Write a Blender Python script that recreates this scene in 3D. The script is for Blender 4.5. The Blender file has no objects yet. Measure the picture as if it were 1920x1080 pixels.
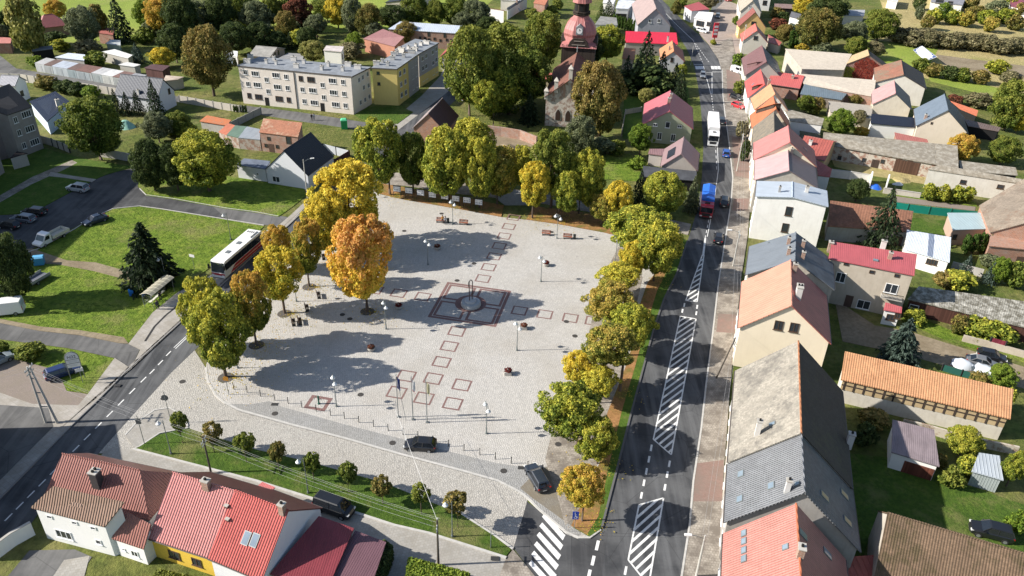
import bpy, math, random
from mathutils import Vector, Matrix
V = Vector
PI = math.pi
random.seed(7)
S = bpy.context.scene
COL = S.collection
# ---------------------------------------------------------------- camera
F, PITCH, ROLL, CH = 1500.0, 0.5490, 0.0333, 70.0
_f = V((0, math.cos(PITCH), -math.sin(PITCH)))
_u0 = V((0, math.sin(PITCH), math.cos(PITCH)))
_r0 = V((1, 0, 0))
_r = math.cos(ROLL) * _r0 + math.sin(ROLL) * _u0
_u = -math.sin(ROLL) * _r0 + math.cos(ROLL) * _u0
CAM = V((0, 0, CH))
cd = bpy.data.cameras.new('camera')
cam = bpy.data.objects.new('camera', cd)
COL.objects.link(cam)
m3 = Matrix((_r, _u, -_f)).transposed()
cam.matrix_world = Matrix.Translation(CAM) @ m3.to_4x4()
cd.sensor_width = 36.0
cd.lens = F / 1920 * 36
cd.clip_end = 6000
S.camera = cam

def ray(px, py):
    return (_f * F + _r * (px - 960) - _u * (py - 540)).normalized()
def G(px, py, z=0.0):
    d = ray(px, py)
    return CAM + d * ((z - CH) / d.z)
def P(p):
    q = V(p) - CAM
    d = q.dot(_f)
    return 960 + F * q.dot(_r) / d, 540 - F * q.dot(_u) / d
def mpp(p):                      # metres per photo pixel at a point
    return (V(p) - CAM).dot(_f) / F
def zat(base, ty):               # height above ground point `base` seen at row ty
    lo, hi = -2, 69
    for _ in range(40):
        m = (lo + hi) / 2
        if P((base[0], base[1], m))[1] > ty: lo = m
        else: hi = m
    return lo

# ---------------------------------------------------------------- light
w = bpy.data.worlds.new('World'); S.world = w; w.use_nodes = True
nt = w.node_tree; nt.nodes.clear()
sky = nt.nodes.new('ShaderNodeTexSky'); sky.sky_type = 'NISHITA'; sky.sun_disc = False
bg = nt.nodes.new('ShaderNodeBackground'); bg.inputs[1].default_value = 0.085
out = nt.nodes.new('ShaderNodeOutputWorld')
nt.links.new(sky.outputs[0], bg.inputs[0]); nt.links.new(bg.outputs[0], out.inputs[0])
SUN_EL, SHADOW_AZ = math.radians(31.5), math.radians(5.5)   # shadows run along +x, turned slightly away from the camera
sd = V((math.cos(SHADOW_AZ) * math.cos(SUN_EL), math.sin(SHADOW_AZ) * math.cos(SUN_EL), -math.sin(SUN_EL)))
ld = bpy.data.lights.new('sun', 'SUN'); ld.energy = 4.8; ld.angle = math.radians(0.5); ld.color = (1.0, 0.945, 0.86)
sun = bpy.data.objects.new('sun', ld); COL.objects.link(sun)
sun.rotation_euler = sd.to_track_quat('-Z', 'Y').to_euler()
to_sun = -sd
sky.sun_elevation = SUN_EL
sky.sun_rotation = math.atan2(to_sun.x, to_sun.y)
sky.air_density = 1.0; sky.dust_density = 1.0
S.view_settings.view_transform = 'Standard'; S.view_settings.look = 'None'
S.view_settings.exposure = 0.80; S.view_settings.gamma = 1.0
S.cycles.max_bounces = 5; S.cycles.diffuse_bounces = 2; S.cycles.glossy_bounces = 2
S.cycles.transmission_bounces = 3; S.cycles.transparent_max_bounces = 6

# ---------------------------------------------------------------- materials
class N:
    """small helper round a node tree"""
    def __init__(s, name):
        s.m = bpy.data.materials.new(name); s.m.use_nodes = True
        s.t = s.m.node_tree; s.b = s.t.nodes['Principled BSDF']
        s.b.inputs['Roughness'].default_value = .85
        s.b.inputs['Specular IOR Level'].default_value = .25
    def n(s, typ, **kw):
        x = s.t.nodes.new('ShaderNode' + typ)
        for k, v in kw.items(): setattr(x, k, v)
        return x
    def l(s, a, b): s.t.links.new(a, b)
    def co(s, kind='Object', scale=(1, 1, 1)):
        tc = s.n('TexCoord'); mp = s.n('Mapping'); mp.inputs['Scale'].default_value = scale
        if kind == 'World':
            g = s.n('NewGeometry'); s.l(g.outputs['Position'], mp.inputs[0])
        else: s.l(tc.outputs[kind], mp.inputs[0])
        return mp.outputs[0]
    def noise(s, vec, scale, detail=3, rough=.55, dist=0):
        x = s.n('TexNoise'); x.inputs['Scale'].default_value = scale; x.inputs['Detail'].default_value = detail
        x.inputs['Roughness'].default_value = rough; x.inputs['Distortion'].default_value = dist
        s.l(vec, x.inputs['Vector']); return x.outputs[0]
    def ramp(s, fac, stops):
        x = s.n('ValToRGB'); e = x.color_ramp.elements
        while len(e) < len(stops): e.new(.5)
        for i, (p, c) in enumerate(stops):
            e[i].position = p; e[i].color = (*c, 1) if not isinstance(c, (int, float)) else (c, c, c, 1)
        s.l(fac, x.inputs[0]); return x.outputs[0]
    def mix(s, fac, a, b, mode='MIX'):
        x = s.n('MixRGB', blend_type=mode)
        for i, v in enumerate((fac, a, b)):
            if hasattr(v, 'is_output'): s.l(v, x.inputs[i])
            elif i == 0: x.inputs[0].default_value = v
            else: x.inputs[i].default_value = (*v, 1) if not isinstance(v, (int, float)) else (v, v, v, 1)
        return x.outputs[0]
    def math(s, op, a, b=0.0, c=None):
        x = s.n('Math', operation=op)
        for i, v in enumerate((a, b, c)):
            if v is None: continue
            if hasattr(v, 'is_output'): s.l(v, x.inputs[i])
            else: x.inputs[i].default_value = v
        return x.outputs[0]
    def bump(s, h, strength=.5, dist=.05):
        x = s.n('Bump'); x.inputs['Strength'].default_value = strength; x.inputs['Distance'].default_value = dist
        s.l(h, x.inputs['Height']); s.l(x.outputs[0], s.b.inputs['Normal'])
    def wave(s, vec, scale, axis='X', profile='SIN', dist=0):
        x = s.n('TexWave', wave_type='BANDS', bands_direction=axis, wave_profile=profile)
        x.inputs['Scale'].default_value = scale; x.inputs['Distortion'].default_value = dist
        s.l(vec, x.inputs[0]); return x.outputs[1]
    def out(s, col, rough=None, spec=None, metal=None):
        if hasattr(col, 'is_output'): s.l(col, s.b.inputs['Base Color'])
        else: s.b.inputs['Base Color'].default_value = (*col, 1)
        if rough is not None: s.b.inputs['Roughness'].default_value = rough
        if spec is not None: s.b.inputs['Specular IOR Level'].default_value = spec
        if metal is not None: s.b.inputs['Metallic'].default_value = metal
        return s.m
def sc(c, k): return tuple(min(1, x * k) for x in c)
_mc = {}
def cached(fn):
    def g(*a):
        k = (fn.__name__,) + a
        if k not in _mc: _mc[k] = fn(*a)
        return _mc[k]
    return g

@cached
def plain(c, rough=.7, metal=0.0):
    n = N('paint'); v = n.co('Object'); f = n.noise(v, 1.3, 4)
    return n.out(n.mix(f, sc(c, .86), sc(c, 1.12)), rough, .35, metal)
@cached
def plaster(c, dirt=.35):
    n = N('plaster'); v = n.co('UV')
    f = n.noise(v, .55, 5, .65); g = n.noise(n.co('UV', (1.6, .25, 1)), 1.5, 4)
    k = n.ramp(f, [(.38, 0), (.68, 1)])
    c1 = n.mix(n.math('MULTIPLY', k, dirt), c, sc((c[0] * .8, c[1] * .74, c[2] * .66), .8))
    c2 = n.mix(n.math('MULTIPLY', n.ramp(g, [(.5, 0), (.75, 1)]), dirt), c1, sc(c, .62))
    n.bump(n.noise(v, 12, 3), .15, .02)
    return n.out(c2, .9)
@cached
def old_plaster(c, c2):
    n = N('worn_plaster'); v = n.co('UV')
    br = n.n('TexBrick'); n.l(v, br.inputs[0]); br.inputs['Scale'].default_value = 1.0
    br.inputs['Brick Width'].default_value = .5; br.inputs['Row Height'].default_value = .16; br.inputs['Mortar Size'].default_value = .02
    br.inputs['Color1'].default_value = (*c2, 1); br.inputs['Color2'].default_value = (*sc(c2, .7), 1); br.inputs['Mortar'].default_value = (.38, .34, .3, 1)
    f = n.noise(v, .8, 6, .7)
    return n.out(n.mix(n.ramp(f, [(.44, 0), (.52, 1)]), br.outputs[0], c), .92)
@cached
def brick(c, age=.3):
    n = N('brickwork'); v = n.co('UV'); br = n.n('TexBrick'); n.l(v, br.inputs[0])
    br.inputs['Scale'].default_value = 1.0
    br.inputs['Brick Width'].default_value = .5; br.inputs['Row Height'].default_value = .17; br.inputs['Mortar Size'].default_value = .02
    br.inputs['Color1'].default_value = (*c, 1); br.inputs['Color2'].default_value = (*sc(c, .68), 1); br.inputs['Mortar'].default_value = (.4, .36, .32, 1)
    f = n.noise(v, .7, 5, .65)
    return n.out(n.mix(n.math('MULTIPLY', n.ramp(f, [(.45, 0), (.7, 1)]), age * 2), br.outputs[0], (.36, .31, .27)), .92)
@cached
def tiles(c, pu=.3, pv=.36, var=.35, moss=0.0, rough=.6, mosscol=(.10, .09, .06), bump=.9):
    """roof tiles: UV runs in metres along the eave (u) and up the slope (v)"""
    n = N('roof_tile'); v = n.co('UV')
    wu = n.wave(v, .31416 / pu, 'X'); wv = n.wave(v, .31416 / pv, 'Y', 'SAW')
    cell = n.n('TexWhiteNoise', noise_dimensions='2D')
    sn = n.n('VectorMath', operation='SNAP'); sn.inputs[1].default_value = (pu, pv, 1); n.l(v, sn.inputs[0]); n.l(sn.outputs[0], cell.inputs[0])
    c0 = n.mix(n.math('MULTIPLY', cell.outputs[0], var), c, sc(c, .45))
    big = n.noise(v, .35, 5, .6)
    c1 = n.mix(n.math('MULTIPLY', n.ramp(big, [(.42, 0), (.66, 1)]), min(1, var * 1.4)), c0, sc(c, .6))
    drip = n.noise(n.co('UV', (1.3, .22, 1)), 1.4, 5, .7); c1 = n.mix(n.math('MULTIPLY', n.ramp(drip, [(.5, 0), (.72, 1)]), .38), c1, (c[0] * .45 + .02, c[1] * .5 + .02, c[2] * .5 + .015))
    if moss:
        f = n.noise(v, 1.1, 8, .75); f2 = n.noise(v, .16, 3)
        k = n.math('ADD', f, n.math('MULTIPLY', n.math('SUBTRACT', f2, .5), .8))
        c1 = n.mix(n.math('MULTIPLY', n.ramp(k, [(.62 - .28 * moss, 0), (.75 - .22 * moss, 1)]), .92), c1, mosscol)
    h = n.math('ADD', n.math('MULTIPLY', wu, .6), n.math('MULTIPLY', wv, .7))
    n.bump(h, min(bump, 1), .07 if bump <= 1 else .07 * bump)
    return n.out(c1, rough, .4)
@cached
def seam(c, pu=.5, rough=.45, dirt=.25, metal=0.0):
    n = N('sheet_metal_roof'); v = n.co('UV')
    wu = n.wave(v, .31416 / pu, 'X'); f = n.noise(n.co('UV', (1.4, .3, 1)), .9, 5, .65)
    n.bump(n.ramp(wu, [(.0, 0), (.82, .05), (1, 1)]), .8, .06)
    g = n.noise(v, .4, 4, .6); dirt = min(1, dirt * 1.5 + .05)
    c1 = n.mix(n.math('MULTIPLY', n.ramp(f, [(.42, 0), (.72, 1)]), dirt), c, sc(c, .55))
    return n.out(n.mix(n.math('MULTIPLY', n.ramp(g, [(.4, 0), (.7, 1)]), dirt), c1, sc(c, 1.35)), rough, .45, metal)
@cached
def corrug(c, c2, amt=.5):
    n = N('corrugated_sheet'); v = n.co('UV')
    wu = n.wave(v, .31416 / .25, 'X'); f = n.noise(v, .8, 8, .75); f2 = n.noise(v, 4.5, 5, .7)
    col = n.mix(n.ramp(f, [(.5 - .2 * amt, 0), (.66 - .1 * amt, 1)]), c, c2)
    col = n.mix(n.math('MULTIPLY', n.ramp(f2, [(.5, 0), (.62, 1)]), .45), col, sc(c2, .6))
    wv = n.wave(v, .31416 / 1.1, 'Y', 'SAW')
    n.bump(n.math('ADD', wu, n.math('MULTIPLY', wv, .5)), .6, .05)
    return n.out(col, .9, .15)
@cached
def felt(c):
    n = N('roofing_felt'); v = n.co('UV'); f = n.noise(v, .5, 5, .6); wv = n.wave(v, .3, 'X', 'SAW')
    col = n.mix(n.ramp(f, [(.4, 0), (.68, 1)]), c, sc(c, 1.5)); col = n.mix(n.ramp(wv, [(.0, .35), (.05, 0)]), col, sc(c, .6))
    return n.out(col, .85, .3)
@cached
def planks(c, p=.18):
    n = N('boards'); v = n.co('UV'); cell = n.n('TexWhiteNoise', noise_dimensions='1D')
    sx = n.n('SeparateXYZ'); n.l(v, sx.inputs[0]); n.l(n.math('FLOOR', n.math('DIVIDE', sx.outputs[0], p)), cell.inputs['W'])
    f = n.noise(n.co('UV', (3, .4, 1)), 2, 4)
    col = n.mix(cell.outputs[0], sc(c, .65), sc(c, 1.25)); col = n.mix(n.math('MULTIPLY', f, .5), col, sc(c, .6))
    return n.out(col, .9)
def glassy(name, c, rough=.08, spec=.6):
    n = N(name); v = n.co('World'); f = n.noise(v, .8, 2)
    return n.out(n.mix(f, sc(c, .7), sc(c, 1.3)), rough, spec)
GLASS = glassy('window_glass', (.035, .042, .05))
CARGLASS = glassy('car_glass', (.012, .015, .02), .04, .8)
SKYGLASS = glassy('skylight_glass', (.18, .23, .28), .06, 1.0)
@cached
def carpaint(c, metal=.0):
    n = N('car_paint'); n.b.inputs['Coat Weight'].default_value = .6; n.b.inputs['Coat Roughness'].default_value = .08
    v = n.co('Object'); f = n.noise(v, 3, 3)
    return n.out(n.mix(f, sc(c, .92), sc(c, 1.06)), .35, .5, metal)
RUBBER = plain((.02, .02, .02), .9)
RIM = plain((.35, .36, .38), .4, .6)
WHITEP = plain((.78, .78, .76), .6)
DARKM = plain((.03, .035, .035), .5, .3)
GREYM = plain((.22, .24, .24), .5, .4)
STEEL = plain((.4, .43, .46), .4, .7)
WOODB = planks((.20, .095, .05))
STONE = None

# ground materials: world metres
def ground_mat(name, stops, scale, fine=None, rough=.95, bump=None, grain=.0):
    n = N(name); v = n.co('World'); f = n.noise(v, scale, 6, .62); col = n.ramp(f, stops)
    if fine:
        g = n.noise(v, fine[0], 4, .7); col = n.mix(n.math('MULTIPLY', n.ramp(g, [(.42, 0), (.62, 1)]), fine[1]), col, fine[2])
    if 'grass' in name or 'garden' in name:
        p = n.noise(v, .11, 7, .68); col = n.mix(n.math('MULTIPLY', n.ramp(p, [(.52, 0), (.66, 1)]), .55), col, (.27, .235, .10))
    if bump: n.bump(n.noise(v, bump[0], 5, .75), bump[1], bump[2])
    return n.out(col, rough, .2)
GRASS = ground_mat('grass', [(.3, (.11, .185, .018)), (.5, (.18, .26, .03)), (.7, (.27, .31, .055))], .3, (1.1, .85, (.075, .13, .012)), bump=(2.2, 1.0, .55))  # dark fine noise puts the shade between grass clumps into the colour
LAWN = ground_mat('lawn_grass', [(.3, (.055, .105, .014)), (.52, (.09, .155, .02)), (.72, (.15, .17, .045))], .4, (2.0, .65, (.04, .085, .012)), bump=(3, 1.0, .35))
MEADOW = ground_mat('meadow_grass', [(.3, (.19, .25, .04)), (.55, (.26, .32, .055)), (.75, (.33, .33, .09))], .06, (.7, .4, (.15, .21, .035)), bump=(1.5, .8, .25))
DRY = ground_mat('dry_grass', [(.3, (.33, .27, .12)), (.5, (.44, .36, .17)), (.72, (.26, .26, .08))], .08, (.9, .5, (.22, .19, .08)), bump=(1.5, .9, .3))
WEEDS = ground_mat('weeds', [(.3, (.10, .12, .03)), (.5, (.17, .18, .045)), (.7, (.24, .21, .08))], .35, (1.6, .7, (.06, .09, .02)), bump=(1.8, 1.0, .5))
BASE = ground_mat('garden_ground', [(.25, (.075, .105, .025)), (.45, (.12, .155, .032)), (.6, (.18, .18, .05)), (.75, (.24, .20, .10))], .09, (.8, .6, (.045, .06, .015)), bump=(1.5, 1.0, .35))
DIRT = ground_mat('bare_soil', [(.3, (.20, .155, .10)), (.6, (.30, .245, .17)), (.8, (.16, .16, .06))], .2, (1.5, .4, (.12, .10, .06)), bump=(2, .5, .1))
LEAFLIT = ground_mat('fallen_leaves', [(.36, (.14, .15, .035)), (.5, (.33, .18, .07)), (.7, (.43, .22, .10))], .35, (3.2, .6, (.17, .09, .03)), bump=(6, .8, .08))
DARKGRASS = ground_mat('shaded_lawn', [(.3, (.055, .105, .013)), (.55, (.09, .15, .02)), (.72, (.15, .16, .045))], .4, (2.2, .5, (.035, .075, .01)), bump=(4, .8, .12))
def asphalt(name, a, b, patch=.3):
    n = N(name); v = n.co('World'); f = n.noise(v, .18, 5, .6); g = n.noise(v, 5, 3, .7)
    st = n.noise(n.co('World', (.75, .035, 1)), 1.3, 4)
    col = n.mix(n.ramp(f, [(.42, 0), (.6, 1)]), a, b)
    col = n.mix(n.math('MULTIPLY', n.ramp(st, [(.42, 0), (.65, 1)]), patch), col, sc(b, 1.5))
    col = n.mix(n.math('MULTIPLY', g, .35), col, sc(a, .6))
    cr = n.n('TexVoronoi', feature='DISTANCE_TO_EDGE'); cr.inputs['Scale'].default_value = .13; n.l(n.mix(.06, v, n.n('TexNoise').outputs[1], 'ADD') if False else v, cr.inputs[0])
    col = n.mix(n.math('MULTIPLY', n.ramp(cr.outputs[0], [(.0, 1), (.006, 0)]), .5), col, sc(a, .4))
    n.bump(g, .3, .02)
    return n.out(col, .88, .3)
ASPH = asphalt('asphalt', (.05, .052, .056), (.105, .107, .11), .75)
ASPH2 = asphalt('worn_asphalt', (.10, .099, .098), (.16, .157, .152), .4)
ASPH3 = asphalt('dark_asphalt', (.05, .051, .054), (.095, .096, .098), .4)
def setts(name, c, dark, size, ang, joint=.12, var=.5, stain=.25, warm=(.30, .25, .18)):
    n = N(name); g = n.n('NewGeometry'); mp = n.n('Mapping'); mp.inputs['Rotation'].default_value = (0, 0, ang)
    n.l(g.outputs['Position'], mp.inputs[0]); v = mp.outputs[0]
    vo = n.n('TexVoronoi'); vo.inputs['Scale'].default_value = 1 / size; vo.inputs['Randomness'].default_value = .75; n.l(v, vo.inputs[0])
    ed = n.n('TexVoronoi', feature='DISTANCE_TO_EDGE'); ed.inputs['Scale'].default_value = 1 / size; ed.inputs['Randomness'].default_value = .75; n.l(v, ed.inputs[0])
    sx = n.n('SeparateColor'); n.l(vo.outputs['Color'], sx.inputs[0])
    col = n.mix(n.math('MULTIPLY', sx.outputs[0], var), c, dark)
    f = n.noise(v, .09, 6, .65)
    col = n.mix(n.math('MULTIPLY', n.ramp(f, [(.45, 0), (.7, 1)]), stain), col, warm)
    f2 = n.noise(v, 1.2, 5, .7)
    col = n.mix(n.math('MULTIPLY', n.ramp(f2, [(.5, 0), (.75, 1)]), .3), col, sc(dark, .8))
    j = n.ramp(ed.outputs[0], [(.0, 1), (joint, 0)])
    col = n.mix(n.math('MULTIPLY', j, .6), col, sc(dark, .5))
    n.bump(n.ramp(ed.outputs[0], [(.0, 0), (.2, 1)]), .6, .04)
    return n.out(col, .85, .3)
PLAZA = setts('granite_setts', (.55, .525, .485), (.38, .365, .34), .26, -.2, .12, .5, .5, (.36, .32, .26))
LANE = setts('cobblestone', (.50, .475, .43), (.33, .315, .285), .25, -.2, .14, .5, .2)
STRIP = setts('dark_granite_setts', (.37, .365, .35), (.25, .245, .235), .25, -.2, .12, .5, .3, (.24, .21, .16))
REDSETT = setts('red_granite_setts', (.26, .15, .135), (.17, .105, .10), .25, -.2, .12, .5, .1)
def slabs(name, c, c2, w, h, ang, joint=(.3, .28, .25), stain=.4, warm=(.22, .19, .14)):
    n = N(name); g = n.n('NewGeometry'); mp = n.n('Mapping'); mp.inputs['Rotation'].default_value = (0, 0, ang)
    n.l(g.outputs['Position'], mp.inputs[0]); v = mp.outputs[0]
    br = n.n('TexBrick'); n.l(v, br.inputs[0]); br.inputs['Scale'].default_value = 1
    br.inputs['Brick Width'].default_value = w; br.inputs['Row Height'].default_value = h; br.inputs['Mortar Size'].default_value = .018
    br.inputs['Color1'].default_value = (*c, 1); br.inputs['Color2'].default_value = (*c2, 1); br.inputs['Mortar'].default_value = (*joint, 1)
    f = n.noise(v, .4, 8, .75)
    col = n.mix(n.math('MULTIPLY', n.ramp(f, [(.42, 0), (.58, 1)]), stain), br.outputs[0], warm)
    f2 = n.noise(v, 2.5, 4, .7); col = n.mix(n.math('MULTIPLY', f2, .3), col, sc(c2, .6))
    return n.out(col, .9, .25)
CONC = slabs('concrete_slabs', (.45, .42, .38), (.38, .355, .32), .7, .7, .6)
CONC2 = slabs('concrete_paving', (.42, .40, .365), (.35, .335, .305), .35, .35, -.3, stain=.3)
SIDEW = slabs('street_pavement', (.45, .405, .345), (.36, .32, .27), .35, .35, .12, (.17, .15, .12), .95, (.17, .145, .12))
PINKB = slabs('red_paving', (.33, .215, .185), (.27, .17, .145), .25, .12, .12, (.2, .15, .12), .8, (.22, .18, .15))
PARKB = slabs('parking_blocks', (.32, .26, .225), (.26, .215, .19), .25, .12, .6, (.2, .17, .14), .4)
KERB = ground_mat('kerb_stone', [(.3, (.42, .41, .38)), (.7, (.55, .53, .5))], 1.5)
MARK = ground_mat('road_paint', [(.25, (.45, .45, .44)), (.45, (.74, .74, .72)), (.8, (.82, .82, .80))], 1.4, (5, .25, (.4, .4, .39)))

# ---------------------------------------------------------------- mesh builder
class MB:
    def __init__(s): s.v = []; s.f = []; s.m = []
    def poly(s, pts, m=0):
        k = len(s.v); s.v += [V(p) for p in pts]; s.f.append(list(range(k, k + len(pts)))); s.m.append(m); return s
    def mesh(s, pts, faces, m=0):
        k = len(s.v); s.v += [V(p) for p in pts]
        for q in faces: s.f.append([i + k for i in q]); s.m.append(m)
        return s
    def prism(s, base, top, m=0, mt=None, mb=True):
        n = len(base); s.mesh(list(base) + list(top), [(i, (i + 1) % n, n + (i + 1) % n, n + i) for i in range(n)], m)
        s.poly(top, m if mt is None else mt)
        if mb: s.poly(list(base)[::-1], m)
        return s
    def box(s, c, sx, sy, sz, m=0, ex=V((1, 0, 0)), ey=V((0, 1, 0)), ez=V((0, 0, 1)), mt=None):
        """box whose bottom centre is c"""
        c = V(c); a = ex * sx / 2; b = ey * sy / 2
        base = [c - a - b, c + a - b, c + a + b, c - a + b]
        return s.prism(base, [p + ez * sz for p in base], m, mt)
    def tube(s, pts, r, n=6, m=0, r2=None, cap=True):
        pts = [V(p) for p in pts]; rings = []
        for i, p in enumerate(pts):
            d = (pts[min(i + 1, len(pts) - 1)] - pts[max(i - 1, 0)]).normalized()
            a = d.cross(V((0, 0, 1)));
            if a.length < 1e-3: a = d.cross(V((1, 0, 0)))
            a.normalize(); b = d.cross(a)
            rr = r if r2 is None else r + (r2 - r) * i / (len(pts) - 1)
            rings.append([p + a * rr * math.cos(2 * PI * k / n) + b * rr * math.sin(2 * PI * k / n) for k in range(n)])
        vs = [q for g in rings for q in g]; fs = []
        for i in range(len(pts) - 1):
            for k in range(n): fs.append((i * n + k, i * n + (k + 1) % n, (i + 1) * n + (k + 1) % n, (i + 1) * n + k))
        if cap: fs += [tuple(range(n))[::-1], tuple(range((len(pts) - 1) * n, len(pts) * n))]
        return s.mesh(vs, fs, m)
    def lathe(s, c, prof, n=12, m=0, ax=None):
        c = V(c); vs = []; fs = []
        for r, z in prof:
            for k in range(n):
                a = 2 * PI * k / n; vs.append(c + V((r * math.cos(a), r * math.sin(a), z)))
        for i in range(len(prof) - 1):
            for k in range(n): fs.append((i * n + k, i * n + (k + 1) % n, (i + 1) * n + (k + 1) % n, (i + 1) * n + k))
        fs.append(tuple(range((len(prof) - 1) * n, len(prof) * n)))
        return s.mesh(vs, fs, m)
    def data(s, name, mats, smooth=False, org=V((0, 0, 0)), uv=True):
        me = bpy.data.meshes.new(name)
        me.from_pydata([tuple(p - org) for p in s.v], [], s.f)
        for m in (mats if isinstance(mats, (list, tuple)) else [mats]): me.materials.append(m)
        me.polygons.foreach_set('material_index', s.m)
        if smooth: me.polygons.foreach_set('use_smooth', [True] * len(s.f))
        if uv:
            l = me.uv_layers.new(name='UVMap'); co = []
            for p in me.polygons:
                nn = p.normal; u = V((0, 0, 1)).cross(nn)
                u = V((1, 0, 0)) if u.length < .02 else u.normalized()
                vv = nn.cross(u)
                for vi in p.vertices:
                    q = me.vertices[vi].co; co += [q.dot(u), q.dot(vv)]
            l.data.foreach_set('uv', co)
        me.update(); return me
    def build(s, name, mats, parent=None, smooth=False, org=None, uv=True):
        if org is None: org = parent_org(parent) if parent else V((0, 0, 0))
        o = bpy.data.objects.new(name, s.data(name, mats, smooth, org, uv)); COL.objects.link(o)
        if parent: o.parent = parent
        else: o.location = org
        return o
def parent_org(o):
    p = V((0, 0, 0))
    while o: p = p + o.location; o = o.parent
    return p
def thing(name, label, cat, loc=(0, 0, 0), rz=0, group=None):
    o = bpy.data.objects.new(name, None); COL.objects.link(o); o.empty_display_size = .3
    o.location = loc; o.rotation_euler = (0, 0, rz); o['label'] = label; o['category'] = cat
    if group: o['group'] = group
    return o
def tag(o, label, cat, group=None):
    o['label'] = label; o['category'] = cat
    if group: o['group'] = group
    return o
def struct(o, kind='structure'): o['kind'] = kind; return o
def inst(name, me, parent, loc=(0, 0, 0), scale=(1, 1, 1), rz=0, mat=None, rot=None):
    o = bpy.data.objects.new(name, me); COL.objects.link(o); o.parent = parent; o.location = loc; o.scale = scale
    o.rotation_euler = rot or (0, 0, rz)
    if mat: o.material_slots[0].link = 'OBJECT'; o.material_slots[0].material = mat
    return o
def dup(root, loc, rz, label, group=None):
    r = root.copy(); COL.objects.link(r); r.location = loc; r.rotation_euler = (0, 0, rz); r['label'] = label
    if group: r['group'] = group
    for ch in list(root.children):
        c = ch.copy(); COL.objects.link(c); c.parent = r
        for g in ch.children:
            d = g.copy(); COL.objects.link(d); d.parent = c
    return r
def px(pts, z=0): return [G(a, b, z) for a, b in pts]
def slab(name, pts, z, mat, z0=-.05, kind='structure'):
    t = px(pts, z); b = [V((p.x, p.y, z0)) for p in t]
    # orient counter-clockwise
    ar = sum(t[i].x * t[(i + 1) % len(t)].y - t[(i + 1) % len(t)].x * t[i].y for i in range(len(t)))
    if ar < 0: t.reverse(); b.reverse()
    mb = MB(); n = len(t)
    mb.mesh(b + t, [(i, (i + 1) % n, n + (i + 1) % n, n + i) for i in range(n)]); mb.poly(t)
    return struct(mb.build(name, mat), kind)
def strip(mb, pts, w, z, h=None, m=0):
    """ribbon (or kerb of height h) along world points"""
    pts = [V((p.x, p.y, z)) for p in pts]; n = len(pts); L = []; R = []
    for i in range(n):
        d = (pts[min(i + 1, n - 1)] - pts[max(i - 1, 0)]); d.z = 0; d.normalize(); q = V((-d.y, d.x, 0)) * w / 2
        L.append(pts[i] + q); R.append(pts[i] - q)
    for i in range(n - 1):
        if h:
            mb.prism([R[i], R[i + 1], L[i + 1], L[i]], [p + V((0, 0, h)) for p in (R[i], R[i + 1], L[i + 1], L[i])], m)
        else: mb.poly([R[i], R[i + 1], L[i + 1], L[i]], m)
    return mb
def kerb(name, pts, w=.22, z=0, h=.14, mat=None):
    return struct(strip(MB(), px(pts), w, z, h).build(name, mat or KERB))
# ================================================================ GROUND
gm = MB(); gm.poly([(-1500, -60, 0), (1500, -60, 0), (1500, 2600, 0), (-1500, 2600, 0)])
struct(gm.build('ground', BASE))
ROADL = [(1040, 1200), (1090, 1090), (1128, 991), (1155, 887), (1181, 784), (1207, 687), (1226, 616), (1245, 561), (1268, 515), (1289, 452), (1308, 392), (1316, 333), (1319, 274), (1314, 200), (1309, 162), (1302, 125), (1288, 92), (1268, 60), (1245, 30), (1222, 2), (1200, -25)]
ROADR = [(1248, 1200), (1278, 1080), (1293, 984), (1300, 902), (1315, 802), (1324, 720), (1336, 628), (1347, 531), (1361, 442), (1371, 378), (1374, 333), (1367, 270), (1359, 212), (1355, 175), (1354, 132), (1347, 110), (1330, 85), (1310, 65), (1284, 42), (1258, 16), (1240, -2), (1225, -22)]
slab('road', ROADL + ROADR[::-1], .02, ASPH)
slab('road', [(1322, 60), (1345, -25), (1372, -25), (1362, 25), (1358, 50), (1372, 70), (1365, 100), (1345, 108)], .016, ASPH2)
slab('road', [(988, 940), (1009, 956), (1066, 1002), (1084, 1010), (1105, 1010), (1127, 995), (1140, 1000), (1110, 1200), (1040, 1210), (1003, 1080), (962, 1026)], .026, ASPH3)
CRL = [(-60, 992), (0, 936), (134, 799), (185, 750), (234, 700), (342, 602), (400, 550), (470, 484), (540, 424), (600, 368), (655, 315), (735, 254), (805, 195), (842, 165), (868, 140)]
CRR = [(-60, 1095), (0, 1038), (53, 989), (72, 962), (185, 850), (218, 813), (320, 700), (365, 657), (430, 595), (500, 528), (590, 445), (650, 385), (690, 340), (775, 262), (835, 205), (868, 175), (905, 140)]
slab('road', CRL + CRR[::-1], .022, ASPH)
# street behind the apartment block and up to the garages
slab('road', [(-20, 100), (0, 104), (30, 128), (100, 140), (220, 158), (340, 182), (450, 197), (560, 210), (690, 230), (745, 243), (735, 252), (690, 246), (560, 227), (450, 209), (340, 192), (220, 172), (100, 152), (0, 138), (-20, 134)], .014, ASPH2)
slab('path', [(835, 120), (870, 145), (830, 180), (745, 245), (705, 232), (760, 205), (790, 180), (826, 142)], .03, CONC2)
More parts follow.
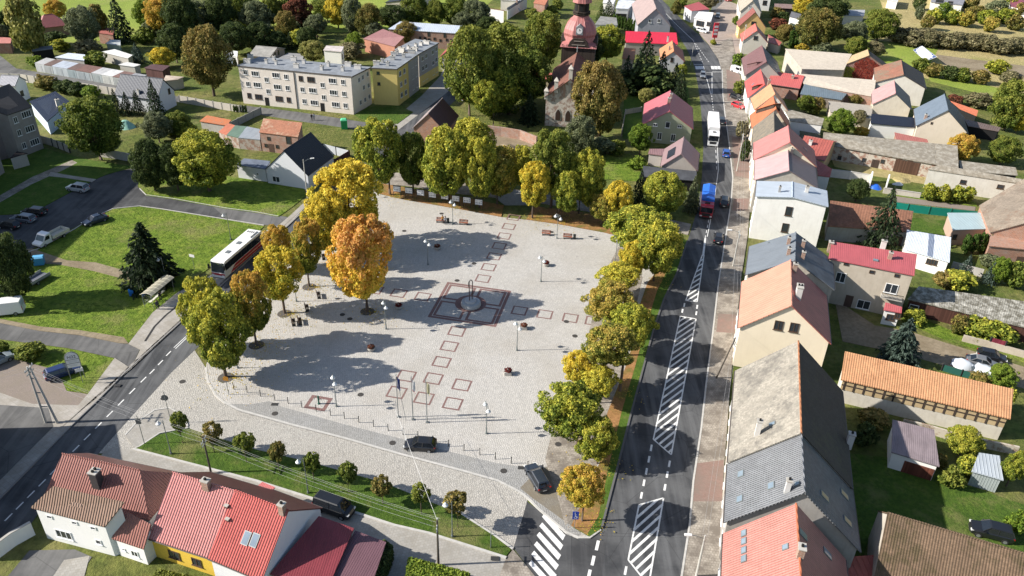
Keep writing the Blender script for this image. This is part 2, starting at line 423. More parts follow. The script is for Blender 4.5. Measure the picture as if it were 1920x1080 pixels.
# market square and its lane
PLZ = [(386, 690), (390, 715), (405, 742), (420, 755), (447, 769), (547, 797), (645, 822), (750, 852), (880, 887), (933, 902), (972, 922), (990, 935), (1011, 956), (1063, 1000), (1084, 1009), (1105, 1009), (1126, 994)]
PLZT = [(1155, 887), (1181, 784), (1207, 687), (1226, 616), (1245, 561), (1268, 515), (1289, 452), (1170, 445), (1132, 436), (1050, 421), (987, 412), (940, 407), (882, 396), (825, 386), (760, 375), (712, 364), (690, 340), (650, 385), (590, 445), (500, 528), (430, 595), (392, 648)]
slab('plaza', PLZ + PLZT, .12, PLAZA)
slab('pavement', [(420, 757), (447, 771), (547, 798), (645, 823), (750, 853), (880, 888), (933, 903), (972, 923), (990, 936), (1011, 957), (1063, 1001), (1084, 1009), (1090, 1000), (1052, 912), (1040, 870), (1010, 880), (930, 868), (840, 846), (750, 822), (640, 794), (527, 762), (505, 752), (470, 758)], .124, STRIP)
slab('pavement', [(1010, 880), (1040, 870), (1052, 912), (1090, 1000), (1070, 985), (1000, 935), (975, 915)], .128, slabs('worn_blocks', (.27, .25, .21), (.22, .2, .17), .2, .2, -.2, (.14, .12, .09), .5, (.2, .16, .1)))
slab('pavement', [(1160, 462), (1180, 470), (1205, 520), (1196, 560), (1185, 620), (1165, 700), (1140, 770), (1122, 860), (1105, 940), (1060, 985), (1045, 930), (1022, 862), (1040, 790), (1085, 700), (1112, 590), (1130, 520)], .132, SIDEW)
slab('path', [(947, 384), (1000, 384), (1010, 360), (950, 355), (930, 372)], .124, STRIP)
slab('path', [(700, 345), (760, 348), (850, 362), (1000, 378), (1150, 405), (1200, 420), (1290, 440), (1296, 420), (1150, 388), (1000, 360), (850, 340), (735, 322), (700, 325)], .11, SIDEW)
LANEP = [(320, 700), (365, 657), (386, 690), (390, 715), (405, 742), (420, 755), (447, 769), (547, 797), (645, 822), (750, 852), (880, 887), (933, 902), (972, 922), (990, 935), (962, 1030), (923, 1002), (866, 965), (720, 905), (580, 866), (473, 841), (353, 803), (300, 815), (250, 846), (185, 850), (218, 813)]
slab('lane', LANEP, .03, LANE)
slab('pavement', [(235, 817), (255, 795), (290, 770), (318, 766), (345, 780), (352, 800), (300, 812), (262, 838), (250, 838)], .13, CONC2)
slab('pavement', [(250, 844), (481, 904), (595, 940), (739, 987), (804, 1002), (949, 1048), (930, 1100), (600, 1100), (300, 900), (185, 860), (200, 840)], .06, CONC2)
slab('pavement', [(962, 1030), (1003, 1080), (1020, 1110), (925, 1110), (949, 1046)], .07, SIDEW)
VERGE = [(250, 842), (481, 902), (595, 938), (739, 985), (804, 1000), (946, 1046), (958, 1030), (923, 1002), (866, 965), (720, 905), (580, 866), (473, 841), (353, 803), (300, 814)]
slab('lawn', VERGE, .15, LAWN)
kerb('kerb', [(250, 843), (481, 903), (595, 939), (739, 986), (804, 1001), (949, 1047)], .3, .0, .19)
kerb('kerb', PLZ, .28, .0, .15)
kerb('kerb', [(235, 817), (255, 795), (290, 770), (318, 766), (345, 780), (352, 800)], .2, .0, .16)
kerb('kerb', [(962, 1030), (923, 1002), (866, 965)], .25, 0, .17)
kerb('kerb', [(250, 843), (262, 838), (300, 813), (353, 803)], .2, 0, .17)
# verge with the road-side trees
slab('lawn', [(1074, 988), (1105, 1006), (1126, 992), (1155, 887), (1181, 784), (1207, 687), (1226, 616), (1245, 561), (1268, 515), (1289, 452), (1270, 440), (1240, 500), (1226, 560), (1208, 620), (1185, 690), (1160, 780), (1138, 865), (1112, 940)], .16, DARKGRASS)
slab('leaf_litter', [(1071, 985), (1100, 1003), (1122, 968), (1140, 880), (1166, 770), (1190, 690), (1212, 610), (1232, 545), (1252, 505), (1238, 500), (1214, 530), (1200, 570), (1196, 610), (1176, 680), (1150, 745), (1132, 792), (1126, 862), (1100, 930), (1085, 955)], .168, LEAFLIT, kind='stuff')
kerb('kerb', ROADL[2:10], .25, 0, .17, plain((.12, .12, .12), .9))
# planted edge at the far side of the square
slab('lawn', [(712, 362), (760, 374), (825, 385), (882, 395), (940, 406), (945, 385), (880, 372), (800, 358), (716, 344)], .15, LEAFLIT)
slab('lawn', [(987, 411), (1050, 420), (1132, 435), (1170, 444), (1195, 425), (1150, 405), (1000, 386)], .15, LEAFLIT)
# left side: lawns, paths, car park
slab('car_park', [(250, 315), (200, 326), (185, 334), (130, 362), (82, 388), (40, 402), (-40, 405), (-40, 500), (37, 476), (62, 466), (140, 426), (175, 406), (212, 391), (262, 386), (300, 391), (425, 411), (495, 422), (519, 423), (540, 407), (522, 404), (480, 396), (425, 389), (325, 371), (272, 364), (258, 350), (262, 325)], .016, ASPH3)
slab('path', [(400, 388), (480, 397), (522, 405), (540, 407), (519, 424), (495, 421), (425, 410)], .020, ASPH2)
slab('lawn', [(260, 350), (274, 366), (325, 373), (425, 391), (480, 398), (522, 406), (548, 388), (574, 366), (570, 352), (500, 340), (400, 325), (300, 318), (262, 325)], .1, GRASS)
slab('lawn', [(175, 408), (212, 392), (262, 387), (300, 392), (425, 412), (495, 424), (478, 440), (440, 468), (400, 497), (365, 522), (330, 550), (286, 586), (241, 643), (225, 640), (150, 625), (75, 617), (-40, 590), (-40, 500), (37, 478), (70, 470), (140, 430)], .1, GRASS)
slab('path', [(20, 470), (60, 466), (125, 488), (180, 492), (262, 515), (258, 530), (175, 508), (110, 496), (40, 492)], .106, DIRT)
slab('path', [(-40, 594), (75, 619), (150, 627), (225, 643), (270, 622), (262, 655), (245, 692), (215, 671), (125, 652), (0, 636), (-40, 632)], .03, ASPH2)
slab('path', [(-40, 590), (75, 612), (150, 619), (232, 632), (241, 644), (225, 643), (150, 628), (75, 620), (-40, 597)], .108, DIRT)
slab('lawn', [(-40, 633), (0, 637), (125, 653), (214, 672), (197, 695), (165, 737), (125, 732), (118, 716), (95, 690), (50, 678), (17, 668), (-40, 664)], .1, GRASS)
slab('pavement', [(286, 586), (330, 550), (402, 512), (440, 470), (480, 440), (520, 424), (545, 403), (574, 376), (580, 380), (540, 423), (470, 484), (400, 549), (342, 602), (234, 699), (185, 749), (134, 798), (0, 935), (-60, 990), (-60, 950), (0, 900), (100, 815), (165, 738), (197, 695), (215, 671), (246, 691), (263, 655), (241, 644)], .13, CONC)
slab('car_park', [(-40, 664), (17, 669), (50, 679), (95, 691), (118, 717), (125, 733), (165, 739), (150, 760), (60, 757), (-40, 722)], .04, PARKB)
slab('car_park', [(-60, 720), (60, 742), (165, 750), (120, 815), (0, 905), (-60, 955)], .036, CONC)
slab('car_park', [(-60, 755), (90, 765), (100, 800), (0, 900), (-60, 940)], .052, ASPH2)
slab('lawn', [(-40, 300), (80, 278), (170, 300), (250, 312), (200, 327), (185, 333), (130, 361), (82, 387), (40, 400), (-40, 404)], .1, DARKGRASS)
slab('path', [(-10, 385), (60, 345), (120, 318), (145, 305), (135, 300), (60, 332), (-10, 372)], .106, SIDEW)
slab('path', [(95, 322), (120, 327), (180, 336), (172, 341), (120, 333), (90, 330)], .108, CONC)
# far ground
slab('meadow', [(-60, 75), (60, 70), (140, 80), (330, 65), (300, 20), (340, -30), (-60, -30)], .05, MEADOW)
slab('meadow', [(520, 60), (760, 60), (900, 20), (960, -30), (460, -30)], .05, MEADOW)
slab('field', [(1640, -30), (1660, 30), (1640, 62), (1700, 105), (1800, 150), (1960, 185), (1960, -30)], .04, DRY)
slab('field', [(1640, 62), (1690, 80), (1820, 98), (1960, 120), (1960, 190), (1860, 172), (1740, 148), (1640, 110)], .05, DRY)
slab('lawn', [(1625, 75), (1690, 80), (1760, 90), (1740, 130), (1690, 122), (1650, 118)], .06, MEADOW)
slab('soil_bed', [(1755, 102), (1830, 112), (1960, 128), (1960, 152), (1850, 138), (1770, 122)], .06, DIRT)
slab('vegetable_bed', [(1740, 140), (1850, 160), (1960, 185), (1960, 205), (1850, 178), (1745, 152)], .07, MEADOW)
slab('weed_patch', [(430, 205), (470, 215), (560, 228), (690, 248), (735, 254), (655, 315), (610, 345), (570, 330), (540, 290), (440, 250)], .06, WEEDS, kind='stuff')
slab('lawn', [(665, 216), (700, 193), (748, 198), (775, 210), (745, 232), (690, 229)], .1, LAWN)
slab('lawn', [(905, 140), (868, 176), (880, 232), (930, 242), (1020, 245), (1030, 150)], .08, WEEDS)
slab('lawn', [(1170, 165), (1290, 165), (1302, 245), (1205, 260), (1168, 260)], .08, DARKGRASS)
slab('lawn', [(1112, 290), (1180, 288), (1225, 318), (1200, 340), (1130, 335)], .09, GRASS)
slab('rubble', [(905, 248), (960, 252), (1010, 268), (1000, 300), (930, 290), (900, 268)], .09, DIRT)
# right side: pavement along the street and yards
RP = [(1390, 1200), (1350, 1080), (1352, 985), (1358, 870), (1372, 690), (1380, 610), (1390, 520), (1402, 440), (1410, 340), (1408, 260), (1398, 190), (1385, 130), (1372, 70)]
slab('pavement', ROADR[:17] + RP[::-1], .14, SIDEW)
kerb('kerb', ROADR[:15], .22, 0, .17)
for q in ([(1304, 869), (1357, 862), (1354, 940), (1300, 940)], [(1347, 588), (1381, 590), (1378, 625), (1343, 622)], [(1372, 255), (1404, 262), (1407, 335), (1378, 330)], [(1362, 130), (1385, 135), (1396, 185), (1364, 190)], [(1376, 372), (1405, 372), (1402, 395), (1373, 395)]):
    slab('pavement', q, .145, PINKB)
slab('forecourt', [(1310, 62), (1330, 84), (1347, 108), (1385, 120), (1392, 60), (1388, 10), (1360, 0), (1340, 20), (1330, 50)], .05, slabs('forecourt_blocks', (.46, .36, .31), (.40, .31, .27), .3, .15, .2))
slab('yard_lawn', [(1590, 850), (1690, 860), (1800, 905), (1960, 960), (1960, 1060), (1640, 980), (1600, 1100)], .08, LAWN)
slab('yard', [(1565, 560), (1640, 610), (1700, 620), (1960, 700), (1960, 740), (1700, 665), (1580, 640)], .06, DIRT)
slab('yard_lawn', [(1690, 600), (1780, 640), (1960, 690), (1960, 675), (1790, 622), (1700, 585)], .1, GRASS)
slab('yard_lawn', [(1710, 408), (1776, 414), (1772, 440), (1706, 436)], .2, LAWN)
slab('yard', [(1560, 300), (1740, 318), (1735, 345), (1640, 330), (1565, 312)], .06, DRY)
slab('yard', [(1670, 365), (1830, 385), (1828, 395), (1668, 377)], .08, PARKB)
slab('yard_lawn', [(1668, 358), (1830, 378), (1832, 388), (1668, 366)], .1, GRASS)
# ---------------------------------------------------------------- paving pattern of the square
sq = MB()
o0 = G(881, 569); yaw = -.2002
sx_, sy_ = V((math.cos(yaw), math.sin(yaw), 0)), V((-math.sin(yaw), math.cos(yaw), 0))
def frame(c, w, h, t, m=0, z=.126):
    c = V((c.x, c.y, z))
    for (a, b, ww, hh) in ((0, h / 2 - t / 2, w, t), (0, -h / 2 + t / 2, w, t), (w / 2 - t / 2, 0, t, h - 2 * t), (-w / 2 + t / 2, 0, t, h - 2 * t)):
        q = c + sx_ * a + sy_ * b
        sq.poly([q - sx_ * ww / 2 - sy_ * hh / 2, q + sx_ * ww / 2 - sy_ * hh / 2, q + sx_ * ww / 2 + sy_ * hh / 2, q - sx_ * ww / 2 + sy_ * hh / 2], m)
H_ = CH
ctr = V((-.0943 * H_, 1.5569 * H_, 0))
frame(ctr, .158 * H_, .158 * H_, .5)
for a in (-1, 1):
    for b in (-1, 1):
        q = ctr + sx_ * a * 2.6 + sy_ * b * 2.6
        frame(q, 4.6, 4.6, .42)
SQW = .035 * H_
for i in range(7): frame(ctr + sy_ * (.1168 + .0575 * i) * H_, SQW, SQW, .26)
for i in range(4): frame(ctr - sy_ * (.1168 + .0575 * i) * H_, SQW, SQW, .26)
for i in range(3): frame(ctr + sx_ * (.1155 + .0589 * i) * H_, SQW, SQW, .26)
for i in range(3): frame(ctr - sx_ * (.1155 + .0589 * i) * H_, SQW, SQW, .26)
for p in ((762, 706), (866, 723), (744, 737), (795, 748), (849, 758), (1112, 603)): frame(G(*p), SQW, SQW, .26)
frame(G(597, 757), 3.0, 2.8, .5)
rk = [ctr + V((math.cos(k / 24 * 2 * PI) * 2.55, math.sin(k / 24 * 2 * PI) * 2.55, .131)) for k in range(24)]
sq.poly(rk)
struct(sq.build('paving_pattern', REDSETT))
# ---------------------------------------------------------------- road markings
mk = MB(); MZ = .027
def lerp(a, b, t): return (a[0] + (b[0] - a[0]) * t, a[1] + (b[1] - a[1]) * t)
def dash(p, q, w=.16, z=MZ): strip(mk, [G(*p), G(*q)], w, z)
def hatch(tl, tr, br, bl, n=1, wdt=.3, gap=.86):
    """outlined area filled with parallel bars running up to the right"""
    Q = [G(*p) for p in (tl, tr, br, bl)]
    for i in range(4): strip(mk, [Q[i], Q[(i + 1) % 4]], .18, MZ + .004)
    if not n: return
    d = (G(1268, 780) - G(1231, 809)).normalized(); nn = V((-d.y, d.x, 0)); o = Q[0]
    ss = [(q - o).dot(nn) for q in Q]; s = min(ss) + .5
    while s < max(ss):
        hit = []
        for i in range(4):
            a, b_ = Q[i], Q[(i + 1) % 4]; u, v = (a - o).dot(nn) - s, (b_ - o).dot(nn) - s
            if u * v < 0: hit.append(a.lerp(b_, u / (u - v)))
        if len(hit) == 2 and (hit[0] - hit[1]).length > .5: strip(mk, hit, wdt, MZ)
        s += gap
hatch((1317, 478), (1320, 478), (1307, 566), (1285.5, 564))
hatch((1275.5, 593), (1305, 598), (1258.5, 853), (1225, 824))
hatch((1198, 947), (1244, 934), (1216, 1098), (1178, 1050))
mk.poly([G(1321, 446, MZ), G(1324, 447, MZ), G(1320.5, 478, MZ), G(1316.5, 478, MZ)])
for a in ((1221, 840), (1216.7, 861.5), (1212, 884), (1207.3, 905.5), (1202.6, 929)): dash((a[0] + 1.1, a[1] - 6), (a[0] - 1.1, a[1] + 6), .26)
for a in ((1255, 870), (1251, 890), (1246.7, 914)): dash((a[0] + 1.1, a[1] - 6), (a[0] - 1.1, a[1] + 6), .26)
for a in ((1283, 572), (1279.5, 583), (1307, 575.5), (1305.5, 587.5)): dash((a[0] + .6, a[1] - 3.5), (a[0] - .6, a[1] + 3.5), .26)
for a in ((1173, 1070),): dash((a[0] + 1.5, a[1] - 8), (a[0] - 1.5, a[1] + 8), .26)
for a in ((1120, 1023), (1112, 1051.5), (1104.6, 1077.5)): dash((a[0] + 2, a[1] - 9), (a[0] - 2, a[1] + 9), .34, .032)
dash((1326, 444), (1338, 384), .13); dash((1338, 384), (1347, 318), .13); dash((1347, 318), (1345, 274), .13)
for k in range(6): dash(lerp((1322, 447), (1334, 388), k / 6), lerp((1322, 447), (1334, 388), (k + .55) / 6), .13)
for k in range(9): dash(lerp((1344, 318), (1339, 225), k / 9), lerp((1344, 318), (1339, 225), (k + .55) / 9), .13)
for k in range(7): dash(lerp((1338, 212), (1334, 177), k / 7), lerp((1338, 212), (1334, 177), (k + .5) / 7), .16)
hatch((1322, 136), (1335, 136), (1335, 176), (1333, 177), 0)
for a, b in (((1335, 135), (1354, 135)), ((1301, 121), (1317, 121))): dash(a, b, .35)
for x in (1306, 1311.5, 1317, 1335.5, 1341.5, 1347.5): dash((x, 124), (x + 1.2, 130), .9)
for k in range(9):
    dash(lerp((1300, 76), (1318, 119), k / 9), lerp((1300, 76), (1318, 119), (k + .55) / 9), .16)
    dash(lerp((1304, 82), (1330, 118), k / 9), lerp((1304, 82), (1330, 118), (k + .55) / 9), .16)
dash((1270, 48), (1300, 76), .2); dash((1232, 8), (1270, 48), .16)
for k in range(7):
    a = (1021.6 - 5.0 * k, 962 + 17.6 * k)
    q = [(a[0], a[1]), (a[0] + 38.5 + k * .9, a[1] + 41.6 + k), (a[0] + 33.5 + k * .6, a[1] + 51 + k), (a[0] - 5.4, a[1] + 6.8)]
    mk.poly([G(x, y, .032) for x, y in q][::-1])
for k in range(13):
    c = lerp((269, 712), (16, 970), k / 12); h = 5.2 + k * .16
    dash((c[0] + h, c[1] - h * 1.0), (c[0] - h, c[1] + h * 1.0), .17)
for c in ((285, 697), (301, 680), (316, 663)): dash((c[0] + 4.5, c[1] - 4.5), (c[0] - 4.5, c[1] + 4.5), .17)
dash((351, 629), (326, 652), .12); dash((353, 631), (329, 654), .12)
struct(mk.build('road_markings', MARK))
slab('path', [(55, 1032), (140, 1030), (172, 1044), (130, 1110), (-10, 1110)], .05, ASPH2)
slab('path', [(120, 1050), (168, 1042), (150, 1110), (80, 1110)], .056, CONC2)
kerb('kerb', [(37, 478), (70, 468), (140, 430), (175, 408), (212, 392), (262, 387), (300, 392), (425, 412), (495, 423)], .16, 0, .15)
kerb('kerb', [(262, 354), (274, 366), (325, 373), (425, 391), (480, 398), (522, 406)], .14, 0, .14)
kerb('kerb', CRL[1:11], .2, 0, .17, plain((.26, .25, .24), .9)); 
# ================================================================ BUILDINGS
Z = V((0, 0, 1))
WHITE = plaster((.84, .82, .78), .12); CREAM = plaster((.84, .73, .56), .12); GREYW = plaster((.36, .34, .32), .45)
BEIGE = plaster((.55, .48, .40), .3); DIRTY = plaster((.50, .46, .40), .55); LILAC = plaster((.33, .33, .37), .2)
CONCW = plaster((.48, .46, .42), .5); BRICK = brick((.34, .13, .075), .3); BRICKO = brick((.42, .17, .09), .25)
OLDWALL = old_plaster((.50, .45, .38), (.34, .15, .09)); TIMBER = planks((.07, .05, .04))
FRAMEW = plain((.80, .80, .79), .5); FRAMEB = plain((.09, .055, .035), .6); CHB = brick((.36, .20, .14), .4); CHW = plaster((.62, .60, .57), .3)
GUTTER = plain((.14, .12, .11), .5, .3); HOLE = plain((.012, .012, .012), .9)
DEBUG = []
STREET = []
class House:
    def __init__(s, name, label, cat, ctr, group=None):
        s.root = thing(name, label, cat, (ctr.x, ctr.y, 0), 0, group); s.walls = []; s.roofs = []; s.roof = None; s.up = None
    def plane(s, lst, o, u, v, lu, lv):
        lst.append((V(o), u.normalized(), v.normalized(), u.normalized().cross(v.normalized()), lu, lv))
    def pick(s, lst, p):
        d = ray(*p); best = None
        for pl in lst:
            o, u, v, n, lu, lv = pl
            dn = d.dot(n)
            if dn > -1e-4: continue
            t = (o - CAM).dot(n) / dn; q = CAM + d * t; a = (q - o).dot(u); b = (q - o).dot(v)
            over = max(0, -a, a - lu) + max(0, -b, b - lv)
            k = (round(over, 1) > .3, over if over > .3 else 0, t)
            if best is None or k < best[0]: best = (k, q, pl)
        return best[1], best[2]
    def win(s, p, w=1.1, h=1.3, fr=None, mull=1, glass=None, sill=True, name='window', wl=None):
        q, pl = s.pick([s.walls[wl]] if wl is not None else s.walls, p)
        return s.winat(q, pl, w, h, fr, mull, glass, sill, name)
    def winat(s, q, pl, w, h, fr=None, mull=1, glass=None, sill=True, name='window'):
        o, u, v, n, lu, lv = pl; fr = fr or FRAMEW; t = .09
        mb = MB(); a = q - u * w / 2 - v * h / 2
        def bar(x0, y0, x1, y1, d=.07):
            b = a + u * x0 + v * y0; mb.prism([b - n * .05, b + u * (x1 - x0) - n * .05, b + u * (x1 - x0) + v * (y1 - y0) - n * .05, b + v * (y1 - y0) - n * .05],
                [b + n * d, b + u * (x1 - x0) + n * d, b + u * (x1 - x0) + v * (y1 - y0) + n * d, b + v * (y1 - y0) + n * d])
        bar(0, 0, w, t); bar(0, h - t, w, h); bar(0, t, t, h - t); bar(w - t, t, w, h - t)
        for k in range(mull): x = w * (k + 1) / (mull + 1); bar(x - t * .45, t, x + t * .45, h - t, .065)
        if sill:
            b = a - u * .1 - v * .07; mb.prism([b - n * .05, b + u * (w + .2) - n * .05, b + u * (w + .2) + v * .07 - n * .05, b + v * .07 - n * .05],
                [b + n * .14, b + u * (w + .2) + n * .14, b + u * (w + .2) + v * .065 + n * .14, b + v * .065 + n * .14])
        f = mb.build(name, fr, s.root)
        pb = MB(); pb.poly([a + u * .04 + v * .04 + n * .03, a + u * (w - .04) + v * .04 + n * .03, a + u * (w - .04) + v * (h - .04) + n * .03, a + u * .04 + v * (h - .04) + n * .03])
        pb.build('pane', glass or GLASS, f, org=parent_org(s.root)); return f
    def door(s, p, w=1.0, h=2.1, mat=None, name='door'):
        q, pl = s.pick(s.walls, p); o, u, v, n, lu, lv = pl; mb = MB()
        a = V((q.x, q.y, 0)) - u * w / 2 + n * .04; mb.prism([a - n * .1, a + u * w - n * .1, a + u * w, a], [p + Z * h for p in (a - n * .1, a + u * w - n * .1, a + u * w, a)])
        return mb.build(name, mat or plain((.10, .06, .045)), s.root)
    def chim(s, p, w=.6, l=.6, h=1.3, mat=None, pots=1, name='chimney', plpt=None):
        q, pl = s.pick(s.roofs, p); u = pl[1]; u = V((u.x, u.y, 0)).normalized(); vv = Z.cross(u)
        mb = MB(); c = q - Z * .6
        mb.box(c, w, l, h + .6, 0, u, vv); mb.box(c + Z * (h + .6), w + .14, l + .14, .12, 1, u, vv)
        for k in range(pots): mb.box(c + Z * (h + .72) + vv * ((k - (pots - 1) / 2) * .4), .22, .22, .25, 2, u, vv)
        return mb.build(name, [mat or CHB, CONCW, HOLE], s.roof)
    def sky(s, p, w=.8, h=1.2, glass=None):
        q, pl = s.pick(s.roofs, p); o, u, v, n, lu, lv = pl; mb = MB(); a = q - u * w / 2 - v * h / 2
        mb.prism([a - n * .05, a + u * w - n * .05, a + u * w + v * h - n * .05, a + v * h - n * .05], [a + n * .09, a + u * w + n * .09, a + u * w + v * h + n * .09, a + v * h + n * .09])
        f = mb.build('skylight', GREYM, s.roof)
        pb = MB(); a = a + u * .09 + v * .09 + n * .1; w -= .18; h -= .18; pb.poly([a, a + u * w, a + u * w + v * h, a + v * h]); pb.build('pane', glass or SKYGLASS, f, org=parent_org(s.root)); return f
def build_gable(name, label, cat, c0, ax, le, hw, L, ze, zr, wall, rl, rr=None, ov=.35, go=.25, group=None, base=-.1, hip=0.0, hip1=None, gutter=True, ridge=None):
    """c0: ground point under the near end of the ridge; ax: along the ridge; le: towards the left eave"""
    h = House(name, label, cat, c0 + ax * L / 2, group)
    sl = (zr - ze) / hw; th = .16; hip1 = hip if hip1 is None else hip1
    # roof goes out to hw (overhang included); walls are inset by ov and lie under it
    wl_ = hw - ov; wz = ze + sl * ov - .02
    g0, g1 = go, L - go
    mb = MB()
    def pt(s_, x, z): return c0 + ax * s_ + le * x + Z * z
    sec = [(wl_, base), (wl_, wz - .04), (0, zr - .06), (-wl_, wz - .04), (-wl_, base)]
    if hip or hip1: sec = [(wl_, base), (wl_, wz - .04), (-wl_, wz - .04), (-wl_, base)]
    A = [pt(g0, x, z) for x, z in sec]; B = [pt(g1, x, z) for x, z in sec]
    right = le.cross(ax).z > 0
    mb.prism(A if right else A[::-1], B if right else B[::-1])
    mb.build('wall', wall, h.root)
    W = wz
    for (o, u, lu) in ((pt(g0, wl_, 0), -le, 2 * wl_), (pt(g1, -wl_, 0), le, 2 * wl_), (pt(g1, wl_, 0), -ax, g1 - g0), (pt(g0, -wl_, 0), ax, g1 - g0)):
        n = u.cross(Z); ctr = pt(L / 2, 0, 0)
        if n.dot(ctr - o) > 0: o, u = o + u * lu, -u
        h.plane(h.walls, o, u, Z, lu, zr if (abs(u.dot(le)) > .7 and not hip) else wz)
    rb = MB(); t2 = th
    for sgn, m in ((1, 0), (-1, 1)):
        e0, e1 = pt(0, sgn * hw, ze), pt(L, sgn * hw, ze); r0, r1 = pt(hip, 0, zr), pt(L - hip1, 0, zr)
        up = Z * t2
        if sgn == -1: e0, e1, r0, r1 = e1, e0, r1, r0
        tb = [e0 + up, e1 + up, r1 + up, r0 + up]
        nn = (tb[1] - tb[0]).cross(tb[3] - tb[0])
        if nn.z < 0: tb = [tb[1], tb[0], tb[3], tb[2]]
        bb = [p - up for p in tb]
        rb.mesh(bb + tb, [(0, 3, 2, 1), (0, 1, 5, 4), (1, 2, 6, 5), (3, 0, 4, 7)], m); rb.poly(tb, m)
        h.plane(h.roofs, tb[0], tb[1] - tb[0], tb[3] - (tb[0] + (tb[1] - tb[0]).normalized() * (tb[3] - tb[0]).dot((tb[1] - tb[0]).normalized())), (tb[1] - tb[0]).length, math.hypot(hw, zr - ze))
    if hip or hip1:
        for a, b, r in ((pt(0, -hw, ze), pt(0, hw, ze), pt(hip, 0, zr)), (pt(L, hw, ze), pt(L, -hw, ze), pt(L - hip1, 0, zr))):
            tri = [a + Z * t2, b + Z * t2, r + Z * t2]
            if (tri[1] - tri[0]).cross(tri[2] - tri[0]).z < 0: tri = [tri[1], tri[0], tri[2]]
            rb.poly(tri, 0); rb.mesh([p - Z * t2 for p in tri] + tri, [(0, 2, 1), (0, 1, 4, 3)], 0)
    h.roof = rb.build('roof', [rl, rr or rl], h.root)  # rr is mostly a darker copy, that slope's shade put into its colour
    kb = MB(); kb.tube([pt(hip, 0, zr + t2 + .02), pt(L - hip1, 0, zr + t2 + .02)], .11, 6); kb.build('ridge_cap', ridge or rl, h.roof)
    if gutter:
        for sgn in (1, -1):
            gb = MB(); gb.tube([pt(.05, sgn * (hw + .06), ze + .05), pt(L - .05, sgn * (hw + .06), ze + .05)], .07, 6); gb.build('gutter', GUTTER, h.root)
    h.info = (c0, ax, le, hw, L, ze, zr); h.pt = pt
    if name == 'town_house': STREET.append((h, max(2, int(L / 2.6))))
    DEBUG.append('%-40s hw %.1f L %.1f ze %.1f zr %.1f slope %.0f' % (label[:40], hw, L, ze, zr, math.degrees(math.atan(sl))))
    return h
def gable(name, label, cat, L, R, Rr, Fr, ze, wall, rl, rr=None, slope=None, FL=None, **kw):
    Lw = G(*L, ze); Rw = G(*Rr, ze) if Rr else None
    if Rw is not None and slope is None:
        mid = (Lw + Rw) / 2; best = None
        for k in range(200):
            z = ze + .2 + k * .08; q = G(*R, z); d = math.hypot(q.x - mid.x, q.y - mid.y)
            if best is None or d < best[0]: best = (d, z)
        zr = best[1]
    else:
        zr = ze + 3
        for _ in range(30):
            a, b = G(*R, zr), G(*Fr, zr); ax = (b - a); ax.z = 0; ax.normalize(); d = Lw - a; d.z = 0
            hw = (d - ax * d.dot(ax)).length; zr = zr * .5 + .5 * (ze + hw * math.tan(math.radians(slope)))
    a, b = G(*R, zr), G(*Fr, zr); ax = b - a; ax.z = 0
    Lr = ax.length; ax.normalize(); le = V((-ax.y, ax.x, 0))
    c = V((a.x, a.y, 0)); dl = (Lw - c).dot(le)
    if dl < 0: le = -le; dl = -dl
    if Rw is not None:
        dr = -(Rw - c).dot(le); hw = (dl + dr) / 2; c = c + le * (dl - dr) / 2
        s0 = ((Lw - c).dot(ax) + (Rw - c).dot(ax)) / 4
    else: hw = dl; s0 = (Lw - c).dot(ax) / 2
    if abs(s0) < 1.5: c = c + ax * s0; Lr -= s0
    return build_gable(name, label, cat, c, ax, le, hw, Lr, ze, zr, wall, rl, rr, **kw)
def shed(name, label, cat, pts, zs, wall, roof, ov=.2, th=.14, base=-.1, group=None, go=None):
    """roof corners: near-left, near-right, far-right, far-left (photo pixels) at the heights zs"""
    if len(zs) == 2: zs = (zs[0], zs[0], zs[1], zs[1])
    t = [G(*p, z) for p, z in zip(pts, zs)]
    c = sum(t, V((0, 0, 0))) / 4; h = House(name, label, cat, c, group)
    rb = MB(); up = Z * th
    if (t[1] - t[0]).cross(t[3] - t[0]).z < 0: t = [t[1], t[0], t[3], t[2]]
    rb.prism(t, [p + up for p in t]); h.roof = rb.build('roof', roof, h.root)
    ww = []
    for i, p in enumerate(t):
        a, b = t[i - 1] - p, t[(i + 1) % 4] - p
        ww.append(p + a.normalized() * ov + b.normalized() * ov - Z * .03)
    wb = MB(); wb.prism([V((p.x, p.y, base)) for p in ww], ww); wb.build('wall', wall, h.root)
    for i in range(4):
        p, q = ww[i], ww[(i + 1) % 4]; o = V((p.x, p.y, 0)); u = V((q.x - p.x, q.y - p.y, 0)); h.plane(h.walls, o, u, Z, u.length, min(p.z, q.z))
    u = (t[1] - t[0]).normalized(); n = (t[1] - t[0]).cross(t[3] - t[0]).normalized(); h.plane(h.roofs, t[0] + up, t[1] - t[0], n.cross(u), (t[1] - t[0]).length, (t[3] - t[0]).length)
    h.t = t; DEBUG.append('%-40s w %.1f d %.1f' % (label[:40], (t[1] - t[0]).length, (t[3] - t[0]).length)); return h
def row(h, pts, **kw):
    for p in pts: h.win(p, **kw)

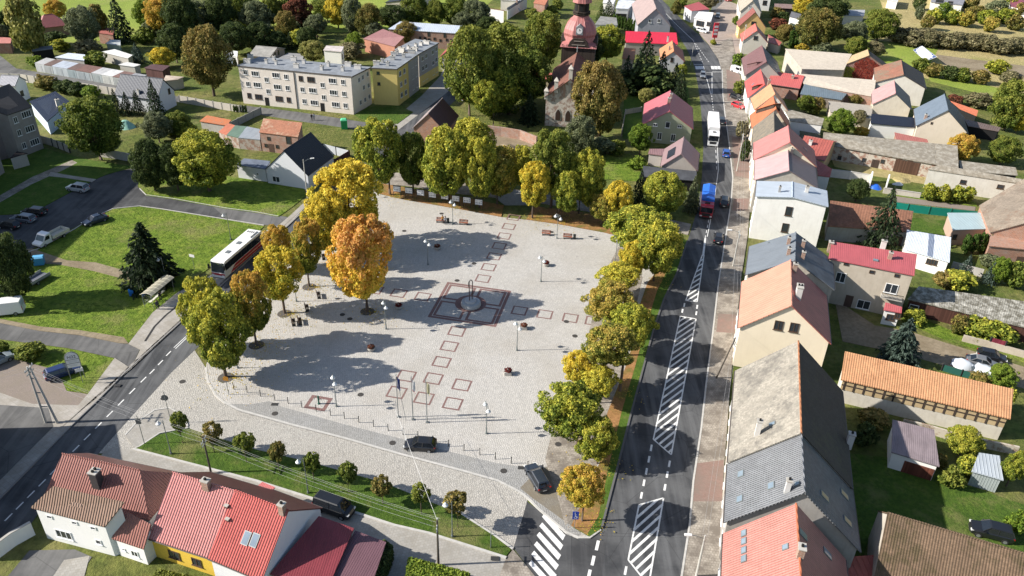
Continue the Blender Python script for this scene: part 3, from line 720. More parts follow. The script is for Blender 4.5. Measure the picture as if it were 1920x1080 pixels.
# ---------------------------------------------------------------- street houses, right-hand row
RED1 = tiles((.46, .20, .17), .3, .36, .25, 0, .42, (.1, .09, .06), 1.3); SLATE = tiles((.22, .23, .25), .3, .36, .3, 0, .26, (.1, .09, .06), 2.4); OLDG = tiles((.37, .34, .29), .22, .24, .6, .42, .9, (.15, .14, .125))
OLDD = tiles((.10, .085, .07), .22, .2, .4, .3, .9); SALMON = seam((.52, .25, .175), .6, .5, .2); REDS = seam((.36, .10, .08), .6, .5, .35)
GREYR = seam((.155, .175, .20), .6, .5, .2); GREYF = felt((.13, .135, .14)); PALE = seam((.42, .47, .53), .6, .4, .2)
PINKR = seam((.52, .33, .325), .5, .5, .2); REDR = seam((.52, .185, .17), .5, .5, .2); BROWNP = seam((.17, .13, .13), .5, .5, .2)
h = gable('town_house', 'red tiled house on the street with a line of four small skylights', 'house', (1356, 986), (1486, 945), (1587, 1068), (1500, 1180), 5.0, GREYW, RED1, ridge=tiles((.5, .16, .08)))
for p in ((1395, 1000), (1395, 1015), (1395, 1032), (1395, 1048)): h.sky(p, .85, .65)
h.sky((1473, 1026), .7, .7); h.sky((1505, 1002), .8, 1.3); h.sky((1551, 1038), .8, 1.3); h.chim((1500, 1040), .8, .6, 1.0)
h = gable('town_house', 'dark glazed tile house with three skylights between the red and the mossy roof', 'house', (1357, 982), (1505, 925), (1613, 1037), (1499, 814), 5.6, GREYW, SLATE)
for p in ((1389, 889), (1387, 936), (1446, 911)): h.sky(p, 1.0, .8)
h.sky((1495, 907), .6, .6)
for p in ((1546, 931), (1583, 928), (1589, 978)): h.sky(p, .8, 1.3, plain((.5, .36, .2), .4))
h.chim((1475, 921), .5, .5, 1.5, plain((.55, .55, .54)))
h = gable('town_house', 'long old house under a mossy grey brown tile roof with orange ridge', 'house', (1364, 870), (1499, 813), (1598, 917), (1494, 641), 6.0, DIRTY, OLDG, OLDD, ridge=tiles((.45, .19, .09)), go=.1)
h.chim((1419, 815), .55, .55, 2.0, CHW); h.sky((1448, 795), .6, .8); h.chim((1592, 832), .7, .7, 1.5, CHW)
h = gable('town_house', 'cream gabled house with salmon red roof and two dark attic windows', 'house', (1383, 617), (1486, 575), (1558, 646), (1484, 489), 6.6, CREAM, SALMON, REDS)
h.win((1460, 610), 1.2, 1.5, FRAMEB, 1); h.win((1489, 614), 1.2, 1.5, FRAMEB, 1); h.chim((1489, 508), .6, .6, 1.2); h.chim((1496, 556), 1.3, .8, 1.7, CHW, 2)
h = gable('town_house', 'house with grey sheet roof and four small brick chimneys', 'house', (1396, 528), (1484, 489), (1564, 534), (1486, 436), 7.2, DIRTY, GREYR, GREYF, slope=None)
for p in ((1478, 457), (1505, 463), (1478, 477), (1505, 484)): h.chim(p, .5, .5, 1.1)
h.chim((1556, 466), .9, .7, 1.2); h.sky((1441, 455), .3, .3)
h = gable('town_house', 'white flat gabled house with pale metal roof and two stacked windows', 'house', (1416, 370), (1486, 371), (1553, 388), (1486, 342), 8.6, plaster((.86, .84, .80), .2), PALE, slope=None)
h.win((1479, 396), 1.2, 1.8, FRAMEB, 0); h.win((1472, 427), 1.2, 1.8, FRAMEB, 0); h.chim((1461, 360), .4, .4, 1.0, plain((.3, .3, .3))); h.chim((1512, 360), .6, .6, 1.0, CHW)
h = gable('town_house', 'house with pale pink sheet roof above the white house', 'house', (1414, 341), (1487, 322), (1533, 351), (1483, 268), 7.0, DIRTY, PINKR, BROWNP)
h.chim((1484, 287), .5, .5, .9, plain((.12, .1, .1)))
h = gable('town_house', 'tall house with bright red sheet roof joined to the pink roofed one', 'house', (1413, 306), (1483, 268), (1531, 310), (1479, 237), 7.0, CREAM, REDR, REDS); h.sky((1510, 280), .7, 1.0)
h = gable('side_wing', 'wing with deep red roof and ochre wall behind the red roofed house', 'house wing', (1560, 305), (1562, 276), (1548, 262), (1502, 264), 4.2, plaster((.52, .36, .20), .2), REDS, slope=30); h.chim((1519, 271), .7, .7, .9, CHW)
shed('side_wing', 'low annex with red lean-to roof and white wall beside the ochre wing', 'house wing', [(1533, 330), (1556, 333), (1560, 318), (1530, 300)], (3.4, 3.4, 4.2, 4.4), WHITE, REDS)
h = shed('wing_house', 'two storey cream wing with long raspberry red roof and a small balcony', 'house', [(1553, 486), (1714, 518), (1719, 478), (1559, 454)], (8.0, 8.6), plaster((.50, .44, .36), .35), seam((.42, .10, .11), .3, .5, .15))
h.win((1671, 541), 1.9, 1.7); h.win((1619, 571), 2.0, 1.6); h.win((1576, 520), 1.5, 1.8)
for p in ((1587, 495), (1635, 510), (1682, 517)): h.win(p, .8, .6, FRAMEB, 0, sill=False)
h.chim((1655, 464), .8, .6, 1.2, CHW); h.chim((1668, 484), .6, .6, 1.0); h.sky((1642, 488), .8, .6)
q, pl = h.pick(h.walls, (1671, 556)); u, n = pl[1], pl[3]
bb = MB(); bb.box(q + n * .6, 3.2, 1.2, .15, 0, u, -n)
for k in range(17): bb.box(q + n * 1.15 + u * (-1.5 + k * .19), .05, .05, 1.0, 1, u, -n)
bb.box(q + n * 1.15 + Z * 1.0, 3.2, .07, .07, 1, u, -n); bb.build('balcony', [CONCW, DARKM], h.root)
h.door((1585, 585), 1.2, 2.2)
h = shed('porch', 'small white porch with red roof under the balcony', 'porch', [(1656, 582), (1690, 588), (1691, 577), (1660, 568)], (2.6, 3.1), WHITE, seam((.42, .10, .11), .3, .5, .15)); h.win((1670, 595), 1.3, 1.1, FRAMEB); h.win((1683, 592), .9, 1.0, FRAMEB)
# further up the street
h = gable('town_house', 'small house with grey brown slab roof behind the red roofed house', 'house', (1411, 262), (1458, 252), (1476, 245), (1457, 211), 5.6, DIRTY, corrug((.25, .21, .16), (.15, .14, .12)), slope=42)
h = gable('town_house', 'house with orange tile roof and a wide low dormer', 'house', (1409, 239), (1462, 206), (1478, 226), (1456, 182), 5.0, CREAM, tiles((.50, .17, .08), .3, .36, .2), slope=44)
def dormer(h, a, b, d=2.2, hh=1.2, mat=None, rm=None):
    """dormer between two photo points (left and right foot of its face) on a roof plane"""
    p, pl = h.pick(h.roofs, a); q, _ = h.pick([pl], b); n = V((pl[3].x, pl[3].y, 0)).normalized(); mb = MB()
    A = [p - n * d, p, q, q - n * d]; T = [p - n * d + Z * (hh + .35), p + Z * hh, q + Z * hh, q - n * d + Z * (hh + .35)]
    mb.mesh([x - Z * .5 for x in A] + T, [(0, 1, 5, 4), (1, 2, 6, 5), (2, 3, 7, 6), (3, 0, 4, 7)], 0)
    e = (q - p).normalized() * .2; R = [T[0] - e, T[1] - e + n * .3, T[2] + e + n * .3, T[3] + e]
    mb.prism(R, [x + Z * .12 for x in R], 1)
    mb.build('dormer', [mat or TIMBER, rm or tiles((.50, .17, .08), .3, .36, .2)], h.roof)
dormer(h, (1417, 213), (1450, 203), 1.6, .9)
h = gable('town_house', 'house with light apricot roof above the orange tiled house', 'house', (1407, 186), (1454, 178), (1474, 200), (1445, 158), 4.6, WHITE, seam((.55, .26, .14), .6, .6, .2), slope=44); h.chim((1441, 158), .6, .6, 1.1)
h = gable('town_house', 'house with cherry red ribbed roof and dormer near the white van', 'house', (1401, 180), (1434, 160), (1450, 172), (1426, 131), 4.4, WHITE, seam((.50, .09, .08), .5, .45, .15), slope=46); dormer(h, (1409, 170), (1420, 166), 1.4, .9, None, seam((.50, .09, .08), .5, .45, .15)); h.sky((1412, 158), .7, .9)
h = gable('side_wing', 'low wing with bright red ribbed roof behind the cherry red house', 'house wing', (1501, 167), (1506, 150), (1508, 143), (1444, 141), 3.4, BRICK, seam((.50, .12, .11), .5, .45, .15), slope=28); h.chim((1486, 147), .7, .7, .8)
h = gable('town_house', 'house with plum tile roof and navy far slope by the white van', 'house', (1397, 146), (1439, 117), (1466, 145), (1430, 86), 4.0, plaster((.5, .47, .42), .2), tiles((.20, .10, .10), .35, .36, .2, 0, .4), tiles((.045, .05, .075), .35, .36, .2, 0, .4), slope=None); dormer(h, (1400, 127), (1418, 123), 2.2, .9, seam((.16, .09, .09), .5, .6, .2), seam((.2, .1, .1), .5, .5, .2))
h.sky((1452, 118), .6, .9); h.sky((1455, 128), .6, .9)
h = gable('town_house', 'white house with salmon red roof near the head of the street', 'house', (1390, 76), (1421, 58), (1441, 84), (1417, 45), 4.0, plaster((.62, .57, .50), .15), seam((.55, .13, .10), .5, .5, .1), seam((.3, .09, .08), .5, .5, .1)); h.win((1417, 71), 1.3, 1.2, FRAMEB, 0); h.sky((1411, 62), .6, .9)
shed('side_wing', 'small cream extension with dark red roof behind the salmon roofed house', 'house wing', [(1441, 80), (1461, 86), (1466, 80), (1440, 65)], (2.8, 3.2), BEIGE, REDS)
h = gable('town_house', 'yellow gabled house with dark red roof slopes', 'house', (1386, 53), (1413, 23), (1436, 52), (1408, 15), 4.0, plaster((.72, .48, .20), .1), seam((.24, .075, .06), .5, .5, .2)); h.win((1413, 43), 1.6, 1.0, FRAMEB, 1)
h = gable('town_house', 'pale house with grey beige tile roof behind the yellow gable', 'house', (1387, 22), (1409, 2), (1428, 26), (1403, -24), 5.0, plaster((.62, .58, .52), .2), tiles((.42, .37, .30), .3, .36, .25)); h.win((1406, 13), .8, .9)
h = gable('town_house', 'white house at the top edge behind the pale tiled house', 'house', (1408, -5), (1428, -30), (1447, -4), (1422, -50), 5.0, WHITE, SLATE); h.win((1434, 5), 1.6, 1.7, FRAMEB)
# yards on the right
BARN1 = corrug((.60, .53, .44), (.50, .44, .36), .3); MOSSC = corrug((.24, .21, .165), (.42, .39, .33), .25); MOSSD = corrug((.20, .17, .13), (.10, .10, .05), .8)
h = shed('barn', 'long barn with pale beige roof and navy lower strip by the plum roofed house', 'barn', [(1503, 130), (1582, 132), (1597, 102), (1472, 92)], (4.6, 6.6), DIRTY, BARN1)
shed('lean_to', 'blue grey lean-to roof in front of the pale beige barn', 'lean-to', [(1494, 140), (1570, 141), (1562, 132), (1497, 130)], (2.8, 3.6), PARKB, seam((.10, .12, .15), .6, .6, .2))
IVYBARN = h = gable('barn', 'brick barn with tan roof and red ivy covering its gable', 'barn', (1583, 129), (1632, 105), (1663, 124), (1629, 94), 5.0, brick((.22, .08, .06), .2), corrug((.50, .36, .20), (.36, .28, .19), .3), corrug((.12, .10, .09), (.2, .17, .13), .3))
h = shed('barn', 'long barn with cream sheet roof between the ivy barn and the blue grey canopy', 'barn', [(1507, 158), (1638, 182), (1642, 151), (1497, 139)], (4.0, 5.2), BRICK, BARN1)
shed('canopy', 'slate blue sheet canopy along the cream roofed barn', 'canopy', [(1500, 177), (1578, 188), (1596, 167), (1508, 158)], (2.8, 4.0), PARKB, seam((.14, .18, .21), .5, .5, .2))
shed('shed', 'small shed with flat beige roof near the pink roofed house', 'shed', [(1556, 210), (1634, 224), (1636, 199), (1553, 190)], (2.6, 3.0), BEIGE, corrug((.42, .38, .32), (.34, .31, .27), .3))
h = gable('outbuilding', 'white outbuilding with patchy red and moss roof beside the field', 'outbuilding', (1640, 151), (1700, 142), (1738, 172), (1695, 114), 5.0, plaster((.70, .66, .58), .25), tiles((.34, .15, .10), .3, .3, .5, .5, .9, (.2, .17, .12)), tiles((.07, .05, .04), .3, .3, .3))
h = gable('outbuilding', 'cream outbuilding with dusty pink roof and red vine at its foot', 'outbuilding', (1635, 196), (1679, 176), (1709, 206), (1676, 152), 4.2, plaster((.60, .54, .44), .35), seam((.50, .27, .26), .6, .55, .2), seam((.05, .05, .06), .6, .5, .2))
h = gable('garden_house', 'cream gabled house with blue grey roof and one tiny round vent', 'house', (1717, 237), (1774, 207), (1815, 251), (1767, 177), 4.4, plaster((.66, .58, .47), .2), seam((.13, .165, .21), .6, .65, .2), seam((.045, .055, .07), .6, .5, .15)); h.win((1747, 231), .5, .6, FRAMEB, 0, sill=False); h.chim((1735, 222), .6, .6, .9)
h = shed('outbuilding', 'low white building with navy tile roof joined to the cream gable', 'outbuilding', [(1632, 232), (1717, 240), (1730, 223), (1634, 214)], (3.4, 4.2), WHITE, tiles((.022, .026, .042), .3, .36, .2, 0, .4))
shed('shed', 'narrow shed with brick red roof in front of the cream gable', 'shed', [(1680, 262), (1742, 272), (1738, 262), (1677, 249)], (2.2, 2.6), BRICK, seam((.36, .13, .11), .4, .6, .2))
h = shed('yard_house', 'white walled outbuilding with grey slab roof edge behind the slab roofed house', 'outbuilding', [(1482, 228), (1541, 236), (1545, 223), (1468, 203)], (4.4, 4.4, 4.8, 5.0), WHITE, MOSSC, ov=.1)
shed('shed', 'dark low shed with mossy roof by the white walled outbuilding', 'shed', [(1501, 262), (1537, 268), (1538, 252), (1499, 246)], (2.4, 2.8), TIMBER, MOSSD)
h = shed('barn', 'long old barn with lichen grey roof and brown plank gate', 'barn', [(1542, 271), (1797, 317), (1795, 274), (1544, 249)], (3.4, 3.4, 4.8, 4.8), OLDWALL, MOSSC, ov=.35)
for p in ((1574, 296), (1620, 300), (1655, 303)): h.win(p, .9, 1.0, FRAMEB, 0, sill=False)
h.door((1640, 310), 1.6, 2.0, TIMBER); h.door((1703, 303), 5.2, 3.0, planks((.11, .06, .04), .25), 'barn_gate')
h = shed('barn', 'white walled barn with narrow lichen grey roof edge and two small windows', 'barn', [(1738, 318), (1912, 345), (1916, 337), (1760, 310)], (4.2, 4.2, 5.0, 5.0), plaster((.66, .63, .57), .35), MOSSC); h.win((1806, 341), 1.2, .9, FRAMEB, 0); h.win((1876, 350), 1.3, .9, FRAMEB, 0)
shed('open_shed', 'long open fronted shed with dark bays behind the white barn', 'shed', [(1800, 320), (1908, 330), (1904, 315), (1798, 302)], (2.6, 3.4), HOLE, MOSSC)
h = shed('workshop', 'white corrugated metal workshop with one grey roof stripe', 'workshop', [(1698, 469), (1780, 493), (1783, 446), (1700, 432)], (3.0, 4.0), WHITE, corrug((.60, .64, .70), (.50, .55, .62), .2)); h.win((1752, 492), 1.0, 1.0, FRAMEB, 1); h.win((1742, 490), .9, 1.0, FRAMEB, 1)
t = h.t; sb = MB(); a0, a1 = t[0].lerp(t[1], .50), t[0].lerp(t[1], .62); b0, b1 = t[3].lerp(t[2], .50), t[3].lerp(t[2], .62); sb.poly([p + Z * .155 for p in (a0, a1, b1, b0)]); o = sb.build('roof_strip', corrug((.20, .24, .32), (.16, .2, .28), .2), h.roof); o['label'] = 'grey blue roof strip'
h = shed('summer_house', 'brick garden house with pale green blue flat roof', 'garden house', [(1786, 432), (1860, 430), (1851, 400), (1776, 400)], (3.2, 3.4), plaster((.46, .33, .26), .3), seam((.38, .48, .50), .6, .5, .15)); h.win((1790, 444), .9, 1.0, FRAMEB, 0)
h = shed('outbuilding', 'low outbuilding with patchy old red tile roof behind the white house', 'outbuilding', [(1551, 425), (1706, 436), (1712, 397), (1557, 377)], (3.0, 5.4), GREYW, tiles((.34, .16, .10), .28, .3, .55, .25, .9, (.16, .09, .06))); h.door((1680, 455), 2.0, 2.0)
h = shed('barn', 'big barn at the right edge with weathered grey tile roof', 'barn', [(1856, 437), (1975, 405), (1960, 312), (1836, 386)], (4.2, 9.5, 9.5, 4.2), BRICKO, tiles((.33, .27, .21), .26, .26, .55, .2, .9, (.2, .13, .09)))
h = shed('brick_shed', 'orange brick shed with worn tile roof at the right edge', 'shed', [(1853, 462), (1975, 474), (1975, 440), (1858, 433)], (3.4, 4.0), BRICKO, brick((.42, .18, .10), .2)); h.door((1918, 475), 1.4, 1.9)
h = shed('long_shed', 'long low shed with white speckled slab roof and plank front', 'shed', [(1702, 562), (1950, 622), (1960, 572), (1722, 538)], (2.6, 3.2), planks((.09, .04, .03), .2), corrug((.13, .12, .09), (.52, .50, .44), .28)); h.win((1714, 575), 1.4, .7, FRAMEW, 0)
h = shed('barn', 'long half-timbered barn with bright orange tile roof', 'barn', [(1576, 713), (1894, 787), (1900, 731), (1584, 660)], (3.8, 3.8, 5.8, 5.8), plaster((.62, .58, .50), .4), tiles((.55, .28, .14), .3, .32, .3, .12, .8, (.32, .15, .07)), ov=.3)
pl = h.walls[0]; o, u, v, n, lu, lv = pl
tb = MB(); tb.box(o + u * lu / 2 + n * .02 + Z * 2.2, lu, .06, 1.65, 0, u, -n); x = tb.build('panel_infill', plaster((.50, .38, .22), .4), h.root)
tb = MB()
for k in range(16): tb.box(o + u * (lu * (k + .3) / 16) + n * .07 + Z * 2.2, .22, .08, 1.65, 0, u, -n)
tb.box(o + u * lu / 2 + n * .075 + Z * 2.95, lu, .06, .16, 0, u, -n); tb.build('timber_frame', TIMBER, h.root)
h = shed('garage', 'shed with faded mauve ribbed roof and a rust red door', 'garage', [(1671, 849), (1761, 876), (1751, 807), (1673, 788)], (2.6, 3.2), WHITE, seam((.235, .19, .20), .22, .6, .45)); h.door((1722, 878), 3.4, 1.9, planks((.16, .055, .035)), 'garage_door')
h = shed('shed', 'light grey metal garden shed beside the bushes', 'shed', [(1821, 885), (1881, 902), (1874, 856), (1835, 850)], (2.2, 2.6), seam((.34, .38, .38), .3, .5, .1), seam((.40, .44, .48), .4, .5, .15))
h = gable('barn', 'barn in the bottom right corner with brown mossy tile roof', 'barn', (1640, 1085), (1662, 963), None, (1960, 1052), 4.0, DIRTY, tiles((.19, .125, .08), .26, .24, .5, .45, .9, (.08, .06, .03)), slope=42, gutter=False, go=.05)
shed('link_roof', 'small dark red ribbed link roof beside the corner barn', 'shed', [(1585, 1085), (1640, 1085), (1640, 1042), (1600, 1045)], (2.6, 3.0), GREYW, REDS)
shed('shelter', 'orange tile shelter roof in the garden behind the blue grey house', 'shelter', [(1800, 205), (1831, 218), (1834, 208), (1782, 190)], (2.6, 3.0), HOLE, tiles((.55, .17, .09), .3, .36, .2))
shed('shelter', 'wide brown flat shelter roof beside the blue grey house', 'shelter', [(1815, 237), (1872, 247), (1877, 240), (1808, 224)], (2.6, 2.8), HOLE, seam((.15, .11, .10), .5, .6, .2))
h = shed('outbuilding', 'flat roofed white shed standing in the bushes beyond the barns', 'shed', [(1581, 30), (1620, 31), (1622, 19), (1584, 19)], (3.2, 3.2), plaster((.62, .6, .56), .2), felt((.30, .31, .33)))
shed('open_shed', 'brown open shed under the yellow tree near the street top', 'shed', [(1452, 15), (1488, 17), (1490, 9), (1452, 7)], (2.4, 2.8), HOLE, seam((.25, .17, .15), .5, .6, .2))
shed('shed', 'small white shed with slate roof near the yellow tree', 'shed', [(1480, 32), (1500, 37), (1502, 27), (1484, 22)], (2.6, 3.0), WHITE, felt((.12, .12, .13)))
h = shed('outbuilding', 'long white building at the top right edge', 'house', [(1745, 4), (1805, 10), (1815, -14), (1750, -18)], (4, 4), WHITE, felt((.2, .2, .22))); h.win((1762, 3), 3, 1.5, FRAMEB); h.win((1782, 6), 2, 1.5, FRAMEB)
shed('outbuilding', 'white shed at the top edge beside the dry field', 'shed', [(1663, 1), (1683, 4), (1687, -8), (1668, -10)], (3, 3), WHITE, felt((.5, .5, .5)))
shed('barn', 'barn with flat wine red roof in the top right corner', 'barn', [(1893, 12), (1935, 20), (1930, -20), (1898, -20)], (4, 7), WHITE, seam((.24, .07, .09), .5, .5, .2))
# ---------------------------------------------------------------- lower left houses
BRT = tiles((.28, .12, .10), .3, .9, .15, 0, .4, (.1, .09, .06), 2.0); PKT = tiles((.52, .22, .21), .3, .42, .12, 0, .22, (.1, .09, .06), 2.2); RDT = tiles((.45, .11, .10), .3, .42, .15, 0, .32, (.1, .09, .06), 2.0)
OLV = tiles((.25, .16, .12), .3, .9, .2, .15, .6, (.13, .10, .06), 2.0)
ze = 3.4
def eaves(name, label, cat, R0, R1, E0, ze, slope, wall, rl, rr=None, **kw):
    return gable(name, label, cat, E0, R0, None, R1, ze, wall, rl, rr, slope=slope, **kw)
h = eaves('hipped_house', 'white house with hipped brown red ribbed roof at the street corner', 'house', (128, 855), (306, 893), (66, 929), 3.2, 42, plaster((.84, .83, .81), .08), BRT, BRT, hip=.4, hip1=2.8, go=.3)
HH = h
c0, ax, le, hw, L, ze_, zr_ = h.info
h.chim((184, 907), .9, .9, 1.8, plain((.06, .055, .055)), 2)
# antenna and pot kept on the chimney; projecting front bay
h2 = shed('front_wing', 'white front wing with faded olive brown ribbed roof and small windows', 'house wing', [(58, 953), (197, 989), (234, 943), (100, 913)], (4.6, 4.6, 6.9, 6.9), plaster((.84, .83, .81), .08), OLV, ov=.3)
for p in ((93, 969), (140, 980), (175, 990)): h2.win(p, .7, .5, FRAMEW, 0, sill=False)
h2.win((120, 1002), 2.0, 1.2, FRAMEW, 2); h2.win((185, 1016), .7, .7, FRAMEW, 0)
h3 = shed('entrance_bay', 'low white bay with brown red roof and brick step', 'house wing', [(210, 1011), (270, 1031), (284, 985), (228, 955)], (2.6, 2.6, 4.6, 5.0), plaster((.84, .83, .81), .08), BRT, ov=.25); h3.win((253, 1038), .9, .9, FRAMEW, 1); h3.win((232, 1030), .4, .4, FRAMEW, 0)
h = eaves('terraced_house', 'yellow house with glossy pink red ribbed tile roof', 'house', (318, 886), (455, 927), (284, 1013), 3.0, 42, plaster((.6, .58, .55), .08), PKT, tiles((.16, .05, .045), .25, .42, .1, 0, .5, (.1, .09, .06), 1.0), go=.02)
q, pl = h.pick(h.walls, (350, 1045)); o, u, v, n, lu, lv = pl; mb = MB(); mb.box(o + u * lu / 2 + n * .02, lu + .04, .05, lv - .05, 0, u, -n); x = mb.build('front_render', plaster((.74, .50, .07), .08), h.root); x['label'] = 'yellow painted front'
h.walls = [(o + n * .045, u, v, n, lu, lv)] + h.walls
h.chim((388, 914), .8, .6, 1.0); h.win((327, 1040), 1.4, 1.1, FRAMEB, 1); h.win((369, 1054), 1.2, 1.1, FRAMEB, 1)
h = eaves('terraced_house', 'house with deep red ribbed tile roof and a pair of skylights', 'house', (456, 927), (541, 959), (374, 1042), 3.0, 42, plaster((.70, .70, .72), .08), RDT, tiles((.16, .05, .045), .25, .42, .1, 0, .5, (.1, .09, .06), 1.0), go=.05)
h.sky((462, 1009), .85, 1.4); h.sky((478, 1013), .85, 1.4); h.chim((530, 960), .6, .6, 1.1, CHB)
for p in ((425, 951), (427, 976)): h.chim(p, .35, .2, .2, plain((.12, .04, .035)), 0, 'roof_vent')
shed('door_canopy', 'small red ribbed door canopy over the pavement behind the terraced houses', 'canopy', [(478, 917), (508, 925), (516, 915), (492, 905)], (2.5, 2.9), GREYM, seam((.42, .09, .09), .2, .5, .1), ov=.5)
shed('annex', 'low annex with dark wine red sheet roof beside the white gable', 'annex', [(506, 1078), (612, 1110), (664, 992), (598, 969)], (2.8, 2.8, 3.6, 3.9), plaster((.6, .6, .6), .2), seam((.20, .035, .045), .25, .45, .3))
shed('annex', 'low annex with purple brown ribbed roof and white gutter', 'annex', [(608, 1100), (690, 1120), (724, 1018), (666, 996)], (2.5, 2.5, 3.1, 3.1), plaster((.6, .6, .6), .2), seam((.14, .07, .085), .25, .5, .2))
# ---------------------------------------------------------------- left side
AW = plaster((.34, .315, .30), .4); AW2 = plaster((.235, .205, .21), .3)
h = shed('apartment_block', 'grey three storey apartment block with black roof at the left edge', 'apartment block', [(14, 217), (61, 201), (18, 158), (-70, 190)], (9.6, 9.6, 13, 13), AW, tiles((.035, .033, .033), .3, .3, .2), ov=.1)
APT = h
for p in ((29, 225), (36, 249), (45, 273)): h.win(p, 1.0, 1.4, FRAMEW, 1, wl=None)
for p in ((49, 214), (56, 241), (65, 266)): h.win(p, 2.3, 1.4, FRAMEW, 3)
h = shed('stair_tower', 'mauve grey stairwell bay with porch on the apartment block', 'apartment block', [(-60, 236), (16, 217), (8, 192), (-70, 195)], (9.0, 9.0, 10, 10), AW2, tiles((.035, .033, .033), .3, .3, .2), ov=.1)
for p in ((6, 222), (10, 246), (20, 275)): h.win(p, 1.2, 1.2, FRAMEW, 1)
shed('apartment_tower', 'tall apartment house just beyond the left edge shading the car park', 'apartment block', [P((x, y, 18)) for x, y in ((-124, 110), (-108, 112), (-107, 154), (-123, 156))], (18, 18, 18, 18), AW, felt((.1, .1, .1)), ov=.1)
h = shed('porch', 'dark roofed entrance porch of the grey apartment block', 'porch', [(18, 298), (42, 291), (52, 288), (32, 285)], (2.6, 2.6, 2.7, 2.7), plaster((.45, .43, .4), .3), felt((.03, .025, .025)), ov=.15)
h = shed('bungalow', 'light blue bungalow with navy sheet roof and white chimney', 'house', [(55, 191), (88, 229), (132, 192), (104, 172)], (3.5, 3.2, 3.5, 4.3), plaster((.52, .60, .70), .1), tiles((.016, .022, .045), .4, .4, .1, 0, .4), ov=.25)
h.win((103, 232), 1.2, 1.4, FRAMEW, 1); h.chim((109, 196), .8, .8, 1.2, CHW)
h = gable('cottage', 'white gabled house with light grey tile roof behind the black roofed block', 'house', (20, 162), (35, 144), (61, 152), (2, 142), 4.4, WHITE, tiles((.33, .33, .37), .35, .36, .2), slope=None); h.win((41, 175), 1.2, 1.3, FRAMEB, 0)
h = gable('cottage', 'white gabled house with dark blue grey ribbed roof half behind spruces', 'house', (290, 188), (306, 148), (338, 172), (228, 139), 3.6, plaster((.66, .68, .72), .1), tiles((.05, .06, .085), .4, .45, .15, 0, .55), slope=46, gutter=False); h.win((317, 171), .9, 1.4, FRAMEB, 0); h.chim((260, 175), .6, .6, .8, CHW)
h = gable('white_house', 'white gabled house with black roof beside the square', 'house', (499, 317), (529, 284), (577, 331), (581, 249), 3.1, plaster((.66, .67, .70), .05), tiles((.014, .017, .03), .4, .4, .1, 0, .5), ov=.12, go=.1)
h.win((518, 336), 1.7, 1.3, FRAMEW, 1)
h = shed('annex', 'white annex with flat grey roof attached to the black roofed white house', 'annex', [(443, 310), (498, 318), (507, 303), (458, 298)], (2.9, 2.9, 3.0, 3.0), plaster((.66, .67, .70), .05), felt((.12, .14, .18)), ov=.08); h.win((483, 326), .6, .5, FRAMEW, 0, sill=False)
h = shed('brick_ruin', 'small derelict brick house with crumbling orange tile roof', 'house', [(486, 249), (559, 258), (567, 231), (494, 223)], (4.4, 4.4, 5.9, 5.9), brick((.42, .19, .12), .5), tiles((.46, .20, .12), .28, .3, .4, .35, .9, (.50, .36, .25)), ov=.15)
for p in ((504, 260), (499, 273), (520, 275)): h.win(p, .8, .9, FRAMEB, 0, sill=False)
h.door((510, 283), 1.3, 2.0); h.win((541, 263), 1.2, 1.8, FRAMEB, 0, sill=False)
for pts, c, lab in (([(410, 248), (425, 254), (441, 236), (428, 232)], (.50, .17, .10), 'orange roofed lock-up shed in the row beside the brick ruin'), ([(425, 254), (447, 259), (463, 238), (441, 236)], (.13, .20, .15), 'green roofed lock-up shed in the row beside the brick ruin'), ([(447, 259), (488, 263), (487, 243), (463, 238)], (.27, .30, .33), 'grey roofed lock-up shed in the row beside the brick ruin')):
    shed('lock_up_shed', lab, 'shed', pts, (2.6, 3.2), old_plaster((.45, .4, .35), (.35, .16, .1)), seam(c, .5, .6, .25), ov=.05, group='lock-up sheds beside the brick ruin')
shed('garden_shed', 'low shed with bright orange roof between garden and panel fence', 'shed', [(374, 228), (425, 236), (434, 226), (388, 217)], (2.2, 2.6), CONCW, corrug((.55, .18, .08), (.40, .20, .12), .3))
# garages
gcol = [((.42, .42, .42), (.50, .52, .52)), ((.15, .10, .085), (.38, .40, .40)), ((.40, .44, .50), (.40, .44, .46)), ((.15, .10, .085), (.30, .36, .38)), ((.18, .10, .08), (.32, .36, .38)), ((.20, .11, .09), (.34, .36, .36)), ((.45, .45, .45), (.36, .40, .40)), ((.60, .60, .59), (.52, .53, .50)), ((.20, .12, .10), (.36, .38, .37)), ((.30, .30, .31), (.34, .35, .34))]
gx = [65, 82, 97, 126, 141, 166, 171, 190, 211, 232, 254]
adj = ['pale grey roofed', 'brown roofed', 'blue white roofed', 'dark rust roofed', 'brown and grey roofed', 'narrow red brown roofed', 'light roofed', 'white', 'rust brown roofed', 'mid grey roofed']
for k in range(10):
    x0, x1 = gx[k], gx[k + 1]; y = lambda x: 119 + (x - 65) * .172
    h = shed('lock_up_garage', adj[k] + ' metal garage, %s in the row along the lane' % ('first from the left', 'second from the left', 'third from the left', 'fourth from the left', 'fifth', 'sixth from the left', 'seventh from the left', 'eighth from the left', 'second from the right end', 'at the right end')[k], 'garage', [(x0, y(x0)), (x1, y(x1)), (x1 + 22, y(x1) - 10), (x0 + 22, y(x0) - 10)], (2.3, 2.7), seam(gcol[k][1], .5, .6, .3), seam(gcol[k][0], .4, .6, .4), ov=.06, group='metal lock-up garages along the lane')
    if x1 - x0 > 10:
        q, pl = h.pick(h.walls, ((x0 + x1) / 2, y((x0 + x1) / 2) + 8)); h.door(((x0 + x1) / 2, y((x0 + x1) / 2) + 8), 2.3, 2.0, seam(sc(gcol[k][1], .85), .6, .5, .2), 'garage_door')
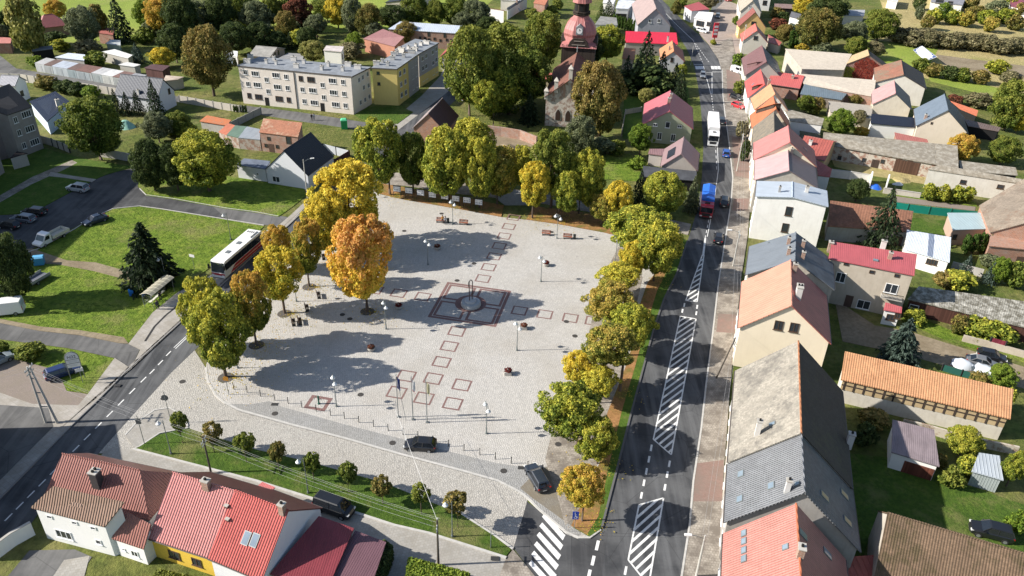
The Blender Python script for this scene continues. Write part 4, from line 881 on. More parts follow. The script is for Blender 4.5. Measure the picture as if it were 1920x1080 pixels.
for pts, z, wl, rf, lab in (([(103, 108), (158, 114), (160, 103), (128, 100)], 2.8, CONCW, corrug((.62, .66, .72), (.5, .56, .64), .3), 'pale blue metal shed roof behind the garages'),
    ([(190, 98), (240, 110), (249, 104), (215, 93)], 2.8, CONCW, corrug((.72, .71, .68), (.6, .6, .58), .2), 'shed with large white sheet roof in the gardens'),
    ([(222, 122), (252, 126), (264, 122), (238, 117)], 2.6, CONCW, corrug((.66, .65, .62), (.5, .5, .5), .2), 'low white shed roof between the gardens and garages'),
    ([(270, 128), (305, 134), (319, 124), (286, 121)], 3.0, planks((.12, .06, .055)), seam((.10, .05, .05), .4, .6, .2), 'dark maroon shed beside the glass greenhouse'),
    ([(306, 153), (333, 150), (345, 145), (311, 142)], 2.6, CONCW, felt((.40, .33, .27)), 'shed with tan felt roof by the tall chestnut'),
    ([(198, 82), (226, 86), (226, 76), (208, 75)], 3.4, plaster((.26, .32, .26), .3), seam((.5, .52, .5), .5, .6, .2), 'square green grey shed with light roof'),
    ([(183, 62), (212, 66), (215, 54), (190, 52)], 3.2, BRICK, seam((.36, .12, .10), .5, .6, .2), 'red roofed shed under the tall spruce'),
    ([(-20, 82), (20, 82), (22, 72), (-20, 68)], 3.0, BRICK, seam((.50, .20, .17), .5, .6, .2), 'pink red roofed shed at the left edge'),
    ([(60, 97), (100, 92), (98, 86), (62, 90)], 2.8, HOLE, felt((.13, .14, .15)), 'grey carport roof left of the gardens'),
    ([(420, 102), (445, 107), (446, 97), (424, 94)], 2.6, WHITE, felt((.6, .6, .58)), 'small white roofed hut right of the tall chestnut')):
    shed('garden_shed', lab, 'shed', pts, (z, z + .3), wl, rf)
h = eaves('farmhouse', 'house with hipped dark red roof in the meadow at top left', 'house', (70, 30), (118, 25), (66, 55), 3.0, 30, plaster((.3, .2, .16), .2), tiles((.34, .11, .105), .35, .36, .2, 0, .5), hip=3, gutter=False)
# apartment blocks behind
APW = plaster((.80, .72, .64), .22); APY = plaster((.80, .62, .22), .12); APG = plaster((.42, .405, .40), .25); FELT = felt((.19, .205, .225))
def block(name, label, tl, tr, br, hgt, walls, felt_m=FELT, split=None):
    """flat roofed block: top corners of the front face and the far right corner, all at height hgt"""
    A, B, C = G(*tl, hgt), G(*tr, hgt), G(*br, hgt); D = A + (C - B)
    h = House(name, label, 'apartment block', (A + C) / 2); c = (A + B + C + D) / 4
    ins = lambda p: p + (c - p).normalized() * .35
    W = [ins(p) for p in (A, B, C, D)]
    for i in range(4):
        p, q = W[i], W[(i + 1) % 4]; u = V((q.x - p.x, q.y - p.y, 0)); h.plane(h.walls, V((p.x, p.y, 0)), u, Z, u.length, hgt)
    mb = MB(); mb.prism([V((p.x, p.y, -.1)) for p in W], [p - Z * .02 for p in W]); mb.build('wall', walls, h.root)
    rb = MB(); rb.prism([p - Z * .02 for p in (A, B, C, D)], [p + Z * .3 for p in (A, B, C, D)], 1, 0); h.roof = rb.build('roof', [felt_m, GUTTER], h.root)
    u = (B - A).normalized(); h.plane(h.roofs, A + Z * .3, B - A, Z.cross(u), (B - A).length, (D - A).length); h.c4 = (A, B, C, D); return h
h = block('apartment_block', 'long beige three storey apartment block with flat grey roof', (444, 125), (660, 145.5), (696, 127.5), 9.6, APW); BLK = h
sb = MB(); A, B, C, D = h.c4; u = (B - A).normalized(); n = u.cross(Z); sb.box(V((A.x, A.y, 0)).lerp(V((B.x, B.y, 0)), .497) - n * .1, .15, .3, 9.5, 0, u, -n); sb.build('downpipe', GUTTER, h.root)
fw = [(460, 135, 1), (478, 138, 2), (517, 141, 2), (536, 144, 1), (564, 147, -1), (583, 149, -2), (623, 151.5, 2), (643, 154, 1),
      (465, 157.5, 1), (482, 159, 2), (520, 163, 2), (539, 165, 1), (567, 168, 1), (586, 169.5, 2), (625, 173.5, 2), (645, 176, 1),
      (467.5, 179, -1), (485, 181.5, -2), (523.5, 185, -2), (541.5, 187, -1), (570.5, 190, 1), (589, 192.5, 2), (629, 196, 2), (647.5, 198, 1),
      (499.5, 149.5, 1), (503, 171.5, 1), (604.5, 159.5, 1), (607, 182.5, 1)]
for x, y, k in fw: h.win((x, y), 1.1 if abs(k) == 1 else 2.0, 1.3, FRAMEW if k > 0 else FRAMEB, abs(k), wl=0)
for p in ((501, 192), (605, 203)): h.door(p, 1.1, 2.2, HOLE)
for p in ((673, 150), (680, 145), (689, 139), (682, 164), (691, 160), (676, 192), (684.5, 187), (692.5, 181)): h.win(p, 1.0, 1.2, FRAMEW, 1, wl=1)
for k, (x, y, w_, l_) in enumerate(((464, 118, 1.8, .7), (470, 110, 1.4, .6), (500, 119, .7, .6), (514, 113, .7, .7), (518, 121, .6, .6), (551, 114, 1.5, .6), (556, 127, 1.4, .6), (570, 119, .8, .6), (604, 131, .7, 1.0), (616, 124, .7, .9), (643, 133, .7, .7), (653, 124, 1.6, .7), (671, 129, 1.8, .6))):
    h.chim((x, y), w_, l_, 1.0, CHW, 1, 'chimney')
h = block('apartment_block', 'yellow ended apartment block with grey side and flat roof', (696, 129), (744, 131.5), (785, 103), 9.6, APY)
for p in ((709, 137), (710.5, 157)): h.win(p, .8, .8, FRAMEB, 0, wl=0)
for p in ((750, 138), (758, 133), (752, 158), (760, 153), (753, 178), (761, 173)): h.win(p, 1.4, 1.3, FRAMEW, 1, wl=1)
gq, gpl = h.pick([h.walls[1]], (770, 140)); o, u, v, n, lu, lv = gpl; pb = MB(); pb.box(o + u * (lu * .76) + n * .03, lu * .48, .08, 9.4, 0, u, -n); x = pb.build('render_panel', APG, h.root); x['label'] = 'grey rendered half of the side wall'
for p in ((773, 123), (780, 118), (774, 144), (781, 139), (775, 164), (782, 159)): h.win(p, 1.3, 1.3, FRAMEW, 1, wl=1)
for p, w_ in (((706, 121), 1.6), ((717, 117), .7), ((727, 123), .8), ((736, 112), 1.2), ((738, 104), 1.4), ((745, 101), .7), ((757, 107), .8), ((772, 99), 2.0)): h.chim(p, w_, .7, .9, CHW, 1)
h = block('apartment_block', 'rear apartment block with grey upper floors and yellow ground floor', (739, 95), (785, 103), (823, 82), 9.2, APG)
o, u, v, n, lu, lv = h.walls[1]; pb = MB(); pb.box(o + u * lu / 2 + n * .03, lu, .08, 3.0, 0, u, -n); x = pb.build('render_panel', APY, h.root); x['label'] = 'yellow rendered ground floor band'
for p in ((792, 110), (799, 105), (811, 98), (818, 92), (793, 128), (799, 124), (812, 118), (818, 112), (794, 148), (800, 144), (813, 136), (819, 131)): h.win(p, 1.4, 1.3, FRAMEW, 1, wl=1)
for p, w_ in (((766, 92), .8), ((778, 95), 1.8), ((780, 88), .8), ((790, 85), 1.0), ((800, 82), 2.0), ((753, 95), 2.0)): h.chim(p, w_, .7, .8, CHW, 1)
# behind the blocks
h = gable('workshop', 'low workshop with weathered grey roof and pink end wall behind the beige block', 'workshop', (500, 108), (523, 92), (531, 91), (478, 88), 3.4, plaster((.50, .40, .33), .3), felt((.25, .24, .22)), slope=18)
h.win((516, 102), .9, 1.2, FRAMEB, 0); h.win((522, 98), .9, 1.2, FRAMEB, 0)
shed('workshop', 'flat grey roofed workshop beside the willow behind the beige block', 'workshop', [(522, 110), (566, 114), (572, 102), (540, 100)], (3.0, 3.0), CONCW, felt((.22, .22, .22)))
h = shed('transformer_house', 'white flat roofed cube building behind the beige block', 'outbuilding', [(606, 95), (640, 98), (645, 88), (612, 86)], (5.5, 5.5), WHITE, felt((.45, .40, .38))); h.win((642, 106), .9, 1.4, FRAMEB, 1)
h = shed('barn', 'barn with dusty maroon roof behind the yellow block', 'barn', [(681, 73), (740, 88), (758, 70), (718, 55)], (4.0, 4.0, 6.5, 6.5), plaster((.46, .22, .15), .3), seam((.25, .12, .12), .5, .6, .2))
h = shed('stable', 'long brick stable with pale arched metal roof', 'stable', [(728, 55), (854, 63), (866, 49), (750, 41)], (5.2, 5.2, 6.4, 6.4), brick((.34, .16, .10), .3), seam((.50, .55, .62), .6, .4, .15), ov=.2)
for p in ((804, 64), (834, 66)): h.win(p, .9, 1.6, FRAMEB, 0, sill=False)
for p in ((788, 71), (797, 72), (805, 74), (815, 73), (826, 76), (838, 75), (846, 76)): h.win(p, .8, .9, FRAMEB, 0, sill=False)
h = gable('barn', 'barn with scarlet roof and white gable by the big trees', 'barn', (824, 108), (845, 94), (858, 111), (868, 66), 3.6, plaster((.60, .58, .55), .2), seam((.34, .07, .06), .5, .5, .2), slope=None)
h = gable('black_barn', 'large hall with black roof among the trees at the top', 'barn', (704, 14), (728, 0), (760, 20), (776, -24), 4.5, DIRTY, seam((.02, .022, .03), .5, .5, .1), slope=30)
h = gable('cottage', 'white gabled house with slate roof and skylight at the top centre', 'house', (932, 32), (951, 16), None, (986, -6), 3.6, WHITE, SLATE, slope=42); h.chim((969, 6), .6, .6, 1.2); h.sky((974, 18), .9, 1.2)
h = gable('brick_house', 'brick house with dark maroon roof standing beside the street corner', 'house', (776, 238), (802, 214), (832, 252), (829, 185), 3.6, BRICKO, seam((.30, .24, .23), .5, .5, .2), seam((.075, .03, .035), .4, .5, .15), slope=None)
shed('tall_house', 'yellow house with coral roof behind the church trees', 'house', [(1000, 148), (1036, 150), (1040, 138), (1008, 136)], (4, 4.6), plaster((.66, .56, .38), .1), tiles((.50, .15, .12), .3, .36, .2))
# right of the church
h = gable('green_house', 'pale green house with raspberry red roof facing the square', 'house', (1204, 231), (1259, 210), (1300, 247), (1260, 171), 4.2, plaster((.34, .36, .26), .2), seam((.47, .13, .15), .5, .5, .1), seam((.34, .075, .085), .5, .45, .1))
for p in ((1252, 234),): h.win(p, 1.1, 1.5, FRAMEW, 0)
for p in ((1229, 234), (1274.5, 237)): h.win(p, 1.0, .7, FRAMEW, 1)
for p in ((1236.5, 255), (1262, 258)): h.win(p, 1.1, 1.8, FRAMEW, 1)
h.chim((1254, 193), .8, .7, 1.2, CHB); h.chim((1258, 183), .6, .6, .9, CHB)
h = gable('bungalow', 'small house with dusky mauve roof and solar panels on one slope', 'house', (1238, 313), (1279, 290), (1308, 322), (1284, 258), 2.8, plaster((.42, .38, .34), .3), seam((.27, .18, .185), .5, .5, .1))
q0, pl = h.pick(h.roofs, (1259, 287)); o, u, v, n, lu, lv = pl; mb = MB(); mb.prism([q0 + u * a + v * b + n * .06 for a, b in ((-2.4, -1), (2.4, -1), (2.4, 1), (-2.4, 1))], [q0 + u * a + v * b + n * .12 for a, b in ((-2.4, -1), (2.4, -1), (2.4, 1), (-2.4, 1))]); mb.build('solar_panel', glassy('solar_cells', (.03, .035, .05), .15), h.roof)
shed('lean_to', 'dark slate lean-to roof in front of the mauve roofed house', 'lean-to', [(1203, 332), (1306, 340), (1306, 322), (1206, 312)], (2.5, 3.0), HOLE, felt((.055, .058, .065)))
shed('annex', 'low white annex with mauve roof left of the solar panels', 'annex', [(1215, 289), (1247, 293), (1252, 280), (1218, 280)], (2.7, 3.0), plaster((.5, .46, .43), .3), seam((.27, .16, .165), .5, .5, .1))
h = gable('cottage', 'white cottage with light orange tile roof near the crossing', 'house', (1238, 113), (1262, 97), (1284, 117), (1259, 77), 3.4, plaster((.52, .52, .54), .1), tiles((.55, .25, .12), .3, .36, .2), tiles((.40, .13, .08), .3, .36, .2)); h.win((1260, 112), .9, 1.3, FRAMEB, 1); h.chim((1255, 94), .5, .5, .9); h.chim((1252, 75), .5, .5, .9, CHW)
shed('cottage', 'low orange roofed cottage half hidden by the dark spruces', 'house', [(1166, 110), (1190, 113), (1192, 92), (1170, 90)], (3.2, 5), BEIGE, tiles((.55, .25, .14), .3, .36, .2))
h = shed('hall', 'long hall with vivid crimson red roof behind the spruces', 'hall', [(1172, 80), (1271, 84), (1268, 62), (1173, 59)], (3.8, 5.4), plaster((.4, .36, .33), .3), seam((.62, .03, .06), .5, .45, .08))
h = gable('gabled_house', 'tall grey gabled house with mauve brown roof by the main street', 'house', (1195, 49), (1231, 17), (1258, 50), (1217, -20), 5.2, LILAC, tiles((.36, .27, .26), .35, .36, .2), slope=None); h.win((1219, 39.5), 1.1, 1.2, FRAMEW, 1); h.win((1235.5, 39), 1.1, 1.2, FRAMEW, 1)
h = shed('bungalow', 'small white flat house with grey mono pitch roof behind the autumn tree', 'house', [(1115, 47), (1158, 48), (1156, 34), (1126, 31)], (3.6, 4.4), WHITE, felt((.2, .2, .19)))
h = shed('garage', 'white hall with wide dark door at the top by the thuja hedge', 'garage', [(1154, 16), (1178, 17), (1196, 2), (1160, 0)], (4.4, 4.4), plaster((.7, .7, .7), .1), felt((.5, .52, .56))); h.door((1165, 26), 4.0, 2.6, HOLE, 'garage_door')
# petrol station
h = shed('station_shop', 'petrol station shop with red roof and grey end wall', 'shop', [(1297, 21), (1331, 18), (1310, 4), (1283, 12)], (4.2, 4.2, 4.6, 4.6), plaster((.42, .43, .46), .1), seam((.42, .09, .09), .4, .5, .1))
for p in ((1285, 27), (1289, 31), (1293, 34)): h.win(p, 1.0, 1.8, FRAMEW, 0, sill=False)
h = shed('station_kiosk', 'white and red petrol station kiosk with glazed front', 'kiosk', [(1301, 34), (1333, 40), (1338, 24), (1310, 22)], (3.6, 3.8), plaster((.72, .71, .70), .1), felt((.62, .62, .62))); h.win((1313, 44), 3.2, 1.8, FRAMEB, 2); h.win((1329, 45), 1.6, 1.4, FRAMEB, 1)
sg = MB(); q = G(1339, 76); r1 = V((1, .1, 0)).normalized(); r2 = Z.cross(r1)
t = thing('price_pylon', 'tall red petrol station price pylon with white panel', 'sign', q)
mb = MB(); mb.box(q, .3, .3, 1.2, 0, r1, r2); mb.box(q + Z * 1.0, 1.7, .5, 5.0, 0, r1, r2); mb.build('pylon', plain((.55, .03, .05), .4), t)
mb = MB()
for k in range(3): mb.box(q - r2 * .27 + Z * (2.0 + k * 1.2), 1.3, .06, .7, 0, r1, r2)
mb.build('price_panel', WHITEP, t)
# big white building glimpses at the very top
for pts, z, wl, rf, lab in (([(938, 0), (975, 2), (990, -12), (940, -14)], 4, plaster((.7, .66, .6), .1), felt((.4, .4, .4)), 'cream building at the top edge left of the slate house'),
    ([(915, 22), (940, 26), (946, 20), (918, 16)], 3, WHITE, seam((.3, .14, .11), .5, .6, .2), 'low shed with red brown roof beside the slate house'),
    ([(1130, 6), (1150, 8), (1156, -4), (1134, -6)], 4, WHITE, felt((.5, .5, .5)), 'white house at the top edge behind the church tower'),
    ([(1000, 6), (1022, 10), (1030, -6), (1008, -8)], 5, BRICK, tiles((.5, .2, .12), .3, .36, .2), 'brick house with orange roof at the top edge')):
    shed('far_house', lab, 'house', pts, (z, z + 1.5), wl, rf)
# a tall house stands just outside the picture on the left; its shade falls over the street corner
h = shed('corner_house', 'grey house just beyond the left edge by the street corner', 'house', [(-330, 930), (-75, 845), (-70, 690), (-280, 720)], (9.5, 9.5, 9.5, 9.5), GREYW, OLDD)
# ================================================================ VEGETATION
def leaf_cloud(rng, clumps, per, size, out_bias=.8):
    """many small leaf faces on the outside of many small clumps"""
    vs, fs = [], []
    for (c, r) in clumps:
        cd_ = c.normalized() if c.length > .05 else V((0, 0, 1))
        for _ in range(per):
            d = V((rng.gauss(0, 1), rng.gauss(0, 1), rng.gauss(0, 1))).normalized()
            if d.dot(cd_) < -.35: d = -d
            p = c + d * r * (.72 + .34 * rng.random())
            n = (d * out_bias + V((rng.gauss(0, 1), rng.gauss(0, 1), rng.gauss(0, 1))) * .55 + V((0, 0, .25))).normalized()
            a = n.cross(V((rng.gauss(0, 1), rng.gauss(0, 1), rng.gauss(0, 1)))).normalized(); b = n.cross(a)
            s = size * (.6 + .8 * rng.random()); k = len(vs)
            vs += [p + a * s, p + b * s * .62, p - a * s * .9, p - b * s * .62]; fs.append((k, k + 1, k + 2, k + 3))
    me = bpy.data.meshes.new('crown'); me.from_pydata([tuple(v) for v in vs], [], fs); me.materials.append(None); me.update(); return me
def prof(kind, z):
    if kind == 'egg': return (max(0, 1 - ((z - .18) / (.86 if z > .18 else 1.22)) ** 2)) ** .5
    if kind == 'column': return .8 * max(0, 1 - abs(z) ** 2.4) ** .5 + .1
    return max(0, 1 - z * z) ** .5
def crown(seed, kind, nclump, per, size, rc=.3):
    rng = random.Random(seed); cl = []
    while len(cl) < nclump:
        z = rng.uniform(-.92, .9); a = rng.uniform(0, 2 * PI); R = prof(kind, z); q = rng.random() ** .35
        rad = rc * rng.uniform(.7, 1.25)
        x = max(R - rad * .55, 0) * q * rng.uniform(.85, 1.12)
        if kind in ('broad', 'round'): x *= rng.uniform(.8, 1.14); z *= rng.uniform(.85, 1.05)
        c = V((x * math.cos(a), x * math.sin(a), z * (1 - rad * .55)))
        if sum(1 for o, r_ in cl if (o - c).length < rad * .55) > 1: continue
        cl.append((c, rad))
    return leaf_cloud(rng, cl, per, size)
def spruce(seed, tiers, per, size, droop=.35, width=1.0, ragged=.25):
    """conifer: unit height, unit base radius, drooping boughs in tiers"""
    rng = random.Random(seed); vs, fs = [], []
    for i in range(tiers):
        t = i / (tiers - 1); z = .06 + .93 * t ** .92; R = (1 - t) ** .85 * width + .03
        nb = max(5, int(13 * (1 - t) + 4))
        for k in range(nb):
            a = 2 * PI * (k + rng.random()) / nb; L = R * rng.uniform(1 - ragged, 1 + ragged * .4)
            for j in range(max(3, int(per * (1 - t * .6)))):
                f = rng.random() ** .6; x = L * f
                p = V((x * math.cos(a), x * math.sin(a), z - droop * .16 * f * f * (1 - t * .5) + rng.gauss(0, .006)))
                p += V((-math.sin(a), math.cos(a), 0)) * rng.gauss(0, .10) * L * (1.1 - f * .6)
                d = V((math.cos(a + rng.gauss(0, .5)), math.sin(a + rng.gauss(0, .5)), -.25 + rng.gauss(0, .2))).normalized()
                sd_ = d.cross(V((rng.gauss(0, .5), rng.gauss(0, .5), 1))).normalized()
                s = size * rng.uniform(.6, 1.3); m = len(vs)
                q = V((1, 1, .42))
                vs += [p - d * s * .5, p + sd_ * s * .33, p + d * s, p - sd_ * s * .33]; fs.append((m, m + 1, m + 2, m + 3))
    me = bpy.data.meshes.new('crown'); me.from_pydata([tuple(v) for v in vs], [], fs); me.materials.append(None); me.update(); return me
def trunkmesh(seed, limbs=5):
    rng = random.Random(seed); mb = MB()
    mb.tube([(0, 0, -.03), (.0, .0, .04), (rng.gauss(0, .02), rng.gauss(0, .02), .5), (rng.gauss(0, .03), rng.gauss(0, .03), .97)], 1.0, 8, r2=.5)
    me = mb.data('trunk', None, True, uv=False); return me
def limbmesh(seed, n=7):
    """limbs inside a crown, unit crown space"""
    rng = random.Random(seed); mb = MB()
    for k in range(n):
        a = 2 * PI * (k + rng.random() * .6) / n; e = rng.uniform(.35, 1.1); L = rng.uniform(.6, .92)
        d = V((math.cos(a) * math.cos(e), math.sin(a) * math.cos(e), math.sin(e)))
        p0 = V((0, 0, -.95 + .25 * rng.random())); mb.tube([p0, p0 + d * L * .45 + V((0, 0, .1)), p0 + d * L * 1.15 + V((0, 0, .25))], .035, 5, r2=.01)
    return mb.data('limbs', None, uv=False)
@cached
def leafmat(name, cols, hg):
    """cols: three leaf colours; hg shifts the mix with height in the crown (autumn colour starts at the top; evergreens just get paler there)"""
    n = N('leaves_' + name); tc = n.n('TexCoord'); oi = n.n('ObjectInfo'); g = n.n('NewGeometry')
    off = n.n('VectorMath', operation='ADD'); cb = n.n('CombineXYZ')
    r10 = n.math('MULTIPLY', oi.outputs['Random'], 37.0)
    for i in range(3): n.l(r10, cb.inputs[i])
    n.l(tc.outputs['Object'], off.inputs[0]); n.l(cb.outputs[0], off.inputs[1])
    f = n.noise(off.outputs[0], 2.1, 3, .6); sx = n.n('SeparateXYZ'); n.l(tc.outputs['Object'], sx.inputs[0])
    k = n.math('ADD', f, n.math('MULTIPLY', sx.outputs[2], hg)); k = n.math('ADD', k, n.math('MULTIPLY', n.math('SUBTRACT', g.outputs['Random Per Island'], .5), .34))
    k = n.math('ADD', k, n.math('MULTIPLY', n.math('SUBTRACT', oi.outputs['Random'], .5), .16))
    col = n.ramp(k, [(.28, cols[0]), (.5, cols[1]), (.74, cols[2])])
    vv = n.n('HueSaturation'); n.l(col, vv.inputs['Color']); n.l(n.math('ADD', n.math('MULTIPLY', g.outputs['Random Per Island'], .7), .65), vv.inputs['Value'])
    n.l(vv.outputs[0], n.b.inputs['Base Color']); n.b.inputs['Roughness'].default_value = .65; n.b.inputs['Specular IOR Level'].default_value = .2
    tr = n.n('BsdfTranslucent'); n.l(vv.outputs[0], tr.inputs[0]); mx = n.n('MixShader'); mx.inputs[0].default_value = .36
    n.l(n.b.outputs[0], mx.inputs[1]); n.l(tr.outputs[0], mx.inputs[2]); n.l(mx.outputs[0], n.t.nodes['Material Output'].inputs[0])
    return n.m
LM = {
    'YG': leafmat('yellow_green', ((.10, .155, .022), (.25, .29, .038), (.46, .43, .06)), .13),
    'LY': leafmat('lime_yellow', ((.11, .165, .024), (.27, .31, .042), (.52, .47, .065)), .14),
    'GY': leafmat('golden_green', ((.14, .19, .028), (.36, .37, .05), (.62, .53, .07)), .14),
    'Y': leafmat('yellow', ((.26, .30, .035), (.56, .47, .055), (.74, .56, .07)), .12),
    'O': leafmat('orange', ((.80, .61, .07), (.78, .50, .085), (.66, .35, .11)), .25),
    'OY': leafmat('orange_yellow', ((.30, .30, .04), (.54, .42, .06), (.60, .36, .075)), .12),
    'OG': leafmat('orange_green', ((.13, .175, .025), (.33, .32, .045), (.58, .36, .075)), .28),
    'BR': leafmat('bronze_green', ((.14, .18, .03), (.30, .29, .05), (.50, .36, .08)), .12),
    'G': leafmat('green', ((.07, .11, .018), (.14, .185, .028), (.26, .27, .05)), .1),
    'DG': leafmat('dark_green', ((.032, .055, .016), (.06, .09, .025), (.11, .14, .04)), .05),
    'OL': leafmat('olive_brown', ((.085, .10, .02), (.19, .175, .042), (.33, .24, .075)), .12),
    'RB': leafmat('red_brown', ((.05, .035, .02), (.12, .05, .03), (.27, .09, .05)), .2),
    'SG': leafmat('grey_green', ((.08, .10, .05), (.15, .175, .085), (.24, .26, .14)), .08),
    'PL': leafmat('pale_green', ((.13, .15, .03), (.27, .27, .07), (.40, .36, .12)), .1),
    'FG': leafmat('fresh_green', ((.07, .13, .015), (.14, .22, .025), (.24, .30, .04)), .08),
    'CON': leafmat('needles', ((.014, .027, .012), (.026, .045, .018), (.05, .075, .03)), .05),
    'BLU': leafmat('blue_needles', ((.03, .055, .04), (.06, .09, .07), (.11, .15, .12)), .05),
    'THU': leafmat('thuja', ((.035, .075, .012), (.065, .12, .02), (.11, .17, .035)), .05),
    'RED': leafmat('red_vine', ((.08, .018, .015), (.17, .03, .028), (.28, .06, .04)), .05),
    'GRY': leafmat('bramble', ((.13, .13, .06), (.21, .19, .095), (.30, .26, .14)), .05),
}
BARK = plain((.115, .085, .065), .95); BARKB = plain((.30, .28, .25), .95); BARKL = plain((.20, .15, .11), .95)
CR = {'egg': [crown(11 + i, 'egg', 190, 130, .038, .17) for i in range(4)], 'round': [crown(31 + i, 'round', 190, 125, .039, .185) for i in range(4)],
      'broad': [crown(51 + i, 'broad', 190, 120, .037, .2) for i in range(4)], 'column': [crown(71 + i, 'column', 80, 60, .085, .26) for i in range(2)],
      'ball': [crown(91 + i, 'round', 48, 46, .11, .27) for i in range(4)], 'shrub': [crown(111 + i, 'broad', 42, 44, .12, .32) for i in range(4)]}
SP = {'spruce': [spruce(201 + i, 22, 9, .10) for i in range(3)], 'pine': [spruce(221 + i, 17, 26, .105, .22, 1.0, .32) for i in range(2)], 'thuja': [crown(241 + i, 'column', 40, 45, .13, .3) for i in range(2)]}
TRK = [trunkmesh(301 + i) for i in range(4)]
LMB = [limbmesh(321 + i) for i in range(3)]
for me_ in TRK + LMB:
    me_.materials.clear(); me_.materials.append(BARK)
trng = random.Random(99)
BIG = {'egg', 'round', 'broad'}
def tree(kind, cx, ty, cy, w, scheme, label, tr=2.2, base=None, name=None, group=None, cat='tree', bark=None, hmin=.6, yaw=None):
    """crown seen at photo column cx between rows ty and cy, w wide; base = photo point of the trunk foot when it is visible"""
    th = math.radians(33); my = (ty + cy) / 2; g = G(*base) if base else G(cx, my + 40)
    for _ in range(12):
        m = mpp(g + V((0, 0, 4))); a = w / 2 * m; dpt = math.atan2(CH - 6, math.hypot(g.x, g.y)); hs = (cy - ty) / 2 * m
        b = math.sqrt(max(hs * hs - (a * math.sin(dpt)) ** 2, (hmin * a) ** 2 * math.cos(dpt) ** 2)) / math.cos(dpt)
        if base:
            zc = zat(g, my); off = G(cx, my, zc) - V((g.x, g.y, zc)); break
        zc = tr + b * .97; q = G(cx, my, zc); g = V((q.x, q.y, 0)); off = V((0, 0, 0))
    if base: b = min(b, zc * .93)
    nm = name or {'egg': 'linden_tree', 'round': 'leafy_tree', 'broad': 'spreading_tree', 'column': 'birch_tree', 'ball': 'young_linden', 'shrub': 'shrub'}[kind]
    t = thing(nm, label, cat, (g.x, g.y, 0), 0, group)
    rot = trng.uniform(0, 6.28) if yaw is None else yaw
    inst('crown', trng.choice(CR[kind]), t, (off.x, off.y, zc), (a, a, b), rot, LM[scheme], (trng.uniform(-.13, .13), trng.uniform(-.13, .13), rot))
    if kind != 'shrub':
        rt = max(.12, .075 * a) if kind != 'ball' else .07
        inst('trunk', trng.choice(TRK), t, (0, 0, 0), (rt, rt, max(zc - b * .35, 1)), rot, bark or BARK)
        if kind in BIG: inst('limbs', trng.choice(LMB), t, (off.x, off.y, zc), (a, a, b), rot, bark or BARK)
    return t
def conif(cx, ty, by, w, scheme, label, kind='spruce', name=None, group=None, cat='tree'):
    g = G(cx, by); m = mpp(g); r = w / 2 * m
    g = g + V((g.x, g.y, 0)).normalized() * r * .55; h = zat(g, ty)
    t = thing(name or {'spruce': 'spruce_tree', 'pine': 'pine_tree', 'thuja': 'thuja'}[kind], label, cat, (g.x, g.y, 0), 0, group)
    if kind == 'thuja':
        inst('crown', trng.choice(SP[kind]), t, (0, 0, h / 2), (r * 1.1, r * 1.1, h / 2), trng.uniform(0, 6), LM[scheme]); inst('trunk', TRK[0], t, (0, 0, 0), (.08, .08, h * .5))
    else:
        inst('crown', trng.choice(SP[kind]), t, (0, 0, 0), (r, r, h), trng.uniform(0, 6), LM[scheme]); inst('trunk', trng.choice(TRK), t, (0, 0, 0), (.028 * h * .5, .028 * h * .5, h * .95))
    return t
def shrub(cx, ty, cy, w, scheme, label, group=None, name='shrub'): return tree('shrub', cx, ty, cy, w, scheme, label, .1, None, name, group, 'shrub')
# --- limes round the square
LG = None
tree('egg', 377, 518, 640, 78, 'LY', 'green lime tree behind the front corner lime by the bus stop', 2.4, name='linden_tree')
tree('egg', 412, 545, 690, 108, 'GY', 'big yellow green lime at the front left corner of the square', base=(424, 708))
tree('egg', 470, 508, 622, 74, 'OG', 'orange topped lime between the corner lime and the golden one', base=(481, 647))
tree('egg', 521, 462, 562, 86, 'Y', 'golden yellow lime beside the benches left of the orange lime', base=(534, 588))
tree('egg', 522, 420, 492, 56, 'OY', 'small amber lime right behind the parked coach', 2.0)
tree('egg', 575, 412, 512, 58, 'OG', 'slim green lime with orange tip left of the large golden crown', base=(580, 538))
tree('egg', 652, 303, 440, 130, 'Y', 'large golden lime at the far left corner of the square', 2.4, base=(664, 466))
tree('egg', 612, 362, 470, 88, 'Y', 'yellow lime in front of the large golden lime', base=(618, 494))
tree('egg', 677, 405, 556, 118, 'O', 'lone orange lime standing on the square itself', base=(689, 584))
tree('egg', 710, 222, 342, 88, 'LY', 'tall yellow green lime left of the notice boards', base=(731, 366))
tree('egg', 774, 250, 345, 64, 'G', 'dark green lime beside the leftmost notice board', base=(775, 362))
tree('round', 836, 236, 366, 98, 'LY', 'broad yellow green lime rising behind the notice boards', base=(842, 383))
tree('round', 884, 222, 325, 90, 'LY', 'lime behind the broad yellow green one, next to the brick ruins', 2.4)
tree('egg', 898, 256, 368, 70, 'LY', 'narrow lime with pale trunk behind the rightmost notice boards', base=(899, 391))
tree('round', 938, 272, 368, 70, 'BR', 'bronze green lime left of the stepped entrance path', base=(932, 384))
tree('round', 981, 271, 350, 52, 'LY', 'small lime by the far entrance path of the square', 2.0)
tree('egg', 1034, 242, 356, 84, 'G', 'tall green lime behind the small bright yellow one', base=(1033, 392))
tree('egg', 1003, 301, 388, 60, 'Y', 'bright yellow lime right of the entrance path', base=(998, 410))
tree('round', 1064, 320, 398, 58, 'LY', 'lime with drooping green lower branches by the far lamp', base=(1047, 416))
tree('egg', 1103, 280, 384, 72, 'LY', 'tall yellowish lime in front of the bright garden lawn', base=(1085, 402))
tree('round', 1130, 362, 412, 54, 'BR', 'low dark bronze lime beside the pale yellow one', 1.6)
tree('egg', 1160, 338, 405, 56, 'Y', 'pale yellow lime near the far right corner of the square', base=(1142, 424))
